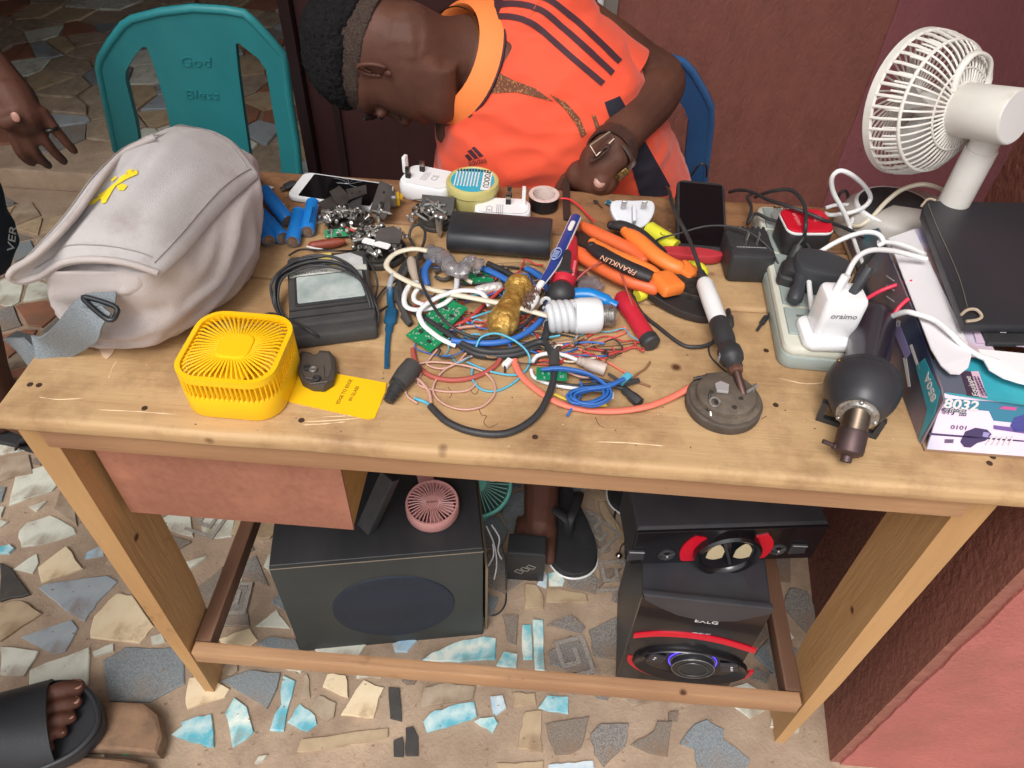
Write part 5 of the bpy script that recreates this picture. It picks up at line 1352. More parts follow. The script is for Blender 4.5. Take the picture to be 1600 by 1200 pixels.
for k in range(9):
    q = []
    o = rr_.uniform(-1, 1)
    for u, v, h in ((466, 529, .003), (446, 506, .005), (430, 472, .012), (432, 440, .024), (455, 419, .028), (490, 408, .030), (525, 409, .030), (556, 426, .028), (577, 458, .022), (587, 492, .013), (582, 522, .004)):
        e = 1 if 430 < v < 500 else .6
        q.append(tp(u + 5 * o * e + rr_.gauss(0, 1.2), v + (8 * o if v < 440 else 0) + rr_.gauss(0, 1.5), h + .0012 * k * (1 if h > .02 else .3)))
    if k > 4: q = q[1 + k % 2:-1]
    g = G(); g.tube(cr(q, 6), .0016, 7); O('cable_turn', g, M_black, lc, 1, smooth=80)
cable('lamp_lead', 'thin black lead looping from the coiled lamp towards the yellow fan', [(410, 494), (424, 490), (446, 497, .02), (470, 508, .027), (490, 521, .024), (505, 530, .006)], .0016, M_black)
cable('lamp_lead', 'thin black lead crossing behind the coiled lamp to the wire tangle', [(452, 399, .004), (470, 390, .02), (500, 391, .026), (530, 392, .028), (560, 392, .006), (600, 391, .012), (625, 400, .012)], .0013, M_black)
cable('lamp_lead', 'thin black lead leaving the lamp\'s right side towards the white cable loop', [(566, 395, .02), (583, 420, .026), (590, 445, .016), (586, 470, .012), (600, 452, .006), (620, 438, .006)], .0013, M_black)
cable('lamp_lead', 'thin black lead passing under the blue pry tool', [(584, 490, .012), (596, 484, .003), (612, 474, .002), (630, 462, .003)], .0012, M_black)
g = G(); a, b = tp(481, 385, .007), tp(540, 377, .007); g.lat(a, b, [(.002, 0), (.0055, .004), (.0062, .03), (.0056, (b - a).length * .78), (.003, (b - a).length)], 12); S('shrink_sleeve', g, mat('red_sleeve', (150, 74, 56), .5, c2=(130, 60, 46), ns=40), 'brown red sleeve of heat shrink lying behind the coiled lamp', 'sleeve')
cable('white_wire_end', 'short white wire end sticking out of the brown red sleeve', [(480, 385, .007), (490, 388, .010), (504, 390, .013)], .0015, M_white, 'wire')
def pcb(u0, v0, u1, v1, depth, label, n, seed, h=.003, tilt=0.0, big=True):
    M, L = at_px(u0, v0, u1, v1, h); M = M @ Matrix.Rotation(tilt, 4, 'X'); t = T('circuit_board', label, 'circuit board', M)
    g = G(); g.box((L / 2, depth / 2, 0), (L, depth, .0016), .0002); O('board', g, M_pcb, t, smooth=0)
    r_ = random.Random(seed); sg_ = G()
    for i in range(n):
        x, y = r_.uniform(.06, .94) * L, r_.uniform(.08, .92) * depth; s_ = r_.uniform(.0007, .0016)
        sg_.box((x, y, .0011), (s_ * r_.choice((1, 1.8)), s_ * r_.choice((1, 1.6)), .0006))
    O('solder_joints', sg_, M_solder, t, smooth=0, kind='stuff')
    for i in range(3):
        x, y = r_.uniform(.15, .85) * L, r_.uniform(.2, .8) * depth; g = G(); g.box((x, y, .0018), (.005, .0035, .002), .0003); O('chip', g, M_black, t, smooth=0)
    return t
pcb(508, 372, 552, 368, .011, 'narrow green circuit board lying in front of the screw heap beside the batteries', 14, 1, .005, .5)
for i, (pts, m, lb) in enumerate((([(536, 352, .012), (545, 358, .012), (560, 362, .012), (572, 366, .010), (590, 366, .012)], M_red, 'short red wire between the narrow board and the middle screw heap'),
                               ([(543, 345, .010), (550, 356, .010), (558, 358, .010)], M_cream, 'short white wire end beside the narrow green board'))):
    cable('wire', lb, pts, .0018, m, 'wire')

# ---- yellow box fan, card and plug cover
M_yfan = mat('yellow_plastic', (250, 200, 20), .4, c2=(246, 192, 16), ns=12)
A_, B_ = tp(300, 640), tp(416, 652); xn = (tp(428, 640) - tp(288, 622)).normalized()
cF = (tp(303, 641) + tp(415, 651)) / 2
A2, B2 = tp(302, 634), tp(440, 646)
fx = (B2 - A2).normalized(); fy = V((-fx.y, fx.x, 0)); FW = .112
cen = P(372, 575, TT + .02)
o0 = tp(283, 634); 
fan_c = (tp(318, 643) + tp(448, 618)) / 2 + fy * .045
fM = basis(P(367, 540, TT + .055) - V((0, 0, .055)), fx, fy, V((0, 0, 1)))
fy_ = T('box_fan', 'small yellow square desk fan with a radial grille, at the table\'s front left', 'fan', fM)
W2, R2, FH = .100, .026, .055
g = G(); g.prism(rrect(W2, W2, R2, 7), 0, .029, .003, fM); O('base_shell', g, M_yfan, fy_, 1, smooth=40)
def rr_ring(w, r, z, n=7): return [V((x, y, z)) for x, y in rrect(w, w, r, n)]
def band_ring(w, r, z0, z1, th):
    o, i_ = rrect(w, w, r, 7), rrect(w - 2 * th, w - 2 * th, max(.002, r - th), 7); n = len(o)
    g = G(); g.loft([[(o[k][0], o[k][1], z0), (o[k][0], o[k][1], z1), (i_[k][0], i_[k][1], z1), (i_[k][0], i_[k][1], z0)] for k in range(n)], fM, closed=True); return g
O('top_rim', band_ring(W2, R2, FH - .008, FH, .005), M_yfan, fy_, 1, smooth=50)
g = G(); g.prism(rrect(.034, .034, .010, 5), FH - .004, FH + .001, .001, fM); O('grille_hub', g, M_yfan, fy_, 1, smooth=40)
pr_o = [V(p) for p in resample([V((x, y, 0)) for x, y in rrect(W2 - .008, W2 - .008, R2 - .004, 7)] + [V((rrect(W2 - .008, W2 - .008, R2 - .004, 7)[0][0], rrect(W2 - .008, W2 - .008, R2 - .004, 7)[0][1], 0))], 56)][:-1]
pr_i = resample([V((x, y, 0)) for x, y in rrect(.032, .032, .010, 5)] + [V((*rrect(.032, .032, .010, 5)[0], 0))], 56)[:-1]
for k in range(56):
    g = G(); a, b = pr_i[k], pr_o[k]; m_ = a.lerp(b, .82)
    g.tube([fM @ V((a.x, a.y, FH - .0015)), fM @ V((m_.x, m_.y, FH - .0012)), fM @ V((b.x, b.y, FH - .005))], .00115, 6); O('grille_bar', g, M_yfan, fy_, 1, smooth=60)
pr_s = resample([V((x, y, 0)) for x, y in rrect(W2 - .002, W2 - .002, R2 - .001, 7)] + [V((*rrect(W2 - .002, W2 - .002, R2 - .001, 7)[0], 0))], 72)[:-1]
for k in range(72):
    p = pr_s[k]; g = G(); g.tube([fM @ V((p.x, p.y, .027)), fM @ V((p.x, p.y, FH - .005))], .0012, 6); O('side_bar', g, M_yfan, fy_, 1, smooth=60)
g = G(); g.cyl(fM @ V((0, 0, .026)), fM @ V((0, 0, .047)), .014, n=20); O('motor_hub', g, M_yfan, fy_, 1)
for k in range(5):
    a = k * 1.2566; g = G()
    g.prism([(.012, -.006), (.030, -.014), (.045, -.010), (.047, .004), (.036, .014), (.016, .010)], -.001, .001, .0003, fM @ Matrix.Translation((0, 0, .040)) @ Matrix.Rotation(a, 4, 'Z') @ Matrix.Scale(.88, 4) @ Matrix.Rotation(.45, 4, 'X')); O('blade', g, M_yfan, fy_, 1, smooth=40)
cardM = None
pts = [tp(428, 622, .0012), tp(448, 570, .0012), tp(604, 598, .0012), tp(602, 612, .0012), tp(586, 652, .0012), tp(576, 655, .0012)]
crd = T('yellow_card', 'thin yellow plastic card lying beside the yellow fan, under the dark plug cover', 'card', sum(pts, V((0, 0, 0))) / 6)
g = G(); g.prism([(p.x, p.y) for p in pts], TT + .0003, TT + .0013); O('card', g, mat('yellow_card', (246, 196, 22), .45, dirt=((220, 170, 60), 12, .6, .75)), crd, 1, smooth=0)
for i, tx in enumerate(('EDGE TO EDGE', 'IN GLASS')): 
    c0 = tp(538 + 15 * i, 612 + 3 * i, .0016); x = (tp(556 + 10 * i, 580, .0016) - tp(528 + 10 * i, 630, .0016)); O('lettering', text_g(tx, frame(c0, x), .0052), mat('print_olive', (150, 110, 20), .7), crd, 1, smooth=0)
g = G()
ol = [tp(u, v, .0) for u, v in ((469, 566), (474, 560), (486, 562), (492, 566), (498, 564), (502, 559), (518, 560), (525, 568), (527, 590), (522, 606), (508, 615), (490, 614), (474, 606), (468, 592))]
pc = T('plug_cover', 'dark grey half plug shell with screw posts lying on the yellow card', 'plug shell', sum(ol, V((0, 0, 0))) / len(ol))
g.prism([(p.x, p.y) for p in ol], TT + .0014, TT + .012, .002); O('shell', g, mat('shell_grey', (62, 56, 54), .55, c2=(74, 66, 60), ns=60), pc, 1, smooth=40)
il = [p + (sum(ol, V((0, 0, 0))) / len(ol) - p) * .22 for p in ol]; M_in = mat('shell_inside', (84, 76, 70), .6)
g = G(); g.prism([(p.x, p.y) for p in il], TT + .0115, TT + .0124); O('recess', g, M_in, pc, 1, smooth=0)
for u, v, m in ((490, 580, M_steel), (495, 594, M_black), (480, 577, M_black)):
    g = G(); c0 = tp(u, v, .0122); g.torus((c0.x, c0.y, c0.z + .0035), .0030, .0012, 16, 6); g.cyl(c0, c0 + V((0, 0, .003)), .003, n=12); O('screw_post', g, m, pc, 1)
for q in ([(484, 600), (512, 596)], [(505, 572), (506, 590)], [(478, 590), (488, 592)]):
    g = G(); g.tube([tp(u, v, .013) for u, v in q], .001, 6); O('rib', g, M_in, pc, 1)

# blue pry tool
q = [(604, 575, .003), (605, 545, .003), (607, 520, .0035), (610, 500, .004), (612, 485, .004), (609, 466, .005), (610, 448, .012)]
g = G(); g.tube(cr([tp(*p) for p in q], 6), [.0028, .003, .0032, .0045, .0075, .0075, .0045, .004, .004], 10, flat=.5); S('pry_tool', g, mat('tool_blue', (34, 92, 130), .4, c2=(30, 82, 116), ns=60), 'slim blue plastic pry tool lying between the coiled lamp and the wire tangle', 'pry tool', smooth=80)
g = G(); g.lat(tp(608, 450, .014), tp(614, 425, .020), [(.003, 0), (.0032, .012), (.0012, .022)], 10); S('tool_tip', g, mat('clear_tip', (170, 178, 190), .3), 'clear plastic tip at the upper end of the blue pry tool', 'tip')
# ================================================================== middle of the table: wires and tools
# black cable loop with a plug, big loops
cable('black_cable', 'thick black mains cable curving in a wide loop at the middle front of the table', [(672, 634, .004), (700, 660, .004), (745, 676, .0045), (795, 676, .005), (838, 650, .006), (860, 610, .010), (866, 580, .013), (862, 555, .014), (846, 534, .012), (800, 548, .010), (745, 546, .010), (690, 515, .010), (640, 480, .009), (626, 452, .009), (626, 425, .012), (640, 405, .014)], .0038, M_black, 'cable')
for pts, m, lb in (([(674, 635, .004), (664, 628, .003), (655, 625, .0025), (648, 622, .002)], M_lblue, 'blue core stripped at the end of the thick black cable'),
                   ([(674, 634, .004), (670, 612, .004), (655, 594, .004), (640, 588, .003)], M_pinkw, 'pinkish core stripped at the end of the thick black cable')):
    cable('wire', lb, pts, .0017, m, 'wire')
g = G(); a = tp(866, 574, .0135); b = tp(866, 552, .0135); g.cyl(a, b, .0056); S('tape_wrap', g, M_blackm, 'black tape wrapped round the thick looping cable', 'tape')
# angled black plug
t = T('cable_plug', 'angled black cable plug with a ribbed strain relief, right of the yellow card', 'plug', tp(630, 595))
a, b, c = tp(648, 568, .012), tp(622, 600, .011), tp(606, 627, .006)
g = G(); g.lat(a, b, [(.006, 0), (.0105, .003), (.0110, .02), (.0095, (b - a).length)], 14); O('plug_body', g, M_blackm, t, 1, smooth=50)
g = G(); L = (c - b).length; g.lat(b, c, [(.0092, -.002), (.0095, .003), (.0070, .004), (.0072, .012), (.0058, .0125), (.0062, .017), (.0050, .0175), (.0054, .022), (.0042, L)], 14); O('strain_relief', g, M_black, t, 1, smooth=40)
# coils
for lb, r, m, pts, fl in (
 ('white flat cable making a large loop over the wire tangle', .0024, M_cream, [(884, 500, .020), (850, 492, .022), (800, 478, .024), (740, 466, .024), (690, 456, .024), (645, 443, .020), (612, 425, .018), (604, 412, .018), (618, 396, .020), (645, 389, .022), (668, 392, .024)], 1.5),
 ('white flat cable coiling in a narrow S over the green circuit boards', .0023, M_white, [(765, 478, .018), (752, 458, .024), (720, 454, .026), (690, 462, .026), (668, 474, .024), (655, 488, .022), (660, 505, .018), (672, 517, .014), (690, 530, .010), (712, 540, .006)], 1.4),
 ('white flat cable dropping in a small loop at the left of the tangle', .0023, M_white, [(652, 440, .014), (640, 446, .016), (632, 462, .016), (634, 478, .014), (650, 484, .014), (680, 480, .016), (700, 470, .018), (712, 452, .018), (714, 430, .014), (712, 415, .010)], 1.4),
 ('white flat cable inside the smaller loop at the left of the tangle', .0022, M_white, [(660, 445, .015), (648, 458, .013), (648, 470, .012), (662, 476, .012)], 1.4),
 ('white cable end between the grey foil and the gold handle', .0026, M_cream, [(716, 424, .010), (728, 436, .010), (738, 442, .008)], None),
 ('thick blue cable sweeping along the bottom of the tangle', .0036, M_blue2, [(706, 532, .010), (740, 536, .011), (780, 535, .012), (815, 524, .012), (845, 500, .012), (858, 470, .012), (850, 440, .010), (828, 422, .008)], None),
 ('flat blue strip crossing under the gold handle', .0030, M_blue2, [(752, 418, .008), (775, 428, .010), (796, 440, .010), (812, 450, .008)], 1.5),
 ('flat blue strip right of the gold handle, under the toothbrush', .0030, M_blue2, [(822, 419, .006), (840, 428, .007), (856, 440, .006)], 1.5),
 ('flat blue cable standing upright inside the left of the tangle', .0030, M_blue2, [(668, 446, .006), (664, 432, .012), (664, 420, .014), (672, 408, .012)], 1.5),
 ('thick dark cable at the left side of the tangle', .0038, M_blackm, [(622, 460, .006), (626, 440, .010), (636, 420, .012), (648, 406, .012), (668, 398, .010), (700, 400, .006)], None),
 ('second dark cable running along the left side of the tangle', .0040, M_blackm, [(630, 494, .004), (640, 505, .006), (628, 480, .008), (620, 455, .007), (632, 428, .007), (642, 412, .007)], None),
 ('dark cable crossing behind the gold handle', .0038, M_black, [(762, 412, .006), (790, 425, .008), (808, 436, .008), (830, 442, .006)], None),
 ('black cable lying along the lower right of the tangle', .0042, M_black, [(700, 522, .006), (740, 552, .005), (790, 556, .005), (830, 546, .006), (850, 530, .008), (856, 505, .010)], None),
 ('thin black cable arching over the left of the tangle and the white loops', .0018, M_black, [(648, 384, .004), (640, 370, .012), (644, 355, .02), (656, 351, .024), (664, 362, .024), (662, 380, .02), (654, 398, .02), (652, 410, .026), (658, 440, .030), (672, 470, .030), (694, 500, .026), (722, 520, .020), (752, 528, .016), (790, 524, .014), (825, 502, .014), (845, 480, .014), (855, 455, .012)], None),
 ('reddish wire passing behind the gold handle', .0022, M_red, [(700, 512, .004), (730, 500, .006), (755, 478, .008), (786, 450, .008)], None),
 ('salmon coloured wire loop under the tangle', .0022, M_red, [(764, 505, .004), (790, 512, .004), (815, 506, .005), (836, 500, .005)], None),
 ('red sheathed wire bending along the table below the tangle', .0028, mat('dusty_red', (176, 84, 74), .55), [(645, 545, .003), (650, 566, .003), (670, 586, .003), (705, 594, .003), (745, 588, .003), (775, 570, .003), (786, 550, .004)], None),
 ('pale brown wire curving beneath the green boards', .0016, M_pinkw, [(672, 530, .003), (690, 520, .005), (720, 512, .006), (752, 509, .006)], None)):
    cable('cable', lb, pts, r, m, 'cable', flat=fl)
for lb, m, pts in (
 ('pink beige wire making a long oval loop in front of the tangle', M_pinkw, [(745, 553, .004), (700, 574, .003), (680, 596, .003), (678, 615, .003), (695, 632, .003), (725, 640, .003), (755, 634, .003), (773, 614, .003), (768, 592, .003), (745, 576, .004), (700, 567, .004), (660, 567, .004), (640, 580, .004), (632, 600, .003), (636, 618, .003), (652, 630, .003)]),
 ('pale pink wire lying in a flat curl left of the oval loop', M_pinkw, [(684, 545, .004), (672, 560, .003), (668, 570, .003), (690, 576, .003), (712, 568, .004), (728, 552, .005)]),
 ('pale brown wire loop inside the long oval loop', M_pinkw, [(658, 582, .002), (654, 600, .002), (672, 608, .002), (700, 612, .002), (730, 610, .002), (745, 598, .002)]),
 ('light blue wire making a round loop in front of the tangle', M_lblue, [(744, 542, .014), (752, 527, .020), (775, 521, .022), (800, 530, .020), (820, 545, .012), (828, 562, .006), (820, 580, .003), (800, 586, .003), (765, 580, .003), (730, 566, .003)]),
 ('light blue wire in a lower arc, touching the long pink loop', M_lblue, [(738, 575, .003), (738, 592, .002), (752, 608, .002), (775, 611, .002), (800, 600, .002), (818, 584, .003)]),
 ('short light blue wire left of the gold handle', M_lblue, [(736, 497, .008), (750, 492, .010), (768, 486, .010)]),
 ('light blue wire tip in front of the gold handle', M_lblue, [(730, 524, .010), (742, 522, .012), (750, 523, .012)]),
 ('teal and white wire ends below the bulb', M_lblue, [(842, 528, .006), (858, 527, .006), (875, 524, .007)]),
 ('pink wire running below the bulb to the red loop', M_pinkw, [(836, 532, .005), (860, 536, .004), (890, 534, .004), (902, 526, .004), (896, 516, .004)]),
 ('brown wire curled under the bulb', M_red, [(838, 548, .003), (860, 552, .003), (885, 540, .004), (910, 530, .004), (932, 518, .004)]),
 ('red wire bending in a hook right of the bulb', mat('dusty_red', (176, 84, 74), .55), [(905, 536, .003), (930, 545, .003), (965, 550, .003), (990, 540, .004), (998, 520, .008), (992, 490, .016), (980, 455, .024), (972, 432, .028), (962, 413, .030), (946, 408, .030), (920, 420, .026), (900, 438, .016)]),
 ('thin orange wire hooking upward right of the bulb', M_salmon, [(930, 542, .003), (950, 530, .003), (972, 522, .003), (980, 515, .003), (974, 512, .003), (962, 518, .003)]),
 ('olive and beige wire pair running to the red marker', mat('olive_wire', (150, 120, 86), .5), [(912, 537, .004), (940, 540, .003), (975, 537, .003), (998, 533, .003)]),
 ('pale red wire with a frayed end pointing to the magnet', M_salmon, [(890, 538, .004), (920, 552, .003), (950, 566, .003), (968, 577, .002), (978, 582, .002)]),
 ('brown stranded wire end beside the blue wire bundle', mat('brown_wire', (140, 100, 70), .6), [(980, 600, .003), (995, 585, .003), (1008, 576, .003), (1016, 565, .004)]),
 ('frayed brown wire end at the tip of the blue wire bundle', mat('brown_wire', (140, 100, 70), .6), [(985, 594, .003), (1000, 598, .002), (1016, 604, .002)])):
    cable('wire', lb, pts, .00125, m, 'wire', n=6)
cable('pink_cable', 'long salmon pink cable curving along the table front to the magnet stand', [(804, 562, .004), (810, 580, .004), (830, 602, .004), (870, 628, .004), (915, 640, .004), (965, 642, .004), (1015, 634, .005), (1055, 618, .006), (1085, 601, .010)], .0040, M_salmon, flat=.6)
cable('yellow_wire', 'thin yellow wire at the left of the salmon pink cable', [(808, 572, .002), (818, 592, .002), (838, 606, .002)], .0018, mat('yellow_wire', (222, 190, 70), .5), 'wire')
# blue wire bundle
rb = random.Random(21)
bd = T('wire_bundle', 'bundle of coiled blue wires tied together, with a small green board, at the table front', 'wire bundle', tp(910, 600))
for k in range(14):
    ox, oy = rb.uniform(-6, 6), rb.uniform(-4, 4)
    q = [tp(u + ox * f, v + oy * f, h + .0012 * k) for u, v, h, f in ((845, 578, .004, .4), (875, 577, .006, 1), (915, 585, .006, 1), (945, 605, .005, 1), (948, 620, .004, 1), (925, 632, .003, 1.2), (900, 630, .003, 1.2), (892, 618, .003, 1), (910, 610, .004, 1), (945, 605, .006, .8), (975, 592, .006, .3))]
    if k % 3 == 2: q = q[3:]
    g = G(); g.tube(cr(q, 6), .0013, 6); O('blue_wire', g, M_blue2, bd, 1, smooth=80)
for m, pts, r in ((M_white, [(832, 566, .006), (840, 556, .008), (862, 552, .010), (885, 556, .010), (902, 563, .010)], .0024), (M_white, [(830, 578, .004), (835, 590, .004), (860, 600, .004), (900, 607, .005), (940, 610, .005), (955, 614, .004), (956, 622, .003)], .0022), (mat('yellow_wire', (222, 190, 70), .5), [(866, 616, .003), (890, 626, .003), (920, 634, .003), (948, 633, .003)], .0018), (M_pinkw, [(884, 580, .010), (905, 588, .010), (920, 590, .010)], .0013), (M_pinkw, [(938, 598, .008), (946, 606, .008), (955, 610, .008)], .0013), (M_blue2, [(907, 597, .012), (910, 612, .010), (900, 628, .006), (886, 650, .003)], .0014), (M_black, [(872, 600, .006), (900, 602, .007), (930, 600, .008), (960, 604, .008), (985, 610, .006)], .0017), (M_black, [(950, 584, .010), (963, 592, .008), (972, 602, .006)], .0016), (M_black, [(905, 592, .008), (935, 592, .009), (965, 602, .008)], .0017)):
    g = G(); g.tube(cr([tp(*p) for p in pts], 6), r, 7); O('wire', g, m, bd, 1, smooth=80)
g = G(); a, b = tp(902, 563, .010), tp(946, 578, .008); L = (b - a).length; g.lat(a, b, [(.0034, 0), (.0050, .002), (.0042, .004), (.0054, .006), (.0046, .008), (.0062, .011), (.0072, .018), (.0072, L), (.0042, L + .0002), (.0042, L - .006)], 16); O('barrel_connector', g, mat('dirty_white', (206, 190, 180), .5, c2=(188, 170, 160), ns=60), bd, 1, smooth=40)
g = G(); a, b = tp(972, 606, .006), tp(1000, 630, .005); L = (b - a).length; g.lat(a, b, [(.0020, 0), (.0042, .003), (.0046, L * .4), (.0058, L * .6), (.0058, L)], 6); O('black_connector', g, M_black, bd, 1, smooth=30)
g = G(); g.cyl(tp(974, 600, .007), tp(998, 594, .006), .0028, n=8); O('black_tip', g, M_black, bd, 1)
g = G(); M = frame(tp(976, 592, .009), tp(984, 586, .009) - tp(968, 600, .009)); g.box((0, 0, 0), (.018, .008, .005), .001, M); O('blue_tie', g, M_lblue, bd, 1)
g = G(); M, L = at_px(838, 592, 886, 594, .012); g.box((L / 2, .008, 0), (L, .018, .0016), .0002, M); O('small_board', g, M_pcb, bd, 1, smooth=0)
sg_ = G()
for k in range(12): sg_.box((.003 + L * .9 * rb.random(), .001 + .014 * rb.random(), .0012), (.0018, .0024, .0008), M=M)
O('solder_joints', sg_, M_solder, bd, 1, smooth=0, kind='stuff')
g = G(); M, L = at_px(786, 575, 800, 560, .004); g.box((L / 2, 0, 0), (.012, .007, .006), .001, M); S('wire_connector', g, M_whitep, 'tiny white connector with a black wire inside the light blue loop', 'connector')
cable('wire', 'short black wire poking out of the tiny white connector', [(789, 572, .004), (789, 578, .003), (789, 582, .002)], .0012, M_black, 'wire')
# circuit boards
M_ = None
b1 = pcb(660, 520, 706, 530, .05, 'larger green circuit board with many solder joints under the white cables', 70, 31, .010, .15)
b1.matrix_world = frame(tp(652, 506, .009), tp(700, 530, .009) - tp(652, 506, .009)) @ Matrix.Rotation(.12, 4, 'X')
b2 = pcb(634, 524, 672, 550, .026, 'smaller green circuit board at the left front of the tangle', 36, 32, .007, .1)
b3 = pcb(724, 444, 775, 440, .03, 'dark green circuit board deep in the tangle below the power bank', 26, 33, .004, .0)
# clear twisted plastic film
M_film = mat('clear_film', (200, 196, 200), .12, trans=.75, spec=.6)
g = G(); q = cr([tp(668, 394, .014), tp(690, 402, .020), (tp(706, 418, .022)), tp(722, 424, .022), tp(738, 412, .022), tp(750, 418, .016)], 5)
g.tube(q, [.006 + .004 * abs(math.sin(i * 1.3)) for i in range(len(q))], 10, flat=1.0); gm = remesh(g, .003, smooth_it=1); wrinkle(gm, .003, 60, 4)
S('plastic_film', gm, M_film, 'crumpled strip of clear plastic film over the wires below the power bank', 'film', smooth=40)
g = G(); a, b = tp(740, 455, .008), tp(785, 448, .008); g.lat(a, b, [(.002, 0), (.006, .006), (.0065, .03), (.004, (b - a).length)], 10); gm = remesh(g, .0018, smooth_it=1); wrinkle(gm, .0012, 160, 2); S('foil_wrap', gm, mat('foil_white', (214, 210, 208), .35, .3), 'crumpled whitish foil twist left of the gold handle', 'foil', smooth=60)
g = G(); a, b = tp(642, 404, .016), tp(650, 440, .012); g.lat(a, b, [(.004, 0), (.0062, .006), (.0064, .02), (.004, (b - a).length)], 10); S('cable_joint', g, mat('taped_beige', (178, 162, 146), .6), 'beige taped cable joint at the left of the tangle', 'cable joint', smooth=60)
g = G(); g.tube(cr([tp(680, 426, .004), tp(690, 420, .006), tp(704, 422, .006), (tp(706, 432, .005)), tp(692, 437, .004), tp(680, 432, .004)], 5), .0022, 8); S('rubber_ring', g, M_blackm, 'small dark rubber ring lying inside the tangle', 'ring', smooth=80)
# gold foil wrapped handle
a, b = tp(812, 446, .022), tp(778, 520, .020); L = (b - a).length
g = G(); g.lat(a, b, [(.010, -.008), (.0155, -.002), (.0165, .006), (.0120, .014), (.0125, .03), (.0145, L * .62), (.0170, L * .72), (.0165, L * .86), (.012, L * .93), (.011, L)], 18)
gm = remesh(g, .0022, smooth_it=1); wrinkle(gm, .0011, 120, 3)
S('wrapped_screwdriver', gm, mat('gold_foil', (220, 180, 98), .38, .6, c2=(170, 122, 52), ns=110, bump=.6, bs=240, lo=.4, hi=.7), 'screwdriver with its handle wrapped in crumpled gold foil, in the tangle', 'screwdriver', smooth=60)
# toothbrush
tb = T('toothbrush', 'old blue and white toothbrush leaning across the tangle, bristles down', 'toothbrush', tp(850, 430))
M_tbl = mat('brush_blue', (44, 66, 140), .35)
top = [tp(900, 338, .030), tp(888, 365, .032), tp(874, 395, .034), tp(862, 418, .036), tp(846, 442, .036)]
q = cr(top, 6); g = G(); g.tube(q, [.0062 if i < 16 else .0062 - .003 * (i - 15) / 9 for i in range(len(q))], 12, flat=.6); O('handle', g, M_tbl, tb, 1, smooth=80)
g = G(); qq = [p - V((0, 0, .0016)) for p in q]; g.tube(qq, [.0074 if i < 16 else .0074 - .0035 * (i - 15) / 9 for i in range(len(q))], 12, flat=.55); O('handle_edge', g, M_whitep, tb, 1, smooth=80)
g = G(); M = frame(tp(893, 352, .0385), tp(898, 342, .036) - tp(888, 362, .0365)); g.prism(rrect(.020, .0058, .0028), -.002, .0008, .0003, M); O('white_inset', g, M_whitep, tb, 1)
g = G(); M = frame(tp(869, 396, .0415), tp(876, 384, .036) - tp(862, 410, .0365)); g.torus((0, 0, 0), .006, .0006, 20, 6, M @ Matrix.Diagonal((2.0, .9, 1, 1)))
for k in range(5): g.box((-.006 + .003 * k, 0, -.0006), (.0008, .006, .0012), M=M)
O('thumb_grip', g, mat('brush_pale', (150, 170, 214), .4), tb, 1)
g = G(); g.tube(cr([tp(847, 441, .036), tp(840, 452, .035), tp(832, 470, .032), tp(824, 480, .030)], 5), [.0032, .0026, .005, .005], 10, flat=1.3); O('brush_neck', g, M_whitep, tb, 1, smooth=80)
bmt = mat('bristles', (150, 116, 100), .9, c2=(110, 82, 70), ns=300)
r_ = random.Random(2); dirb = (tp(824, 480, .03) - tp(840, 450, .035)).normalized(); sid = dirb.cross(V((0, 0, 1))).normalized(); g = G()
for i in range(120):
    p = tp(838, 456, .036) + dirb * (.028 * r_.random()) + sid * r_.uniform(-.0045, .0045); e = p + V((-.3 + r_.gauss(0, .25), -.2 + r_.gauss(0, .25), .9)) * .008
    g.tube([p, e], [.0006, .0004], 4)
O('bristles', g, bmt, tb, 1, smooth=0, kind='stuff')
# red and black tool handle
rt = T('screwdriver', 'red handled screwdriver with a black ball end beside the toothbrush', 'screwdriver', tp(880, 440))
a, b = tp(888, 390, .020), tp(876, 462, .018); L = (b - a).length; M_redp = mat('red_plastic', (196, 40, 58), .4)
g = G(); g.lat(a, b, [(.004, -.03), (.009, -.022), (.0125, 0), (.0150, L * .4), (.0150, L * .72), (.011, L * .8)], 16); O('grip', g, M_redp, rt, 1, smooth=50)
g = G(); g.sph(b - (b - a).normalized() * .004, (.0165, .0165, .0150), 20, 14); O('ball_end', g, M_black, rt, 1, smooth=80)
g = G(); up_ = V((0, -.35, 1)).normalized(); M = frame(a.lerp(b, .42) + up_ * .0145, b - a, up_); g.prism([(p.x, p.y) for p in cr([V((-.022, .0, 0)), V((-.014, .005, 0)), V((.012, .0065, 0)), V((.02, .009, 0)), V((.02, -.009, 0)), V((.012, -.0065, 0)), V((-.014, -.005, 0))], 4, True)], -.003, .002, .001, M); O('black_inlay', g, M_black, rt, 1)
for s_ in (-1, 1):
    for k in range(7): 
        g = G(); g.box((-.004 + .004 * k, s_ * .0105, -.002), (.0014, .003, .003), .0004, M); O('grip_rib', g, mat('rib_pink', (226, 120, 130), .5), rt, 1)
# blue handle
g = G(); q = cr([tp(893, 462, .010), tp(920, 461, .012), tp(945, 470, .011), tp(964, 479, .009)], 6); g.tube(q, [.009] * 8 + [.0085] * 6 + [.006] * 5, 12); S('pry_bar', g, mat('blue_handle', (22, 128, 204), .3), 'bright blue plastic tool lying behind the spiral bulb', 'tool', smooth=80)
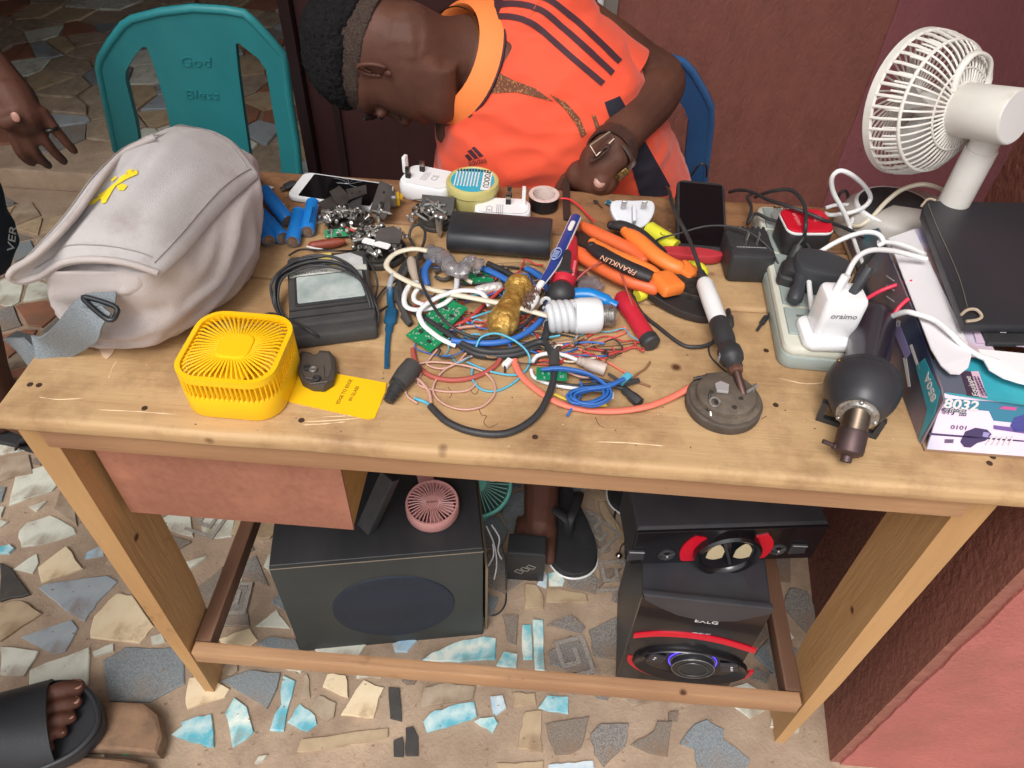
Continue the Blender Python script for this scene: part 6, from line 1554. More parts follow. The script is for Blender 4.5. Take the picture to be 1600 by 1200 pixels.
# spiral bulb
bl = T('spiral_bulb', 'white spiral energy saving bulb lying on its side in front of the tools', 'bulb', tp(905, 495))
a, b = tp(850, 495, .020), tp(962, 492, .018); ax = (b - a).normalized(); Mb = axisM(a, b); L = (b - a).length
g = G()
M_bulb = mat('bulb_glass', (214, 216, 218), .18, spec=.7, c2=(196, 198, 202), ns=12)
for ph_ in (0, math.pi):
    q = [Mb @ V((.0145 * math.cos(ph_ + t), .0145 * math.sin(ph_ + t), .004 + t * .0024)) for t in [k * .22 for k in range(58)]]
    gg = G(); gg.tube(q, .0046, 10); O('glass_spiral', gg, M_bulb, bl, 1, smooth=80)
g = G(); g.lathe([(.012, L * .40), (.0195, L * .42), (.0205, L * .5), (.0205, L * .72), (.018, L * .78), (.0125, L * .80)], 28, Mb); O('ballast', g, M_whiteb, bl, 1, smooth=40)
prf = [(.0118, L * .79)]
for k in range(5): prf += [(.0128, L * (.80 + .035 * k)), (.0112, L * (.817 + .035 * k))]
prf += [(.0105, L * .985), (.005, L)]
g = G(); g.lathe(prf, 24, Mb); O('screw_cap', g, M_steel, bl, 1, smooth=60)
g = G(); g.torus((0, 0, 0), .006, .0022, 18, 8, axisM(tp(853, 474, .014), tp(853, 474, .014) + V((.3, -.6, .5)))); S('white_clip', g, M_whitep, 'small white loop clip at the bulb\'s spiral end', 'clip')
# red marker / screwdriver with black cap
rm = T('red_marker', 'red tool tube with a black end cap pointing towards the viewer', 'marker', tp(995, 505))
a, b = tp(972, 466, .010), tp(1014, 531, .010); L = (b - a).length; g = G(); g.lat(a, b, [(.006, -.006), (.0105, 0), (.0105, L * .3), (.0098, L * .34), (.0098, L - .002)], 18); O('tube', g, M_redp, rm, 1, smooth=40)
g = G(); g.lat(a, b, [(.0092, L - .004), (.0108, L - .003), (.0108, L + .006), (.0085, L + .0085)], 18); O('end_cap', g, M_black, rm, 1, smooth=40)
g = G(); M = frame(a.lerp(b, .6) + V((0, -.006, .0072)), b - a); g.prism(rrect(.04, .004, .0015), -.003, .0012, 0, M); O('dark_slot', g, mat('red_dark', (120, 20, 34), .5), rm, 1)
# pliers
M_org = mat('orange_grip', (234, 112, 62), .45, c2=(222, 100, 54), ns=20, dirt=((190, 84, 52), 40, .6, .75))
M_orl2 = mat('orange_grip_light', (246, 132, 58), .45, dirt=((210, 100, 50), 40, .62, .78))
M_grip = mat('grip_black', (48, 44, 46), .55, c2=(38, 36, 38), ns=60, bump=.1)
def grip(pts, r, m, t, name='handle', flat=.85): 
    q = cr([tp(*p) for p in pts], 6); n = len(q); rs = [r * (.72 + .28 * min(1, i / 4, (n - 1 - i) / 4 + .4)) for i in range(n)]
    g = G(); g.tube(q, rs, 14, flat=flat); g.sph(q[0], rs[0], 12, 8); return O(name, g, m, t, 1, smooth=80)
p1 = T('pliers', 'pliers with orange and black handles printed FRANKLIN, jaws towards the soldering iron', 'pliers', tp(970, 420))
grip([(892, 388, .014), (915, 403, .016), (945, 420, .018), (980, 437, .020), (1010, 446, .020), (1028, 452, .018)], .0100, M_org, p1)
grip([(926, 380, .022), (950, 395, .026), (985, 410, .028), (1015, 424, .026), (1030, 438, .022)], .0090, M_orl2, p1)
grip([(924, 386, .030), (945, 399, .034), (975, 415, .036), (1018, 433, .033)], .0098, M_grip, p1, 'grip_cover', .7)
g = G(); M = frame(tp(1042, 443, .026), tp(1060, 440, .022) - tp(1030, 446, .026)); g.box((0, 0, 0), (.030, .034, .016), .004, M, .004); O('guard', g, M_orl2, p1, 1, smooth=40)
g = G(); c0 = tp(1074, 452, .014); M = frame(c0, tp(1100, 465, .014) - tp(1055, 448, .014)); g.prism([(p.x, p.y) for p in cr([V((-.022, .012, 0)), V((.0, .020, 0)), V((.022, .016, 0)), V((.034, .0, 0)), V((.02, -.012, 0)), V((-.004, -.016, 0)), V((-.022, -.012, 0))], 4, True)], -.006, .006, .0015, M); g.cyl(M @ V((0, 0, .005)), M @ V((0, 0, .008)), .006); O('jaw', g, M_dsteel, p1, 1, smooth=40)
g = G(); M2 = frame(tp(1060, 478, .008), tp(1120, 490, .006) - tp(1030, 465, .01)); g.prism([(p.x, p.y) for p in cr([V((-.04, .006, 0)), V((-.01, .014, 0)), V((.03, .010, 0)), V((.046, -.002, 0)), V((.03, -.014, 0)), V((-.004, -.012, 0))], 4, True)], -.005, .005, .0012, M2); O('jaw', g, mat('jaw_dark', (70, 66, 66), .5, .6), p1, 1, smooth=40)
tv = tp(965, 410, .0425); tx = tp(1010, 430, .040) - tp(935, 395, .040)
O('lettering', text_g('FRANKLIN', basis(tp(966, 414, .0418), -tx.normalized(), -frame(tv, tx, V((0, -.45, 1))).col[1].to_3d(), frame(tv, tx, V((0, -.45, 1))).col[2].to_3d()), .0095, sx=1.1), mat('print_orange', (226, 170, 140), .6), p1, 1, smooth=0)
p2 = T('pliers', 'pliers with plain orange handles lying behind the FRANKLIN pair', 'pliers', tp(990, 400))
grip([(912, 354, .012), (935, 366, .014), (965, 380, .016), (990, 393, .016), (1010, 410, .015)], .0092, M_org, p2)
grip([(978, 362, .020), (1000, 378, .024), (1025, 400, .024), (1050, 415, .022), (1066, 420, .020)], .0105, M_orl2, p2)
grip([(955, 352, .018), (975, 354, .022), (1000, 366, .024), (1020, 384, .022), (1036, 398, .020)], .0080, M_grip, p2, 'grip_cover')
g = G(); M = frame(tp(1072, 424, .018), tp(1090, 440, .016) - tp(1055, 414, .02)); g.box((0, 0, 0), (.026, .022, .013), .003, M, .004); O('guard', g, M_orl2, p2, 1, smooth=40)
g = G(); g.tube(cr([tp(1078, 412, .018), tp(1094, 415, .014), tp(1100, 426, .012), tp(1090, 434, .012)], 4), .0055, 10, flat=.6); O('yellow_spring_cover', g, mat('lime_yellow', (226, 222, 60), .45), p2, 1, smooth=80)
g = G(); M = frame(tp(1090, 446, .010), tp(1110, 462, .010) - tp(1078, 436, .012)); g.prism([(-.016, -.012), (.006, -.013), (.022, -.004), (.022, .004), (.004, .012), (-.016, .012)], -.005, .005, .001, M); O('jaw', g, M_dsteel, p2, 1, smooth=40)
g = G(); M = frame(tp(925, 382, .006), tp(960, 395, .006) - tp(900, 372, .006)); g.prism(rrect(.07, .024, .006), -.006, .004, .002, M); S('tool_pouch', g, mat('dark_brown', (52, 40, 36), .6), 'dark brown block under the two orange pliers', 'block')
# bag of tiny screws, dark red patch
g = G(); q = [tp(900, 436, .005), tp(930, 434, .007), tp(944, 446, .007), tp(930, 462, .005), tp(904, 456, .005)]; c0 = sum(q, V((0, 0, 0))) / 5; g.prism([(p.x - c0.x, p.y - c0.y) for p in q], -.005, .004, .002, Matrix.Translation(c0)); gm = remesh(g, .002, smooth_it=1); wrinkle(gm, .002, 90, 3); S('plastic_packet', gm, M_film, 'small clear packet of screws lying under the pliers', 'packet', smooth=40)
g = G(); g.prism([(p.x, p.y) for p in (tp(896, 425), tp(915, 428), tp(940, 470), tp(915, 474))], TT + .0006, TT + .004, .001); S('maroon_pad', g, mat('maroon_pad', (110, 52, 60), .7), 'dull maroon pad under the clear screw packet', 'pad')
# yellow cylinder, small yellow tube
yt = T('yellow_marker', 'short bright yellow marker lying behind the pliers', 'marker', tp(1030, 370)); a, b = tp(1012, 358, .012), tp(1056, 386, .010); L = (b - a).length
g = G(); g.lat(a, b, [(.010, 0), (.0115, .002), (.0115, L * .75), (.009, L * .8), (.009, L)], 18); O('barrel', g, mat('lime_yellow', (226, 222, 60), .45), yt, 1, smooth=40)
g = G(); M = frame(a.lerp(b, .5) + V((0, -.005, .0102)), b - a); g.torus((0, 0, 0), .0032, .0005, 16, 5, M); g.box((0, 0, 0), (.003, .0006, .0008), M=M); O('emblem', g, mat('print_black', (30, 30, 34), .6), yt, 1)
g = G(); a, b = tp(995, 462, .008), tp(1010, 456, .008); g.lat(a, b, [(.0075, 0), (.008, .002), (.008, (b - a).length), (.005, (b - a).length), (.005, .004)], 16, True, True); S('yellow_stopper', g, mat('lime_yellow', (226, 222, 60), .45), 'small hollow yellow cap in front of the lower pliers handle', 'cap', smooth=40)
# red knife handle
g = G(); M = frame(tp(1076, 398, .010), tp(1122, 402, .008) - tp(1040, 396, .012)); g.prism([(p.x, p.y) for p in cr([V((-.044, .004, 0)), V((-.01, .010, 0)), V((.024, .009, 0)), V((.046, .001, 0)), V((.028, -.009, 0)), V((-.01, -.010, 0)), V((-.04, -.006, 0))], 5, True)], -.006, .006, .002, M); kn = S('knife_handle', g, mat('dusty_red_plastic', (188, 56, 64), .5), 'flat red cutter handle in front of the propped black smartphone', 'cutter', smooth=40)
# plug adapter white with two pins, standing
wa = T('plug_adapter', 'white three pin plug adapter standing behind the orange pliers', 'adapter', tp(990, 350))
c0 = tp(989, 334, .030); x = CR.copy(); n = (V((0, -.52, .86))).normalized(); M = frame(c0, x, n)
g = G(); g.prism([(p.x, p.y) for p in cr([V((-.026, .018, 0)), V((.0, .019, 0)), V((.026, .018, 0)), V((.027, .0, 0)), V((.012, -.018, 0)), V((-.012, -.018, 0)), V((-.027, .0, 0))], 4, True)], -.010, 0, .002, M); O('face', g, mat('adapter_white', (206, 208, 214), .4), wa, 1, smooth=40)
g = G(); g.box((0, 0, -.020), (.036, .026, .024), .003, M, .004); O('body', g, M_whitep, wa, 1, smooth=40)
for dx in (-.013, .013):
    g = G(); g.box((dx, .008, .008), (.0062, .004, .018), .0006, M); O('pin', g, mat('pin_white', (206, 206, 210), .35), wa, 1)
    g = G(); g.box((dx, .008, .018), (.0058, .0036, .005), .0008, M); O('pin_tip', g, M_steel, wa, 1)
g = G(); g.box((0, -.004, .006), (.0042, .022, .012), .0008, M); O('earth_pin', g, mat('adapter_white', (206, 208, 214), .4), wa, 1)
g = G(); M = frame(tp(955, 318, .003), tp(962, 322, .003) - tp(946, 314, .003)); g.box((0, 0, 0), (.016, .010, .002), .0003, M); S('blue_chip', g, mat('chip_blue', (46, 90, 110), .5, c2=(160, 190, 200), ns=300, lo=.55, hi=.6), 'small blue printed chip behind the white three pin adapter', 'chip')
cable('red_wire', 'thin bright red wire lying from the tape roll to the pliers', [(872, 311, .004), (888, 311, .006), (905, 322, .006), (918, 336, .005), (928, 346, .012)], .0014, mat('bright_red', (222, 60, 66), .4), 'wire')
g = G(); M = frame(tp(885, 310, .003), tp(886, 340, .003) - tp(884, 288, .003)); g.prism(rrect(.10, .010, .003), -.003, .001, 0, M); S('dark_bar', g, mat('dark_brown', (52, 40, 36), .6), 'dark narrow bar standing out behind the toothbrush handle', 'bar')
g = G(); M = frame(tp(936, 320, .002), V((.6, -1, 0))); g.box((0, 0, 0), (.018, .0012, .001), .0, M); g.prism([(-.012, -.002), (-.006, -.0035), (-.006, .0035), (-.012, .002)], -.001, .001, 0, M); gm = remesh(g, .0007, smooth_it=0); S('small_pin', gm, M_dsteel, 'small flat pin lying left of the white three pin adapter', 'pin')

# black adapter with two flat prongs
A_, B_ = tp(1140, 444), tp(1192, 446); ad = T('power_adapter', 'black power adapter with two flat metal prongs up, left of the extension block', 'adapter', tp(1170, 420))
xn = (tp(1200, 402, .03) - tp(1145, 400, .03)).normalized(); yn = V((-xn.y, xn.x, 0)); w = .056; d = .062; hh = .040
c0 = tp(1167, 442) + yn * d / 2; M = basis(c0, xn, yn, V((0, 0, 1)))
M_adp = mat('adapter_black', (48, 48, 50), .5, c2=(58, 58, 60), ns=40, bump=.05)
g = G(); g.prism(rrect(w * .96, d, .006), 0, hh, .004, M); O('body', g, M_adp, ad, 1, smooth=40)
g = G(); g.box((0, -d * .24, hh - .002), (w * .9, .004, .007), .001, M); O('step', g, M_adp, ad, 1)
for k in range(8): 
    g = G(); g.box((-w * .4 + k * w * .115, d * .46, hh - .0006), (.003, .006, .003), .0008, M); O('grip_rib', g, M_adp, ad, 1)
for dx in (-.007, .0065):
    g = G(); g.box((dx, -d * .08, hh + .0075), (.0015, .0055, .017), .0004, M); O('prong', g, M_steel, ad, 1)
fine_print(M @ Matrix.Translation((0, -d * .24, hh + .0016)), w * .7, .003, 1, M_grey_p, ad)
cable('thin_cable', 'thin grey cable arching over the black adapter to a tiny plug', [(1022, 378, .012), (1035, 371, .022), (1060, 365, .030), (1100, 354, .040), (1135, 353, .048), (1165, 360, .05), (1192, 378, .046), (1210, 400, .036), (1220, 430, .022), (1215, 460, .012), (1202, 490, .006), (1190, 508, .004)], .0013, M_black)
g = G(); a, b = tp(1198, 494, .005), tp(1183, 516, .004); g.lat(a, b, [(.0016, 0), (.0032, .002), (.0034, .014), (.0018, .0145), (.0017, (b - a).length)], 10); S('tiny_plug', g, M_black, 'tiny black barrel plug at the end of the thin grey cable', 'plug', smooth=40)
# soldering iron
si = T('soldering_iron', 'soldering iron with a white and black handle, its tip resting on the round magnet', 'soldering iron', tp(1110, 490))
q0, q1 = tp(1094, 424, .036), tp(1160, 606, .028); d_ = q1 - q0; L = d_.length; D = lambda f: q0 + d_ * f
Ms = axisM(q0, q1)
g = G(); g.lathe([(.0026, -.004), (.0036, 0), (.0052, L * .06), (.0064, L * .10)], 14, Ms); 
for k in range(6): g.torus((0, 0, L * (.005 + .014 * k)), .0034 + .0004 * k, .0012, 14, 6, Ms)
gm = remesh(g, .0007, smooth_it=0); O('strain_relief', gm, M_black, si, 1, smooth=40)
g = G(); g.lathe([(.0078, L * .10), (.0098, L * .13), (.0102, L * .30), (.0098, L * .47)], 22, Ms); O('white_grip', g, M_whitep, si, 1, smooth=40)
g = G(); g.lathe([(.0100, L * .465), (.0112, L * .49), (.0112, L * .62), (.0098, L * .66), (.0100, L * .69), (.0128, L * .71), (.0132, L * .76), (.0120, L * .79), (.0086, L * .81), (.0080, L * .85)], 22, Ms); O('black_grip', g, M_black, si, 1, smooth=40)
g = G(); g.lathe([(.0070, L * .84), (.0074, L * .86), (.0068, L * .88), (.0050, L * .885)], 18, Ms); O('ring_collar', g, mat('copper_ring', (150, 110, 96), .4, .8), si, 1, smooth=40)
g = G(); q2 = D(.88); e_ = tp(1166, 632, .016); g.lat(q2, e_, [(.0044, 0), (.0046, (e_ - q2).length * .7), (.0032, (e_ - q2).length * .82), (.0018, (e_ - q2).length)], 14); O('barrel', g, mat('burnt_steel', (96, 72, 66), .45, .7), si, 1, smooth=40)
O('lettering', text_g('1507', axisM(D(.77), q1) @ Matrix.Rotation(0, 4, 'Z') @ Matrix.Translation((0, .0134, 0)) @ Matrix.Rotation(-math.pi / 2, 4, 'X'), .006), M_grey_p, si, 1, smooth=0)
cable('iron_cord', 'black cord of the soldering iron rising over the phone to the wall side', [(1094, 422, .036), (1085, 395, .042), (1075, 370, .045), (1062, 345, .05), (1050, 318, .04), (1046, 300, .02), (1040, 293, -.01)], .0026, M_black)
cable('grey_cord', 'dark cord looping from behind the red marker to the soldering iron', [(992, 440, .006), (990, 462, .004), (1002, 488, .003), (1030, 512, .003), (1065, 538, .003), (1090, 542, .004), (1112, 536, .005), (1130, 522, .005), (1142, 512, .004)], .0022, M_black)
g = G(); g.lat(tp(1142, 512, .005), tp(1137, 478, .005), [(.002, 0), (.0042, .004), (.0046, .018), (.0028, .020), (.0026, .032)], 10); S('barrel_plug', g, M_black, 'black barrel plug lying right of the soldering iron\'s white grip', 'plug', smooth=40)
cable('thin_wire', 'thin black wire hanging from the cord beside the soldering iron', [(1118, 528, .004), (1108, 540, .003), (1110, 556, .002), (1124, 572, .002), (1136, 582, .003)], .0009, M_black, 'wire')
# magnet stand
c0 = tp(1128, 636); st_ = T('magnet_stand', 'dusty round speaker magnet used as a soldering stand, with nails stuck to it', 'magnet', c0)
M_dust = mat('dusty_iron', (112, 100, 88), .75, .3, c2=(86, 76, 68), ns=50, bump=.2, dirt=((140, 126, 110), 24, .5, .7))
Mc = Matrix.Translation(c0); g = G(); g.lathe([(.0375, 0), (.039, .002), (.039, .011), (.0375, .0125)], 40, Mc); O('ferrite_ring', g, mat('ferrite', (74, 66, 60), .8, c2=(92, 82, 74), ns=60, bump=.15), st_, 1, smooth=40)
g = G(); g.lathe([(.036, .012), (.0362, .015), (.031, .0162), (.030, .0215), (.028, .023), (.002, .0235)], 40, Mc); O('iron_cap', g, M_dust, st_, 1, smooth=40)
for u, v in ((1112, 612), (1130, 606), (1120, 628), (1148, 636), (1158, 622)):
    g = G(); a = tp(u, v, .0238); g.lathe([(.0026, -.001), (.0022, .0004)], 12, Matrix.Translation(a)); O('rivet_hole', g, mat('hole_brown', (54, 46, 40), .8), st_, 1)
def bit(name, pts, r, label, m=M_dsteel, head=None):
    g = G(); g.tube([tp(*p) for p in pts], r, 8)
    if head: a = tp(*pts[-1]); b = tp(*pts[-2]); d2 = (a - b).normalized(); g.lat(a - d2 * .001, a + d2 * .002, [(head, 0), (head, .0016), (head * .5, .003)], 10)
    if head: 
        gm = remesh(g, .0006, smooth_it=0); return S(name, gm, m, label, 'nail', smooth=50)
    return S(name, g, m, label, 'nail', smooth=50)
bit('nail', [(1178, 606, .024), (1178, 650, .006)], .0016, 'dark nail standing against the right side of the magnet stand', head=.0042)
bit('nail', [(1160, 636, .016), (1158, 664, .004)], .0016, 'grey screw leaning on the front right of the magnet stand', M_steel, head=.0036)
bit('nail', [(1109, 614, .026), (1108, 640, .018)], .0014, 'short screw lying across the front of the magnet stand\'s cap', M_dsteel, head=.0030)
bit('nail', [(1084, 592, .018), (1102, 588, .020)], .0018, 'stubby bolt at the rear left of the magnet stand')
bit('nail', [(1103, 585, .020), (1134, 587, .020)], .0012, 'thin nail along the rear edge of the magnet stand')
bit('nail', [(1165, 614, .022), (1182, 602, .024)], .0024, 'angled steel clip at the rear right of the magnet stand', M_steel)
bit('nail', [(1110, 640, .018), (1111, 656, .012)], .0020, 'small hinge pin at the front of the magnet stand', M_steel)
g = G(); M = frame(tp(1128, 605, .027), V((1, .2, 0))); g.prism([(-.007, -.005), (.004, -.008), (.008, .002), (.001, .008), (-.006, .005)], -.002, .0015, .0004, M); S('solder_blob', g, mat('bright_solder', (226, 226, 226), .25, .6), 'bright solder lump on top of the magnet stand', 'solder')
g = G(); M = frame(tp(1120, 665, .003), tp(1138, 660, .004) - tp(1104, 658, .003), V((0, -.4, 1))); g.prism([(-.016, .008), (.016, .006), (.0, -.007)], -.0006, .0006, 0, M); S('metal_corner', g, mat('tin_plate', (190, 180, 164), .4, .6), 'triangular tin corner piece leaning at the magnet stand\'s front', 'plate')
g = G(); g.torus((0, 0, 0), .0048, .0012, 18, 6, frame(tp(1117, 628, .026), V((1, 0, 0)), V((0, -.3, 1)))); S('small_ring', g, M_steel, 'small steel ring on top of the magnet stand', 'ring')

wt_ = T('wire_tangle', 'tangle of thin loose coloured wires among the tools at the middle of the table', 'wires', tp(780, 490))
rq = random.Random(77); wc_ = [M_red, M_black, M_pinkw, M_lblue, M_blackm, M_cream, mat('olive_wire', (150, 120, 86), .5), M_blue2, M_salmon, M_red, M_black]
for k in range(46):
    if k < 30: cx, cy, rx, ry = rq.uniform(670, 850), rq.uniform(425, 545), rq.uniform(18, 60), rq.uniform(10, 28)
    else: cx, cy, rx, ry = rq.uniform(840, 960), rq.uniform(528, 560), rq.uniform(20, 60), rq.uniform(5, 14)
    a = rq.uniform(0, 6.28); sp = rq.uniform(2.5, 6); q = []
    for i in range(9):
        t = a + sp * i / 8; q.append(tp(cx + rx * math.cos(t) + rq.gauss(0, 5), cy + ry * math.sin(t) + rq.gauss(0, 3), .0025 + .007 * rq.random()))
    g = G(); g.tube(cr(q, 5), rq.choice((.0007, .0009, .0012)), 6); O('wire', g, rq.choice(wc_), wt_, 1, smooth=80)
# ================================================================== right end of the table
# extension block
eb = T('extension_block', 'long grey white extension block full of plugs at the right of the table', 'extension block', tp(1265, 440))
A_, B_ = tp(1226, 546, .028), tp(1322, 546, .028); Z_ = tp(1180, 318, .028)
yb_ = (Z_ - A_); yn = yb_.normalized(); Lb = yb_.length; wb = .072
xn = V((yn.y, -yn.x, 0)).normalized()
M = basis(A_ + xn * wb / 2, xn, yn, V((0, 0, 1)))
M_strip = mat('strip_white', (212, 212, 198), .4, c2=(196, 196, 182), ns=8, dirt=((168, 162, 146), 16, .58, .76))
M_strip2 = mat('strip_grey', (160, 170, 166), .45, c2=(148, 158, 154), ns=14)
g = G(); g.prism([(p[0], p[1] + Lb / 2) for p in rrect(wb, Lb, .014, 5)], -.028, -.010, .003, M); O('base', g, M_strip2, eb, 1, smooth=40)
g = G(); g.prism([(p[0], p[1] + Lb / 2) for p in rrect(wb * .97, Lb * .985, .013, 5)], -.012, 0, .004, M); O('cover', g, M_strip, eb, 1, smooth=40)
ns_ = 5; pitch = (Lb - .03) / ns_
for k in range(ns_):
    y0 = .022 + pitch * (k + .5)
    g = G(); g.box((0, y0, .0008), (wb * .78, pitch * .86, .0036), .001, M); O('socket_face', g, M_strip2, eb, 1, smooth=30)
    for dx, dy, sx, sy in ((-.012, .008, .009, .004), (-.012, -.008, .009, .004), (.014, .0, .004, .009)):
        g = G(); g.box((dx, y0 + dy, .0022), (sx, sy, .0016), .0004, M); O('socket_hole', g, mat('hole_grey', (104, 108, 104), .6), eb, 1)
g = G(); g.lathe([(.016, .0), (.016, .003), (.013, .0036), (.005, .0042), (.004, .003)], 24, M @ Matrix.Translation((-.004, Lb - .032, .002))); O('switch_knob', g, mat('knob_grey', (140, 142, 138), .5), eb, 1)
O('lettering', text_g('MAX', basis(tp(1226, 327, .0286), xn, yn, V((0, 0, 1))), .014), mat('print_black', (30, 30, 34), .6), eb, 1, smooth=0)
def onstrip(u, v, h): return tp(u, v, .030 + h)
# red topped charger
rcg = T('red_charger', 'black charger with a red top and white trim standing on the extension block', 'charger', tp(1245, 350, .03))
c0 = tp(1262, 340, .07); xr = (tp(1292, 352, .07) - tp(1228, 352, .07)).normalized(); M = frame(V((c0.x, c0.y, TT + .030)), xr, V((0, 0, 1)))
g = G(); g.prism(rrect(.058, .050, .012, 6), 0, .033, .004, M); O('body', g, mat('charger_black', (48, 44, 46), .45), rcg, 1, smooth=40)
g = G(); g.prism(rrect(.0575, .0495, .012, 6), .031, .0345, .001, M); O('trim', g, M_whitep, rcg, 1, smooth=40)
g = G(); g.prism(rrect(.056, .048, .011, 6), .033, .0375, .002, M); O('red_top', g, mat('red_top', (196, 22, 44), .35), rcg, 1, smooth=40)
O('lettering', text_g('oraimo', M @ Matrix.Translation((-.012, .0, .0377)) @ Matrix.Rotation(math.radians(-90), 4, 'Z'), .009), mat('print_rose', (220, 130, 130), .5), rcg, 1, smooth=0)
g = G(); g.torus((0, 0, 0), .0055, .0006, 20, 6, M @ Matrix.Translation((.014, .002, .0378))); g.box((0, -.0055, .0001), (.014, .0012, .0006), M=M @ Matrix.Translation((.014, .002, .0378))); O('emblem', g, mat('print_rose', (220, 130, 130), .5), rcg, 1)
for lb, pts, r in (('thick black lead crossing over the red topped charger', [(1140, 300, .012), (1155, 297, .03), (1175, 300, .045), (1200, 312, .06), (1230, 322, .073), (1262, 333, .074), (1290, 345, .07), (1320, 356, .05), (1345, 368, .04), (1370, 375, .045), (1366, 392, .05), (1345, 420, .055), (1330, 450, .06)], .0024),
                   ('black lead arching over the charger to the black plug below', [(1180, 308, .03), (1205, 299, .06), (1235, 297, .075), (1252, 312, .079), (1259, 330, .079), (1259, 352, .076), (1256, 370, .06), (1246, 384, .05)], .0024),
                   ('black lead looping down the left side of the extension block', [(1178, 302, .01), (1168, 308, .02), (1174, 325, .02), (1168, 350, .02), (1180, 334, .035), (1200, 342, .038), (1222, 348, .040)], .0022),
                   ('black lead bending behind the black plug', [(1256, 376, .05), (1264, 386, .048), (1266, 398, .044)], .0022),
                   ('dark lead running down the right side of the extension block', [(1330, 360, .006), (1338, 400, .005), (1346, 440, .004), (1356, 478, .005), (1362, 500, .006)], .0035),
                   ('small dark loop of cable behind the white cables', [(1310, 316, .004), (1312, 302, .016), (1322, 299, .02), (1325, 312, .016), (1318, 322, .004)], .0022),
                   ('thin black loop behind the propped black smartphone', [(1080, 275, .0), (1092, 258, .03), (1103, 258, .03), (1104, 276, .0)], .0016)):
    cable('black_lead', lb, pts, r, M_black)
# black plugs
pl = T('ribbed_plug', 'black plug with a ribbed cable sleeve pushed into the extension block', 'plug', tp(1238, 430, .03))
a, b = onstrip(1247, 386, .024), onstrip(1233, 432, .014); L = (b - a).length; g = G(); pr = [(.0042, 0)]
for k in range(6): pr += [(.0068 + .0005 * k, L * (.06 + .08 * k)), (.0054 + .0005 * k, L * (.11 + .08 * k))]
pr += [(.0100, L * .6), (.0110, L * .8), (.009, L)]
g.lat(a, b, pr, 16); O('strain_relief', g, M_black, pl, 1, smooth=40)
g = G(); M = frame(onstrip(1233, 430, .006), b - a); g.prism(rrect(.034, .026, .009, 5), -.006, .010, .003, M); O('plug_body', g, M_black, pl, 1, smooth=40)
pl = T('big_plug', 'bulky dark adapter plug beside the white charger on the extension block', 'plug', tp(1280, 420, .03))
c0 = onstrip(1280, 424, .02); M = frame(V((c0.x, c0.y, TT + .031)), xn * .95 + yn * -.2)
g = G(); g.prism([(p.x, p.y) for p in cr([V((-.030, .012, 0)), V((-.02, .022, 0)), V((.004, .024, 0)), V((.028, .014, 0)), V((.034, -.004, 0)), V((.024, -.020, 0)), V((-.016, -.022, 0)), V((-.030, -.008, 0))], 4, True)], 0, .034, .005, M); O('body', g, mat('plug_charcoal', (56, 58, 62), .5, bump=.05), pl, 1, smooth=40)
g = G(); a, b = onstrip(1255, 424, .02), onstrip(1240, 472, .008); g.lat(a, b, [(.007, -.01), (.009, 0), (.0085, .012), (.0068, .02), (.0085, .03), (.0088, (b - a).length * .9), (.006, (b - a).length)], 14); O('dark_arm', g, mat('plug_charcoal', (44, 46, 50), .5), pl, 1, smooth=50)
# white charger
wc = T('white_charger', 'white charger printed oraimo with two cables plugged in its top', 'charger', tp(1300, 500, .03))
c0 = tp(1300, 500, .05); xw = (tp(1330, 490, .06) - tp(1278, 488, .06)).normalized(); M = frame(V((c0.x, c0.y, TT + .029)), xw)
M = M @ Matrix.Rotation(math.radians(0), 4, 'X')
g = G(); g.prism(rrect(.054, .050, .012, 6), .0, .010, .003, M @ Matrix.Translation((-.004, -.004, 0))); O('foot_plate', g, M_glossw, wc, 1, smooth=40)
g = G(); g.prism(rrect(.044, .036, .007, 6), .008, .058, .004, M @ Matrix.Translation((.002, .002, 0))); O('body', g, M_glossw, wc, 1, smooth=40)
O('lettering', text_g('oraimo', M @ Matrix.Translation((.002, -.0165, .040)) @ Matrix.Rotation(math.pi / 2, 4, 'X'), .0095), mat('print_grey2', (120, 120, 124), .5), wc, 1, smooth=0)
a = M @ V((-.006, .004, .056)); b = tp(1322, 436, .088)
g = G(); g.prism(rrect(.012, .008, .003), -.002, .020, .001, axisM(a, a + V((.25, .25, .9)))); S('usb_plug', g, M_whitep, 'white plug of the white cable in the white charger\'s top', 'plug')
g = G(); a2 = M @ V((.012, .004, .056)); g.prism(rrect(.013, .009, .003), -.002, .030, .001, axisM(a2, a2 + V((.35, .35, .9)))); S('usb_plug', g, mat('plug_charcoal', (44, 46, 50), .5), 'dark plug beside the white one in the white charger\'s top', 'plug')
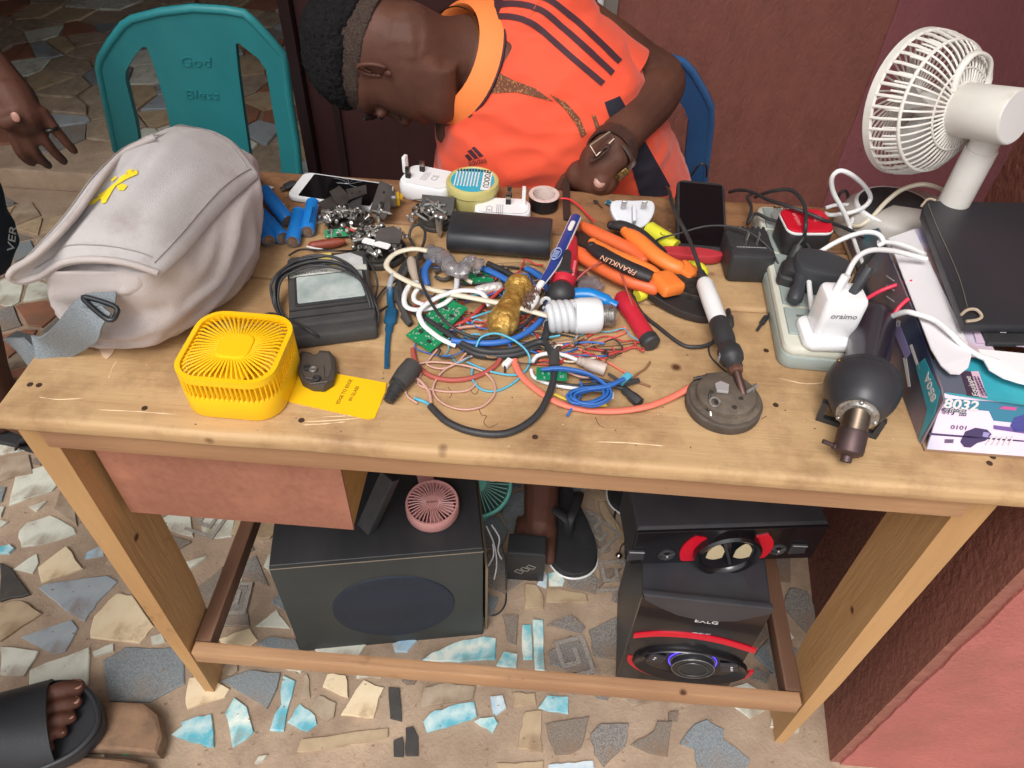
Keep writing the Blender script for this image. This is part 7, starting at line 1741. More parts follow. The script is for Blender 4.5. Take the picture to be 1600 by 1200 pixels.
for lb, pts, r, m in (
 ('white cable rising from the white charger and lying over the white box flap', [(1318, 452, .082), (1326, 425, .095), (1340, 402, .10), (1362, 391, .10), (1395, 392, .092), (1425, 399, .085), (1448, 405, .082)], .0030, M_white),
 ('white cable hanging in a long bow in front of the white charger', [(1290, 524, .035), (1275, 505, .040), (1267, 470, .045), (1264, 430, .05), (1270, 405, .055), (1290, 388, .06), (1320, 372, .07), (1350, 363, .08), (1372, 366, .08), (1380, 378, .075), (1372, 384, .07)], .0030, M_white),
 ('white cable standing up in a tall loop behind the extension block', [(1328, 354, .03), (1318, 330, .05), (1302, 300, .075), (1300, 278, .095), (1312, 267, .105), (1330, 273, .10), (1350, 290, .08), (1360, 308, .06), (1352, 322, .05), (1330, 332, .04), (1300, 336, .034), (1290, 334, .03)], .0030, M_white),
 ('white cable looping down beside the tall loop', [(1328, 356, .03), (1336, 380, .03), (1344, 402, .03), (1354, 420, .028), (1368, 425, .028), (1378, 412, .035), (1381, 390, .05), (1376, 372, .06)], .0026, M_white),
 ('white cable lying flat behind the red topped charger', [(1290, 325, .03), (1310, 320, .034), (1340, 322, .034), (1334, 332, .03), (1330, 350, .03)], .0026, M_white),
 ('white cable trailing from the white charger across the printed box', [(1322, 520, .024), (1355, 510, .034), (1385, 498, .05), (1412, 488, .072), (1430, 490, .078), (1460, 500, .078), (1485, 520, .078), (1505, 540, .074), (1530, 556, .072), (1560, 566, .072)], .0030, M_white),
 ('cream cable arching from the desk fan\'s base over the extension block', [(1328, 354, .02), (1345, 352, .03), (1362, 340, .04), (1385, 315, .06), (1410, 296, .075), (1440, 288, .085), (1468, 294, .08), (1488, 306, .07)], .0030, M_cream),
 ('white cable lying on the white box flap', [(1372, 378, .07), (1400, 380, .078), (1425, 388, .080), (1445, 398, .082)], .0030, M_white)):
    cable('white_cable', lb, pts, r, m, 'cable')
cable('pink_cable', 'bright pink red cable looping between the hot air gun and the printed box', [(1425, 440, .07), (1405, 444, .06), (1375, 455, .05), (1348, 472, .045), (1336, 490, .042), (1338, 506, .04), (1352, 516, .042), (1370, 514, .046), (1390, 500, .05), (1405, 480, .06), (1420, 466, .07)], .0024, mat('pink_red', (232, 62, 90), .4))
# hot air gun handle
hg = T('hot_air_gun', 'black hot air gun with a flared head and metal nozzle pointing to the viewer', 'hot air gun', tp(1345, 610))
a, b = tp(1366, 500, .040), tp(1341, 640, .040); ax = (b - a).normalized()
M_gun = mat('gun_black', (54, 54, 58), .38, c2=(46, 46, 50), ns=12, bump=.04)
L = (b - a).length; Mh = axisM(a, b)
g = G(); g.lathe([(.016, -.012), (.021, -.004), (.0225, .01), (.0215, L * .66), (.024, L * .70)], 26, Mh); O('handle', g, mat('gun_dark', (44, 38, 48), .3, coat=.2), hg, 1, smooth=50)
g = G(); g.lathe([(.024, L * .66), (.0315, L * .68), (.034, L * .695), (.034, L * .735), (.0318, L * .74), (.0318, L * .755), (.0360, L * .76), (.0364, L * .80), (.0335, L * .875), (.0275, L * .965), (.0215, L * 1.035), (.019, L * 1.045)], 36, Mh); O('flared_head', g, M_gun, hg, 1, smooth=40)
for k in range(3):
    an = math.radians(60 + 110 * k); g = G(); p = Mh @ V((.034 * math.cos(an), .034 * math.sin(an), L * .715)); g.sph(p, .0025, 8, 6); O('rivet', g, mat('brass2', (140, 110, 70), .4, .8), hg, 1)
g = G(); c0 = Mh @ V((0, 0, L * .92)); lo = V((c0.x, c0.y, TT)); 
Mg = basis(V((c0.x, c0.y, TT + .0004)), V((ax.y, -ax.x, 0)).normalized() * -1, V((0, 0, 1)), V((-ax.x, -ax.y, 0)).normalized())
fr_ = [(-.030, .0), (.030, .0), (.031, .026), (.026, .026), (.024, .006), (-.024, .006), (-.026, .026), (-.031, .026)]
bm_ = [(x, y, -.003) for x, y in fr_]; g.loft([bm_, [(x, y, .003) for x, y in fr_]], Mg); O('stand_foot', g, M_gun, hg, 1, smooth=30)
g = G(); g.lathe([(.0195, L * 1.03), (.0195, L * 1.055), (.017, L * 1.058), (.0155, L * 1.075)], 28, Mh); O('clamp_ring', g, M_steel, hg, 1, smooth=40)
for k in (0, 2.4, 4.2): g = G(); g.sph(Mh @ V((.0175 * math.cos(k + 2.2), .0175 * math.sin(k + 2.2), L * 1.06)), .0026, 8, 6); O('clamp_screw', g, M_steel, hg, 1)
e0 = Mh @ V((0, 0, L * 1.05)); e1 = tp(1321, 722, .012); d_ = (e1 - e0).normalized(); LL = (e1 - e0).length
g = G(); g.lat(e0, e1, [(.0125, -.004), (.0128, LL * .35), (.0128, LL * .36)], 24); O('nozzle_tube', g, mat('nozzle_steel', (120, 106, 92), .35, .9, c2=(90, 78, 70), ns=30), hg, 1, smooth=40)
g = G(); g.lat(e0, e1, [(.0136, LL * .33), (.0140, LL * .36), (.0142, LL * .74), (.0136, LL * .80), (.0095, LL * .865), (.0055, LL * .88), (.0052, LL), (.0036, LL), (.0034, LL * .9)], 24); O('nozzle', g, mat('nozzle_brown', (92, 74, 74), .5, .7, c2=(76, 62, 62), ns=30, bump=.05), hg, 1, smooth=40)
g = G(); s0 = e0 + d_ * LL * .70; g.lat(s0 - CR * .010, s0 - CR * .024 + CU * .006, [(.0035, 0), (.0035, .006), (.0022, .0065), (.0022, .0165)], 10); O('nozzle_screw', g, mat('nozzle_brown', (92, 74, 74), .5, .7), hg, 1)
# printed cardboard box
bx = T('printed_box', 'printed cardboard box for a hot air station, lid half open, at the table\'s right end', 'box', V((.985, .23, TT)))
BZ = .062
X0, X1, Y0, Y1 = P(1440, 697, TT).x, 1.052, .020, .43
def mat_print(name, cs, sc_, seed):
    m = bpy.data.materials.new(name); m.use_nodes = True; nt = m.node_tree; N = nt.nodes; L_ = nt.links; b_ = N['Principled BSDF']; b_.inputs['Roughness'].default_value = .32
    tc_ = N.new('ShaderNodeTexCoord'); mp_ = N.new('ShaderNodeMapping'); mp_.inputs['Location'].default_value = (seed, seed * .7, 0); L_.new(tc_.outputs['Object'], mp_.inputs[0])
    n_ = N.new('ShaderNodeTexNoise'); n_.inputs['Scale'].default_value = sc_; n_.inputs['Detail'].default_value = 2; L_.new(mp_.outputs[0], n_.inputs[0])
    r_ = N.new('ShaderNodeValToRGB'); L_.new(n_.outputs['Fac'], r_.inputs[0]); r_.color_ramp.elements[0].position = .3; r_.color_ramp.elements[1].position = .7
    r_.color_ramp.elements[0].color = lin(cs[0]); r_.color_ramp.elements[1].color = lin(cs[-1])
    for i, c in enumerate(cs[1:-1]): e = r_.color_ramp.elements.new(.3 + .4 * (i + 1) / (len(cs) - 1)); e.color = lin(c)
    L_.new(r_.outputs[0], b_.inputs['Base Color']); return m
M_pf = mat_print('print_front', [(206, 170, 214), (232, 214, 236), (232, 206, 226), (90, 168, 190)], 9, 3.2)
M_ps = mat_print('print_side', [(40, 44, 70), (74, 84, 104), (128, 110, 120), (60, 130, 146)], 10, 1.4)
M_teal2 = mat('print_teal', (48, 150, 170), .35, c2=(70, 172, 184), ns=14)
M_card = mat('card_white', (226, 222, 226), .55)
M_cardb = mat('card_brown', (150, 122, 96), .8)
ws = X0 + .012
g = G(); g.box(((X0 + X1) / 2, (Y0 + Y1) / 2, TT + .0015), (X1 - X0, Y1 - Y0, .003)); O('base_panel', g, M_cardb, bx, 1)
# front face, leaning out a little
fp = [V((X0 + .002, Y0, TT + .0005)), V((X1, Y0, TT + .0005)), P(1640, 636, TT + .057), P(1476, 614, TT + .057)]
def panel(q, th, m, name, lab=None):
    n = (q[1] - q[0]).cross(q[2] - q[0]).normalized(); g = G(); g.v = q + [p - n * th for p in q]; k = len(q)
    g.f = [tuple(range(k)), tuple(range(2 * k - 1, k - 1, -1))] + [(i, k + i, k + (i + 1) % k, (i + 1) % k) for i in range(k)]; return O(name, g, m, bx, 1, smooth=0)
fn_ = (fp[1] - fp[0]).cross(fp[3] - fp[0]).normalized(); d_ = ray(1640, 636); fp[2] = CAM + d_ * ((fp[0] - CAM).dot(fn_) / d_.dot(fn_))
panel(fp, .002, M_pf, 'front_panel')
# the tall printed side flap
A0, A1 = P(1440, 694, TT + .001), P(1318, 372, TT + .001)
sp_ = [A1, A0, P(1478, 612, TT + BZ), P(1416, 470, TT + BZ), P(1362, 352, TT + BZ)]
sp_ = [P(1318, 372, TT + .001), P(1438, 694, TT + .001), P(1474, 625, TT + .058), P(1470, 606, TT + .060), P(1424, 480, TT + .066), P(1372, 356, TT + .066)]
sn_ = (sp_[1] - sp_[0]).cross(sp_[3] - sp_[0]).normalized()
for i in (2, 4, 5): u_, v_ = pix(sp_[i]); d_ = ray(u_, v_); sp_[i] = CAM + d_ * ((sp_[0] - CAM).dot(sn_) / d_.dot(sn_))
panel(sp_, .002, M_ps, 'side_flap')
# top panels
tz = TT + .060
panel([P(1478, 614, tz - .0025), P(1640, 636, tz - .0025), P(1640, 560, tz), P(1470, 560, tz)], .002, M_teal2, 'top_panel')
panel([P(1474, 611, tz - .001), P(1514, 616, tz - .001), P(1498, 570, tz + .0015), P(1452, 560, tz + .001)], .002, mat('card_grey', (92, 96, 110), .5), 'grey_panel')
panel([P(1512, 617, tz - .0005), P(1530, 619, tz - .0005), P(1516, 580, tz + .0015), P(1500, 579, tz + .0015)], .001, mat('print_plum', (70, 50, 70), .4), 'lettering_strip')
panel([P(1530, 619, tz - .0002), P(1543, 621, tz - .0002), P(1529, 580, tz + .0018), P(1517, 580, tz + .0018)], .001, mat('print_blush', (214, 176, 196), .4), 'lettering_strip')
wf = [(1388, 372, .070), (1428, 358, .073), (1512, 535, .0745), (1518, 556, .073), (1513, 574, .071), (1500, 584, .070), (1485, 583, .070), (1470, 570, .070), (1455, 545, .071)]
panel([P(u, v, TT + h) for u, v, h in wf][::-1], .0015, M_card, 'white_flap')
wf2 = [(1528, 545, .072), (1640, 556, .073), (1640, 610, .071), (1590, 597, .070), (1568, 590, .070), (1546, 577, .070)]
panel([P(u, v, TT + h) for u, v, h in wf2][::-1], .0015, mat('card_bright', (236, 236, 238), .5), 'white_flap')
panel([P(1428, 358, TT + .072), P(1460, 352, TT + .074), P(1560, 560, TT + .0715), P(1516, 556, TT + .0705)][::-1], .0015, mat_print('print_lilac', [(150, 150, 200), (206, 196, 216), (196, 160, 160), (222, 206, 214)], 14, 6), 'lilac_panel')
panel([P(1520, 512, TT + .074), P(1640, 525, TT + .076), P(1640, 545, TT + .074), P(1526, 535, TT + .073)][::-1], .001, mat('print_lilac2', (206, 182, 204), .45), 'scale_strip')
n_f = (fp[1] - fp[0]).cross(fp[3] - fp[0]).normalized()
def text_plane(txt, o, x, n, size, m, parent, sx=1.0, bold=0.0, align='LEFT'):
    x = V(x).normalized(); n = V(n).normalized(); x = (x - n * x.dot(n)).normalized(); y = n.cross(x)
    O('lettering', text_g(txt, basis(V(o) + n * .0008, x, y, n), size, align=align, sx=sx, bold=bold), m, parent, 1, smooth=0)
def onf(u, v):     # point of the front panel at a pixel
    d = ray(u, v); t = (fp[0] - CAM).dot(n_f) / d.dot(n_f); return CAM + d * t
M_pw = mat('print_white', (232, 232, 236), .5)
M_pdk = mat('print_violet', (64, 52, 92), .5)
text_plane('8032', onf(1474, 630), onf(1520, 634) - onf(1474, 630), n_f, .0135, M_pw, bx, 1.25, .0004)
def decal_plane(poly, m, name, lift=.0004):
    q = [onf(u, v) + n_f * lift for u, v in poly]; k = len(q); g = G(); g.v = q + [p + n_f * .0003 for p in q]; g.f = [tuple(range(k)), tuple(range(2 * k - 1, k - 1, -1))] + [(i, k + i, k + (i + 1) % k, (i + 1) % k) for i in range(k)]; return O(name, g, m, bx, 1, smooth=0)
decal_plane([(1474, 622), (1620, 632), (1620, 664), (1552, 657), (1545, 642), (1474, 636)], mat('print_teal_dark', (54, 120, 146), .4), 'print_band', .0002)
decal_plane([(1478, 637), (1512, 640), (1509, 646), (1476, 643)], M_pw, 'print_band', .0003)
for i, ch in enumerate('专利产品'):
    O('lettering', text_g(ch, basis(onf(1474 + 10 * i, 642 + i) + n_f * .0012, (onf(1500, 642) - onf(1470, 639)).normalized(), n_f.cross((onf(1500, 642) - onf(1470, 639)).normalized()), n_f), .0075), M_pdk, bx, 1, smooth=0)
text_plane('1010', onf(1512, 668), onf(1482, 666) - onf(1512, 668), n_f, .006, M_pdk, bx, 1.4)
decal_plane([(1452, 676), (1600, 688), (1600, 690), (1450, 679)], M_pdk, 'print_line'); decal_plane([(1552, 664), (1620, 672), (1620, 680), (1552, 670)], mat('print_purple', (110, 84, 150), .4), 'print_line')
decal_plane([(1500, 690), (1508, 674), (1524, 668), (1542, 671), (1549, 678), (1540, 688), (1526, 692), (1516, 699), (1506, 698)], M_pdk, 'print_tool')
decal_plane([(1536, 674), (1546, 676), (1542, 683), (1534, 681)], mat('print_mauve', (150, 140, 190), .4), 'print_tool', .0008)
decal_plane([(1578, 665), (1584, 652), (1604, 646), (1640, 650), (1640, 676), (1596, 674), (1584, 674)], mat('print_indigo', (70, 70, 140), .35), 'print_tool')
for i in range(5): decal_plane([(1538 + 9 * i, 695), (1541 + 9 * i, 695), (1552 + 8 * i, 681), (1549 + 8 * i, 681)], M_pw, 'print_stripe', .001)
for i in range(8): decal_plane([(1476 + 1.8 * i, 686), (1477 + 1.8 * i, 686), (1476.4 + 1.8 * i, 692), (1475.4 + 1.8 * i, 692)], M_pdk, 'bar_code')
decal_plane([(1566, 634), (1588, 636), (1586, 641), (1560, 638)], mat('print_rose2', (190, 84, 140), .5), 'print_mark', .0008)
n_s = (sp_[1] - sp_[0]).cross(sp_[2] - sp_[0]).normalized(); n_s = n_s if n_s.dot(CAM - sp_[0]) > 0 else -n_s
def ons(u, v, l=.0006): d = ray(u, v); t = (sp_[0] - CAM).dot(n_s) / d.dot(n_s); return CAM + d * t + n_s * l
def dps(poly, m, name, l=.0006):
    q = [ons(u, v, l) for u, v in poly]; k = len(q); g = G(); g.v = q + [p + n_s * .0003 for p in q]; g.f = [tuple(range(k)), tuple(range(2 * k - 1, k - 1, -1))] + [(i, k + i, k + (i + 1) % k, (i + 1) % k) for i in range(k)]; O(name, g, m, bx, 1, smooth=0)
dps([(1436, 690), (1462, 646), (1470, 612), (1446, 560), (1432, 572), (1450, 640)], M_teal2, 'print_band')
dps([(1404, 500), (1424, 552), (1416, 562), (1398, 520)], mat('print_mauve', (150, 140, 190), .4), 'print_tool'); dps([(1412, 560), (1420, 605), (1424, 604), (1417, 556)], M_pw, 'print_line'); dps([(1422, 540), (1436, 580), (1439, 577), (1426, 538)], M_pw, 'print_line')
for y in (430, 445, 462): dps([(1386, y), (1398, y + 8), (1398, y + 10), (1386, y + 2)], M_pw, 'print_line')
c0 = ons(1398, 460); x_ = (ons(1424, 535) - ons(1398, 460)); 
text_plane('850A', ons(1462, 626), ons(1452, 588) - ons(1464, 628), n_s, .0135, M_pw, bx, 1.1, .0003); text_plane('G', ons(1404, 512), ons(1406, 500) - ons(1402, 515), n_s, .012, M_pw, bx)
zt_n = V((0, 0, 1)); text_plane('Equipped', P(1525, 620, tz), P(1508, 586, tz) - P(1524, 622, tz), zt_n, .0085, M_pw, bx); fine_print(frame(P(1532, 603, tz + .0022), P(1524, 586, tz) - P(1540, 622, tz)), .026, .006, 2, M_pdk, bx)
text_plane('500', P(1556, 526, TT + .075), P(1540, 524, TT + .075) - P(1556, 526, TT + .075), zt_n, .008, M_pdk, bx); text_plane('400', P(1584, 529, TT + .0755), P(1568, 527, TT + .0755) - P(1584, 529, TT + .0755), zt_n, .008, M_pdk, bx)
# black tablet cover on the box
tc_ = T('tablet_case', 'worn black folding tablet cover lying on the printed box below the desk fan', 'case', V((1.0, .3, TT + .078)))
def caseq(pts, th, m, name):
    q = [P(u, v, TT + h) for u, v, h in pts]; c = sum(q, V((0, 0, 0))) / len(q); n = (q[1] - q[0]).cross(q[2] - q[0]).normalized(); n = n if n.z > 0 else -n
    x = (q[1] - q[0]).normalized(); y = n.cross(x); g = G(); g.prism([((p - c).dot(x), (p - c).dot(y)) for p in q], -th, 0, .002, basis(c, x, y, n)); return O(name, g, m, tc_, 1, smooth=30)
M_case = mat('case_black', (46, 48, 52), .42, c2=(56, 52, 58), ns=7, bump=.06, bs=200, dirt=((70, 66, 62), 26, .68, .8))
caseq([(1508, 508, .088), (1700, 512, .088), (1700, 318, .095), (1446, 313, .095), (1442, 330, .095)], .010, M_case, 'cover')
caseq([(1544, 536, .0765), (1700, 540, .0765), (1700, 500, .078), (1530, 505, .078)], .006, M_black, 'tablet')
text_plane('CE', P(1572, 519, TT + .078), P(1558, 517, TT + .078) - P(1588, 519, TT + .078), zt_n, .006, M_pw, tc_)
rw = random.Random(3)
for q in ([(1450, 318), (1462, 352), (1486, 400), (1500, 440), (1512, 480)],):
    g = G(); g.tube(cr([P(u + rw.gauss(0, 1), v, TT + .0957 - .0065 * (v - 314) / 194) for u, v in q], 5), .0004, 4); O('crease', g, mat('crease', (120, 112, 100), .7), tc_, 1)
g = G(); g.tube(cr([P(1502, 492, TT + .092), P(1512, 484, TT + .094), P(1526, 484, TT + .094), P(1534, 494, TT + .0915), P(1526, 500, TT + .090), P(1510, 502, TT + .090)], 4), .0016, 6); O('frayed_corner', g, mat('fray', (176, 160, 140), .8), tc_, 1)
g = G(); g.tube(cr([P(1440, 322, TT + .097), P(1450, 311, TT + .098), P(1462, 313, TT + .097)], 4), .0014, 6); O('frayed_corner', g, mat('fray', (176, 160, 140), .8), tc_, 1)

# white desk fan
M_fan = mat('fan_white', (230, 228, 222), .42, c2=(218, 214, 206), ns=10, dirt=((196, 186, 172), 20, .6, .78))
yf = .335
st0 = P(1488, 318, TT + .045); sx_, sy_ = 1.005, .335
stem_b = PY(1501, 296, yf)
fb_ = P(1396, 326, TT + .045)
fn = T('desk_fan', 'white plastic desk fan with a caged head turned away, at the back right corner', 'fan', V((stem_b.x, yf, TT)))
g = G(); oc = P(1398, 322, TT + .046)
ox_ = (P(1440, 326, TT + .046) - P(1345, 312, TT + .046)).normalized()
Mb_ = frame(V((oc.x + .02, oc.y + .004, TT)), ox_)
def ell(a, b, n=40): return [(a * math.cos(6.28318 * k / n), b * math.sin(6.28318 * k / n)) for k in range(n)]
g = G(); g.loft([[(x, y, z) for x, y in ell(.082 * s_, .060 * s_)] for s_, z in ((1, 0), (1, .012), (.92, .034), (.80, .044), (.3, .048))], Mb_); O('base', g, mat('fan_base', (188, 182, 176), .45, c2=(172, 166, 160), ns=12), fn, 1, smooth=60)
Mo = frame(oc + V((0, .0, -.001)), ox_, V((-.1, -.15, 1)))
g = G(); g.loft([[(x, y, z) for x, y in ell(.049 * s_, .037 * s_)] for s_, z in ((1.0, -.008), (1.03, 0), (1, .0025), (.94, .0028))], Mo); O('base_rim', g, M_whitep, fn, 1, smooth=60)
g = G(); g.loft([[(x, y, z) for x, y in ell(.046 * s_, .034 * s_)] for s_, z in ((1.0, -.002), (1.0, .0032))], Mo); O('black_panel', g, M_black, fn, 1)
sb = V((stem_b.x, yf, 0)); 
g = G(); g.cyl(V((sb.x, yf, TT + .02)), V((sb.x, yf, PY(1524, 232, yf).z)), .0175, n=24); O('stem', g, M_fan, fn, 1)
zt0 = PY(1524, 232, yf).z; zt1 = PY(1543, 205, yf).z + .015
g = G(); g.cyl(V((sb.x, yf, zt0 - .004)), V((sb.x, yf, zt1)), .0155, n=24); g2 = G(); O('neck', g, M_fan, fn, 1)
mc = PY(1536, 176, yf)                                       # motor centre
fd = (CR * -.47 + CF * .80 + CU * .42).normalized()           # blowing direction
if True:
    hb = mc - fd * .036; hf = mc + fd * .034
    g = G(); g.lat(hb, hf, [(.0278, 0), (.0288, .0015), (.0288, .066), (.026, .070)], 40); O('motor_housing', g, M_fan, fn, 1, smooth=40)
    g = G(); g.lat(hb, hf, [(.0268, -.0006), (.0268, .0005)], 40); g2 = G(); O('motor_cap', g, M_whitep, fn, 1, smooth=40)
    Mf = axisM(mc, mc + fd) @ Matrix.Scale(.70, 4)
    zc0 = .036
    cage = [(.038, zc0), (.060, zc0 + .004), (.085, zc0 + .016), (.102, zc0 + .036), (.108, zc0 + .056)]
    for k in range(48):
        a = 6.28318 * k / 48; g = G(); g.tube([Mf @ V((r * math.cos(a), r * math.sin(a), z)) for r, z in cr([V((r, z, 0)) for r, z in cage], 3) for r, z in [(r, z)]] if False else [Mf @ V((p.x * math.cos(a), p.x * math.sin(a), p.y)) for p in cr([V((r, z, 0)) for r, z in cage], 3)], .0013, 6); O('cage_bar', g, M_fan, fn, 1, smooth=60)
    for r, z, t in ((.062, zc0 + .0035, .0018), (.1005, zc0 + .033, .0032), (.040, zc0, .0022)):
        g = G(); g.torus((0, 0, z), r, t, 56, 8, Mf); O('cage_ring', g, M_fan, fn, 1, smooth=80)
    for k in range(40):
        a = 6.28318 * k / 40; g = G(); g.tube([Mf @ V((r * math.cos(a), r * math.sin(a), z)) for r, z in ((.1005, zc0 + .033), (.110, zc0 + .058), (.1135, zc0 + .078))], .0019, 6); O('side_bar', g, M_fan, fn, 1, smooth=60)
    g = G(); n_ = 64; g.loft([[Mf @ V((r * math.cos(6.28318 * k / n_), r * math.sin(6.28318 * k / n_), z)) for r, z in ((.1115, zc0 + .074), (.1155, zc0 + .076), (.1165, zc0 + .088), (.112, zc0 + .092), (.108, zc0 + .088))] for k in range(n_)], closed=True); O('front_rim', g, M_fan, fn, 1, smooth=50)
    for k in range(44):
        a = 6.28318 * k / 44; g = G(); g.tube([Mf @ V((r * math.cos(a + tw), r * math.sin(a + tw), z)) for r, z, tw in ((.110, zc0 + .088, 0), (.080, zc0 + .096, .12), (.045, zc0 + .100, .3), (.024, zc0 + .101, .5))], .0012, 5); O('front_bar', g, M_fan, fn, 1, smooth=60)
    g = G(); g.lathe([(.001, zc0 + .098), (.026, zc0 + .099), (.026, zc0 + .104), (.001, zc0 + .105)], 24, Mf); O('front_badge', g, M_fan, fn, 1)
    g = G(); g.lathe([(.018, zc0 + .02), (.020, zc0 + .04), (.020, zc0 + .07), (.012, zc0 + .078)], 24, Mf); O('blade_hub', g, M_fan, fn, 1)
    for k in range(4):
        a = 6.28318 * k / 4 + .5; q = []
        for i in range(7):
            r = .018 + .078 * i / 6; row = []
            for j in range(6):
                t = -.5 + j / 5; an = a + t * (.55 + .5 * i / 6) + .15 * i / 6; row.append(Mf @ V((r * math.cos(an), r * math.sin(an), zc0 + .052 + t * .034)))
            q.append(row)
        g = G(); vs = [p for r_ in q for p in r_]; n2 = Mf.to_3x3() @ V((0, 0, .0012)); g.v = vs + [p + n2 for p in vs]; N1 = len(vs)
        for i in range(6):
            for j in range(5):
                a1, b1, c1, d1 = i * 6 + j, i * 6 + j + 1, (i + 1) * 6 + j + 1, (i + 1) * 6 + j; g.f += [(a1, b1, c1, d1), (N1 + d1, N1 + c1, N1 + b1, N1 + a1)]
        rimv = [i for i in range(6)] + [i * 6 + 5 for i in range(1, 7)] + [36 + j for j in range(4, -1, -1)] + [i * 6 for i in range(5, 0, -1)]
        for a1, b1 in zip(rimv, rimv[1:] + rimv[:1]): g.f.append((b1, a1, N1 + a1, N1 + b1))
        O('blade', g, mat('blade_grey', (170, 166, 162), .4), fn, 1, smooth=80)
    # hoop handle
    up = (CU - fd * CU.dot(fd)).normalized(); sd_ = fd.cross(up); c0 = mc + fd * .026 + up * .026
    g = G(); g.tube(cr([c0 - sd_ * .026 + up * -.012, c0 - sd_ * .028 + up * .012, c0 - sd_ * .014 + up * .030, c0 + sd_ * .014 + up * .030, c0 + sd_ * .028 + up * .012, c0 + sd_ * .026 - up * .012], 6), .0042, 10, flat=.6); O('hoop_handle', g, M_fan, fn, 1, smooth=80)

# ================================================================== under the table
# big black subwoofer
T0, T1 = P(427, 888, .255), P(753, 868, .255)
F0, F1 = P(470, 1017, .0), P(755, 990, .0)
xs = (F1 - F0); Ws = xs.length; xs = xs.normalized(); ys = V((-xs.y, xs.x, 0)); Hs = .25; Ds = .20
# height from the front edge's top
d_ = ray(427, 888); tt = ((F0 - CAM).dot(ys)) / d_.dot(ys); Hs = (CAM + d_ * tt).z
Ms_ = basis(F0 + xs * Ws / 2, xs, ys, V((0, 0, 1)))
M_sub = mat('sub_vinyl', (38, 40, 43), .5, c2=(50, 50, 52), ns=14, bump=.12, bs=120, stretch=(1, .2, 1), dirt=((74, 68, 62), 18, .66, .82))
M_subf = mat('sub_front', (47, 51, 51), .6, c2=(58, 60, 58), ns=5, bump=.05, dirt=((92, 82, 70), 7, .62, .85))
sw = T('subwoofer', 'large black wooden subwoofer box with an oval port standing under the table', 'speaker', Ms_)
g = G(); g.box((0, Ds / 2 + .004, Hs / 2), (Ws, Ds, Hs), .002, Ms_); O('cabinet', g, M_sub, sw, 1, smooth=20)
g = G(); fo = [(-Ws / 2 + .001, .001), (Ws / 2 - .001, .001), (Ws / 2 - .001, Hs - .001), (-Ws / 2 + .001, Hs - .001)]
M_fr = basis(Ms_ @ V((0, .004, 0)), xs, V((0, 0, 1)), -ys)
g = G(); g.prism(fo, 0, .006, .001, M_fr); O('front_panel', g, M_subf, sw, 1, smooth=20)
def onw(u, v): d = ray(u, v); t = (F0 - ys * .002 - CAM).dot(ys) / d.dot(ys); p = CAM + d * t; return ((p - F0).dot(xs) - Ws / 2, p.z)
e0 = onw(616, 948); ea = abs(onw(708, 945)[0] - onw(523, 945)[0]) / 2; eb_ = abs(onw(616, 903)[1] - onw(616, 990)[1]) / 2
M_port = mat('sub_grille', (28, 35, 48), .75, c2=(36, 43, 56), ns=300, bump=.2, bs=600)
g = G(); rings = []
for s_, z in ((1.05, .0055), (1.04, .0085), (1.0, .0095), (.94, .0080), (.5, .0125), (.02, .0135)): rings.append([(e0[0] + ea * s_ * math.cos(6.28318 * k / 56), e0[1] + eb_ * s_ * math.sin(6.28318 * k / 56), z) for k in range(56)])
g.loft(rings, M_fr); O('oval_grille', g, M_port, sw, 1, smooth=50)
g = G(); g.tube([M_fr @ V((x, y, .006)) for x, y in ((-Ws / 2, Hs), (Ws / 2, Hs))], .0009, 5); O('worn_edge', g, mat('worn_edge', (120, 108, 92), .7), sw, 1)
g = G(); g.box((Ws / 2 + .006, Ds * .5, Hs * .40), (.004, Ds * .95, Hs * .75), .001, Ms_); O('back_plate', g, mat('plate_tan', (120, 104, 84), .6), sw, 1)
# black board leaning beside the drawer
g = G(); q = [PY(560, 832, .19), PY(580, 828, .19), PY(648, 742, .26), PY(590, 735, .26)]
a = P(572, 826, Hs + .002); b = P(610, 742, Hs + .10); M = frame(a.lerp(b, .5), b - a, V((-.4, -.6, .6))); g.box((0, 0, 0), ((b - a).length, .028, .018), .002, M); S('black_board', g, M_black, 'black board edge leaning on the subwoofer beside the drawer', 'board')
# pink hand fan on the subwoofer
hpos = P(676, 793, Hs + .012); pk = T('hand_fan', 'pink handheld fan lying on top of the subwoofer', 'fan', V((hpos.x, hpos.y, Hs)))
M_pk = mat('pink_plastic', (206, 150, 146), .45, c2=(198, 142, 138), ns=10)
fxp = (P(716, 790, Hs + .02) - P(633, 783, Hs + .02)); Rp = fxp.length / 2; Mp = frame(V((hpos.x, hpos.y, Hs + .004)), fxp, V((0, -.05, 1)))
g = G(); n_ = 44; g.loft([[(r * Rp * math.cos(6.28318 * k / n_), r * Rp * math.sin(6.28318 * k / n_), z) for r, z in ((.94, 0), (1.0, .004), (1.0, .022), (.97, .026), (.90, .026), (.88, .020), (.86, .003))] for k in range(n_)], Mp, closed=True); O('rim', g, M_pk, pk, 1, smooth=50)
g = G(); g.lathe([(.001, .026), (Rp * .24, .0265), (Rp * .25, .024), (Rp * .2, .020)], 30, Mp); O('badge', g, M_pk, pk, 1)
O('lettering', text_g('eraoiv', Mp @ Matrix.Translation((0, 0, .0267)) @ Matrix.Rotation(math.radians(12), 4, 'Z'), .007), mat('print_mauve2', (130, 84, 86), .5), pk, 1, smooth=0)
for k in range(36):
    a = 6.28318 * k / 36; g = G(); g.tube([Mp @ V((r * Rp * math.cos(a + t), r * Rp * math.sin(a + t), z)) for r, z, t in ((.23, .0255, 0), (.6, .0262, .06), (.92, .0245, .1))], .0011, 5); O('grille_bar', g, M_pk, pk, 1, smooth=60)
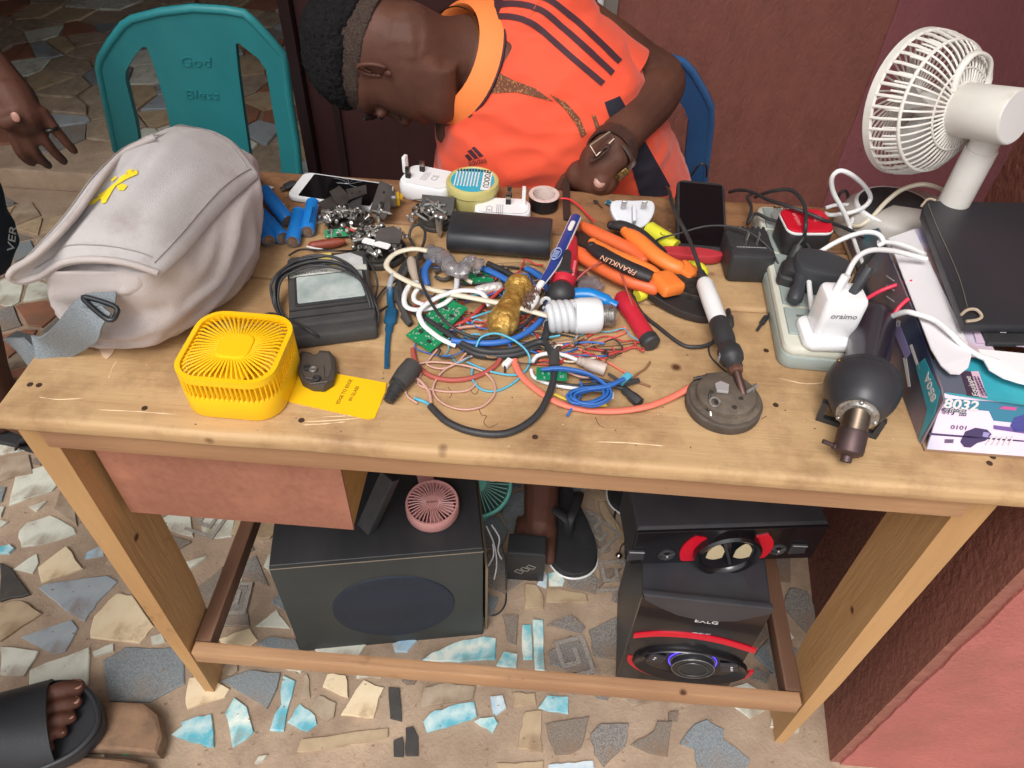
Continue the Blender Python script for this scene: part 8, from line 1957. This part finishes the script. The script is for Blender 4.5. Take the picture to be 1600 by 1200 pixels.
g = G(); g.lathe([(.001, .002), (Rp * .9, .002), (Rp * .9, .004), (.001, .004)], 30, Mp); O('back_disc', g, mat('pink_dark', (96, 62, 62), .6), pk, 1)
for k in range(5):
    a = k * 1.2566; g = G(); g.prism([(.008, -.005), (Rp * .6, -.012), (Rp * .82, -.004), (Rp * .75, .010), (.012, .008)], -.001, .0005, 0, Mp @ Matrix.Translation((0, 0, .013)) @ Matrix.Rotation(a, 4, 'Z') @ Matrix.Rotation(.4, 4, 'X')); O('blade', g, M_pk, pk, 1)
dh = (P(668, 742, Hs + .02) - P(675, 770, Hs + .02)).normalized(); g = G(); Mh_ = frame(V((hpos.x, hpos.y, Hs + .014)) + dh * (Rp + .035), dh); g.prism(rrect(.085, .026, .008), -.009, .009, .003, Mh_); O('handle', g, M_pk, pk, 1, smooth=40)
g = G(); g.torus((0, 0, .0092), .0035, .0012, 18, 6, Mh_ @ Matrix.Translation((-.012, 0, 0))); O('button', g, mat('pink_dark', (96, 62, 62), .6), pk, 1)
# teal fan behind
M_tealf = mat('teal_fan', (124, 206, 192), .4, c2=(114, 196, 182), ns=10)
tcn = P(748, 756, .13); tf = T('teal_fan', 'turquoise round fan half hidden behind the subwoofer', 'fan', V((tcn.x, tcn.y, 0)))
tax = V((-.15, -.45, .88)).normalized(); Mt = axisM(tcn, tcn + tax)
g = G(); n_ = 48; Rt_ = .066; g.loft([[(r * math.cos(6.28318 * k / n_), r * math.sin(6.28318 * k / n_), z) for r, z in ((Rt_ * .75, -.035), (Rt_ * .98, -.018), (Rt_, .0), (Rt_ * .94, .004), (Rt_ * .90, -.002), (Rt_ * .88, -.016), (Rt_ * .7, -.03))] for k in range(n_)], Mt, closed=True); O('shell', g, M_tealf, tf, 1, smooth=50)
for k in range(40):
    a = 6.28318 * k / 40; g = G(); g.tube([Mt @ V((r * math.cos(a), r * math.sin(a), z)) for r, z in ((.014, .006), (Rt_ * .6, .005), (Rt_ * .93, .0))], .0009, 5); O('grille_bar', g, mat('teal_pale', (150, 200, 186), .5), tf, 1, smooth=60)
g = G(); g.lathe([(Rt_ * .9, -.02), (Rt_ * .7, -.034), (.001, -.036)], 30, Mt); O('back_shell', g, mat('teal_dark', (40, 84, 80), .6), tf, 1)
g = G(); g.lathe([(.001, .005), (.016, .006), (.016, .009), (.001, .010)], 24, Mt); O('hub', g, M_tealf, tf, 1)
g = G(); g.cyl(V((tcn.x, tcn.y + .01, 0)), V((tcn.x, tcn.y + .005, .10)), .018, .022); O('stand', g, M_tealf, tf, 1)
# small black box with chain logo
sb0, sb1 = P(790, 906, 0), P(846, 910, 0); xb = (sb1 - sb0).normalized(); yb2 = V((-xb.y, xb.x, 0)); Wb_ = .078
Mx = basis((sb0 + sb1) / 2 + xb * .002, xb, yb2, V((0, 0, 1))); cb_ = T('small_speaker', 'small black box with three linked outline squares, between the subwoofer and the slipper', 'speaker', Mx)
Hb = (lambda d: (CAM + d * ((sb0 - CAM).dot(yb2) / d.dot(yb2))).z)(ray(786, 864))
g = G(); g.prism([(-.036, 0), (.036, 0), (.036, .045), (-.036, .045)], 0, Hb, .004, Mx); O('cabinet', g, M_sub, cb_, 1, smooth=30)
Mxf = basis(Mx @ V((0, 0, 0)), xb, V((0, 0, 1)), -yb2)
M_logo = mat('logo_grey', (150, 146, 136), .5)
for i in range(3):
    s_ = .0075; g = G(); Mq = Mxf @ Matrix.Translation((-.012 + .011 * i, Hb * .38 + .0095 * i, .0012)) @ Matrix.Rotation(math.radians(-28 + 58 * 0), 4, 'Z')
    q = [(-s_, -s_ * .62), (s_, -s_ * .62), (s_, s_ * .62), (-s_, s_ * .62)]
    for a, b in zip(q, q[1:] + q[:1]): g.box(((a[0] + b[0]) / 2, (a[1] + b[1]) / 2, 0), (abs(a[0] - b[0]) + .0014, abs(a[1] - b[1]) + .0014, .0008), M=Mq)
    O('outline_square', g, M_logo, cb_, 1, smooth=0)
for lb, pts, m in (('thin white wire hanging behind the subwoofer', [(760, 822, .10), (772, 850, .06), (776, 880, .03), (772, 905, .004)], M_white), ('second thin white wire beside the small black box', [(768, 820, .12), (780, 840, .09), (778, 860, .06), (784, 874, .05)], M_white), ('short white wire curving at the subwoofer\'s back corner', [(770, 850, .07), (771, 868, .05), (763, 884, .03)], M_white), ('black wire looping from the subwoofer across the tiles', [(783, 850, .06), (790, 880, .04), (791, 920, .004), (789, 945, .003), (776, 960, .003), (758, 962, .003)], M_black)):
    q = cr([P(*p) for p in pts], 6); g = G(); g.tube(q, .0017, 6); S('floor_wire', g, m, lb, 'wire', smooth=80)
# red and black speaker with soundbar on it
M_spk = mat('speaker_black', (50, 50, 55), .42, c2=(60, 60, 64), ns=12, bump=.05, dirt=((84, 78, 72), 22, .68, .82))
M_spg = mat('speaker_gloss', (24, 22, 26), .22, coat=.2)
M_spr = mat('speaker_red', (206, 20, 44), .3)
G0, G1 = P(975, 1068, 0), P(1160, 1092, 0); xq = (G1 - G0).normalized(); yq = V((-xq.y, xq.x, 0)); Wq = (G1 - G0).length
G0 = G0 + yq * .004
def qz(u, v, off=0.0): d = ray(u, v); t = (G0 + yq * off - CAM).dot(yq) / d.dot(yq); return CAM + d * t
tl, trr = qz(1004, 926), qz(1208, 948); Hq = tl.z; 
Wq = (trr - tl).dot(xq); x_off = (tl - G0).dot(xq)
Mq = basis(G0 + xq * (x_off + Wq / 2), xq, yq, V((0, 0, 1)))
sp = T('speaker_tower', 'black and red speaker with a round control knob standing under the table\'s right side', 'speaker', Mq)
g = G(); g.box((0, .085, Hq / 2), (Wq, .17, Hq), .003, Mq); O('cabinet', g, M_spk, sp, 1, smooth=20)
Mqf = basis(Mq @ V((0, 0, 0)), xq, V((0, 0, 1)), -yq)
g = G(); g.prism([(-Wq / 2, .0), (Wq / 2, 0), (Wq / 2, Hq - .002), (-Wq / 2, Hq - .002)], -.001, .006, .001, Mqf); O('front_panel', g, M_spg, sp, 1, smooth=20)
def qf(u, v): p = qz(u, v, -.008); r_ = p - Mq.to_translation(); return r_.dot(xq), r_.z
br = [qf(u, v) for u, v in ((1008, 932), (1030, 944), (1060, 957), (1100, 966), (1150, 966), (1206, 953), (1208, 946), (1005, 924))]
g = G(); g.prism(br, .004, .014, .002, Mqf); O('brow_panel', g, M_spk, sp, 1, smooth=30)
def ribbon_f(pts, w, z0, z1, m, name):
    L_ = [qf(*p) for p in pts]; q = cr([V((a, b, 0)) for a, b in L_], 6); up = [(p.x, p.y + w / 2) for p in q]; dn = [(p.x, p.y - w / 2) for p in q][::-1]; g = G(); g.prism(up + dn, z0, z1, 0, Mqf); return O(name, g, m, sp, 1, smooth=30)
ribbon_f([(990, 994), (1030, 991), (1080, 994), (1130, 1003), (1180, 1018)], .014, .005, .0085, M_spr, 'red_band')
cc_ = qf(1078, 1040); rw_ = abs(qf(1172, 1035)[0] - qf(988, 1030)[0]) / 2; rh_ = rw_ * .60
g = G(); rings = []
for s_, z in ((1.02, .004), (1.02, .012), (1.0, .0135), (.95, .012), (.80, .006), (.05, .005)): rings.append([(cc_[0] + rw_ * s_ * math.cos(6.28318 * k / 60), max(.004, cc_[1] + rh_ * s_ * math.sin(6.28318 * k / 60)), z) for k in range(60)])
g.loft(rings, Mqf); O('dial_bowl', g, M_spg, sp, 1, smooth=50)
g = G(); q = [(cc_[0] + rw_ * 1.05 * math.cos(a), max(.003, cc_[1] + rh_ * 1.06 * math.sin(a))) for a in [math.radians(k) for k in range(175, 366, 10)]]
q2 = [(cc_[0] + rw_ * 1.13 * math.cos(a), max(.0015, cc_[1] + rh_ * 1.22 * math.sin(a))) for a in [math.radians(k) for k in range(365, 174, -10)]]
g.prism(q + q2, .004, .0075, 0, Mqf); O('red_band', g, M_spr, sp, 1, smooth=0)
kc = qf(1082, 1034); rk = abs(qf(1116, 1036)[0] - qf(1048, 1034)[0]) / 2
Mk = Mqf @ Matrix.Translation((kc[0], kc[1], .006))
g = G(); g.lathe([(rk * 1.08, 0), (rk * 1.08, .004), (rk, .005), (rk, .014), (rk * .93, .016), (rk * .9, .015), (rk * .001, .0155)], 40, Mk); O('volume_knob', g, mat('knob_dark', (70, 70, 72), .35, .6), sp, 1, smooth=40)
for r, z, m in ((1.06, .0045, M_steel), (1.0, .0145, M_steel), (.68, .0158, mat('ring_dim', (140, 140, 140), .3, .9))):
    g = G(); g.torus((0, 0, z), rk * r, .0008, 44, 6, Mk); O('knob_ring', g, m, sp, 1, smooth=80)
g = G(); g.torus((0, 0, .002), rk * 1.13, .0009, 44, 6, Mk); O('lit_ring', g, mat('violet_light', (90, 70, 255), .4, em=((80, 60, 255), 1.6)), sp, 1, smooth=80)
for s_ in (-1, 1):
    g = G(); Mq2 = Mqf @ Matrix.Translation((kc[0] + s_ * rk * 1.75, kc[1] - .001, .0085)) @ Matrix.Rotation(s_ * .25, 4, 'Z'); g.prism([(-.014, -.013), (.014, -.009), (.014, .012), (-.014, .014)], -.001, .0035, .0006, Mq2); O('button_panel', g, mat('button_grey', (56, 54, 60), .4), sp, 1)
    for k in range(3 if s_ > 0 else 2): g = G(); g.box((.004 * s_, .006 - .006 * k, .0038), (.004, .0016, .0008), .0002, Mq2); O('button', g, M_whitep, sp, 1)
def qtext(txt, u, v, size, m): a, b = qf(u, v); O('lettering', text_g(txt, Mqf @ Matrix.Translation((a, b, .0068)), size, sx=1.2, bold=.0001), m, sp, 1, smooth=0)
qtext('EXLG', 1104, 973, .0125, M_pw); qtext('MS-6811BT', 1096, 991, .0050, mat('print_grey', (170, 170, 174), .6))
# the soundbar speaker lying across its top
S0, S1 = P(985, 884, Hq + .0), P(1262, 876, Hq + .0)
a0 = P(982, 882, Hq + .004); a1 = P(1265, 872, Hq + .004); xk = (a1 - a0).normalized(); yk = V((-xk.y, xk.x, 0)); Wk = (a1 - a0).length
def kz(u, v, off=0.0): d = ray(u, v); t = (a0 + yk * off - CAM).dot(yk) / d.dot(yk); return CAM + d * t
Hk = kz(990, 830).z - a0.z
Mk0 = basis(a0 + xk * Wk / 2, xk, yk, V((0, 0, 1))); bar = T('satellite_speaker', 'black satellite speaker with a red ringed cone lying across the top of the red speaker', 'speaker', Mk0)
g = G(); g.box((0, .05, Hk / 2 + .002), (Wk, .095, Hk), .004, Mk0); O('cabinet', g, M_spk, bar, 1, smooth=20)
Mkf = basis(Mk0 @ V((0, .003, 0)), xk, V((0, 0, 1)), -yk)
def kf(u, v): p = kz(u, v, -.004); r_ = p - Mk0.to_translation(); return r_.dot(xk), r_.z
fo = [(-Wk / 2, .004), (Wk / 2, .004), (Wk / 2, Hk - .002), (-Wk / 2, Hk - .002)]
g = G(); g.prism(fo, 0, .005, .001, Mkf); O('front_panel', g, M_spg, bar, 1, smooth=20)
ckx, ckz = kf(1133, 864); Rk = abs(kf(1184, 862)[0] - kf(1083, 866)[0]) / 2
Mc_ = Mkf @ Matrix.Translation((ckx, max(ckz, Rk * .78), .004))
for s_ in (-1, 1):
    q = [(s_ * Rk * r * math.cos(a), Rk * r * math.sin(a) * .88) for r, rg in ((1.02, range(-48, 49, 8)), (1.42, range(40, -41, -8))) for a in [math.radians(k) for k in rg]]
    q = [(x, max(-ckz + .004, min(Hk - .006 - max(ckz, Rk * .78) , y))) for x, y in q]
    g = G(); g.prism(q, .001, .0035, 0, Mc_); O('red_arc', g, M_spr, bar, 1, smooth=0)
g = G(); g.lathe([(Rk * 1.02, 0), (Rk * 1.02, .014), (Rk * .95, .018), (Rk * .86, .016), (Rk * .80, .010), (Rk * .4, .002), (Rk * .3, .004), (.001, .010)], 44, Mc_); O('driver_cone', g, M_spg, bar, 1, smooth=40)
for s_ in (-1, 1):
    q = [(s_ * Rk * (.17 + .5 * t) , Rk * .62 * math.sin(math.pi * (.15 + .7 * t)) - Rk * .12 * s_ * 0) for t in [k / 8 for k in range(9)]] + [(s_ * Rk * (.67 - .5 * t), -Rk * .06 - Rk * .1 * math.sin(math.pi * t)) for t in [k / 8 for k in range(9)]]
    g = G(); g.prism(q, .0118, .0135, .0004, Mc_); O('pale_vane', g, mat('vane_tan', (196, 180, 146), .5), bar, 1, smooth=20)
g = G(); g.box((0, Rk * .1, .012), (.004, Rk * 1.2, .006), .001, Mc_ @ Matrix.Rotation(.35, 4, 'Z')); O('cone_bridge', g, M_black, bar, 1)
for u, v in ((1042, 868), (1216, 860)):
    a, b = kf(u, v); Mt_ = Mkf @ Matrix.Translation((a, b, .004)); r = .012
    g = G(); g.lathe([(r * 1.1, 0), (r * 1.1, .003), (r * .9, .004), (r * .3, .0), (.001, .001)], 20, Mt_); O('tweeter', g, M_black, bar, 1, smooth=40)
    for k in range(3): g = G(); g.box((r * .5, 0, .004), (r * .9, .0014, .0016), .0003, Mt_ @ Matrix.Rotation(k * 2.094 + .5, 4, 'Z')); O('tweeter_arm', g, mat('arm_grey', (110, 110, 112), .35, .5), bar, 1)
    g = G(); g.sph(Mt_ @ V((0, 0, .005)), .0026, 10, 8); O('tweeter_dome', g, M_steel, bar, 1, smooth=80)
for u, v, s_ in ((995, 868, 1), (1248, 858, -1)):
    a, b = kf(u, v); g = G(); g.prism([(a - .014, b - .012), (a + .012, b - .010), (a + .010, b + .010), (a - .014, b + .013)], .003, .009, .002, Mkf); O('corner_block', g, M_spk, bar, 1, smooth=20)
    g = G(); g.tube([Mkf @ V((a - .013, b + .0125, .009)), Mkf @ V((a + .010, b + .0095, .009))], .0009, 6); O('corner_highlight', g, mat('edge_grey', (150, 150, 152), .35), bar, 1)
# dark chest behind them
g = G(); c0 = P(1120, 800, .2); g.box((c0.x, .40, .12), (.28, .13, .24), .004); bb = S('black_crate', g, M_blackm, 'black box standing behind the red speaker, two white lines on it', 'box')
bvb = bvh_of(bb)
for u in (1011, 1079):
    pass
for lb, q in (('white wire hanging down at the left behind the satellite speaker', [(1009, 765, .30), (1010, 780, .29), (1011, 797, .27)]), ('white wire hanging right of the other, behind the satellite speaker', [(1077, 768, .30), (1079, 782, .29), (1081, 797, .27)])):
    g = G(); g.tube(cr([PY(u, v, .325) for u, v, h in q], 4), .0015, 6); S('floor_wire', g, M_white, lb, 'wire', smooth=80)
g = G(); g.sph(P(967, 868, .05), (.007, .007, .007), 14, 10); S('metal_bead', g, mat('chrome', (210, 200, 196), .1, 1.0), 'small shiny plug tip hanging left of the satellite speaker', 'plug')
g = G(); g.tube(cr([P(968, 866, .055), P(970, 855, .07), P(978, 848, .09), P(990, 846, .10)], 5), .0013, 6); S('floor_wire', g, M_black, 'thin black wire holding the shiny plug tip beside the satellite speaker', 'wire', smooth=80)
g = G(); g.tube(cr([P(985, 845, .004), P(965, 830, .004), P(960, 805, .004), P(975, 785, .004), P(1000, 778, .004)], 6), .0026, 8); S('floor_wire', g, M_black, 'dark cable curving over the key pattern tiles behind the slipper', 'wire', smooth=80)
# flakes of dirt and scraps on the floor and table
# scratches, crumbs and scraps on the worn top
M_scr = mat('scratch', (224, 196, 160), .7)
rs = random.Random(12)
for pts in ([(476, 659), (520, 657), (566, 653)], [(472, 664), (510, 662), (540, 659)], [(500, 652), (540, 650), (595, 650)], [(378, 664), (384, 657)], [(628, 655), (629, 676)], [(168, 592), (176, 575), (184, 562)], [(150, 640), (220, 643), (282, 648)], [(930, 690), (980, 692), (1040, 697)], [(700, 700), (760, 703)], [(1180, 660), (1230, 652)], [(60, 620), (90, 624), (130, 622)], [(1215, 590), (1260, 600), (1300, 596)]):
    g = G(); q = cr([tp(u + rs.gauss(0, .6), v + rs.gauss(0, .4), -.0002) for u, v in pts], 4); g.tube(q, [.0002] + [rs.uniform(.0003, .0008) for _ in q[1:-1]] + [.0002], 5, flat=1.2); O('scratch', g, M_scr, tab, 1, smooth=0)
M_scr2 = mat('burn_line', (96, 60, 40), .8)
for pts in ([(748, 636), (752, 648), (760, 650), (756, 660), (764, 668), (778, 662)], [(700, 605), (706, 615), (702, 622)], [(735, 606), (738, 614), (744, 616), (748, 608)], [(930, 652), (936, 664), (944, 668)], [(1190, 655), (1198, 650)]):
    g = G(); g.tube(cr([tp(u, v, -.0001) for u, v in pts], 4), .0004, 5); O('pencil_mark', g, M_scr2, tab, 1, smooth=0)
M_scrap = mat('paper_scrap', (226, 196, 170), .8)
g = G(); w = [tp(u, v) for u, v in ((137, 532), (150, 539), (170, 541), (182, 543), (176, 554), (168, 562), (160, 557), (156, 546), (142, 542))]; g.prism([(p.x, p.y) for p in w], TT + .0004, TT + .0014); S('paper_scrap', g, M_scrap, 'torn peach paper scrap under the grey bag\'s front edge', 'scrap', smooth=0)
cg = [G(), G(), G()]; cm = [mat('crumb_dark', (70, 48, 36), .9), mat('crumb_pale', (206, 180, 150), .9), M_steel]
for i in range(190):
    u, v = rs.uniform(60, 1560), rs.uniform(290, 700); p = tp(u, v)
    if -.0 < p.x < 1.04 and -.02 < p.y < .455: cg[rs.choice((0, 0, 0, 1, 1, 2))].sph(p + V((0, 0, .0003)), (rs.uniform(.0004, .0013), rs.uniform(.0004, .001), .0005), 5, 4)
for g, m in zip(cg, cm): S('table_crumbs', g, m, None, None, kind='stuff', smooth=0)
g = G()
for i in range(420):
    u, v = rs.uniform(0, 1300), rs.uniform(700, 1200); p = P(u, v, 0)
    if p.x < 1.06: g.sph((p.x, p.y, .005), (rs.uniform(.0006, .003), rs.uniform(.0006, .002), .001), 5, 4)
S('floor_grit', g, mat('grit', (150, 124, 100), .95), None, None, kind='stuff', smooth=0)
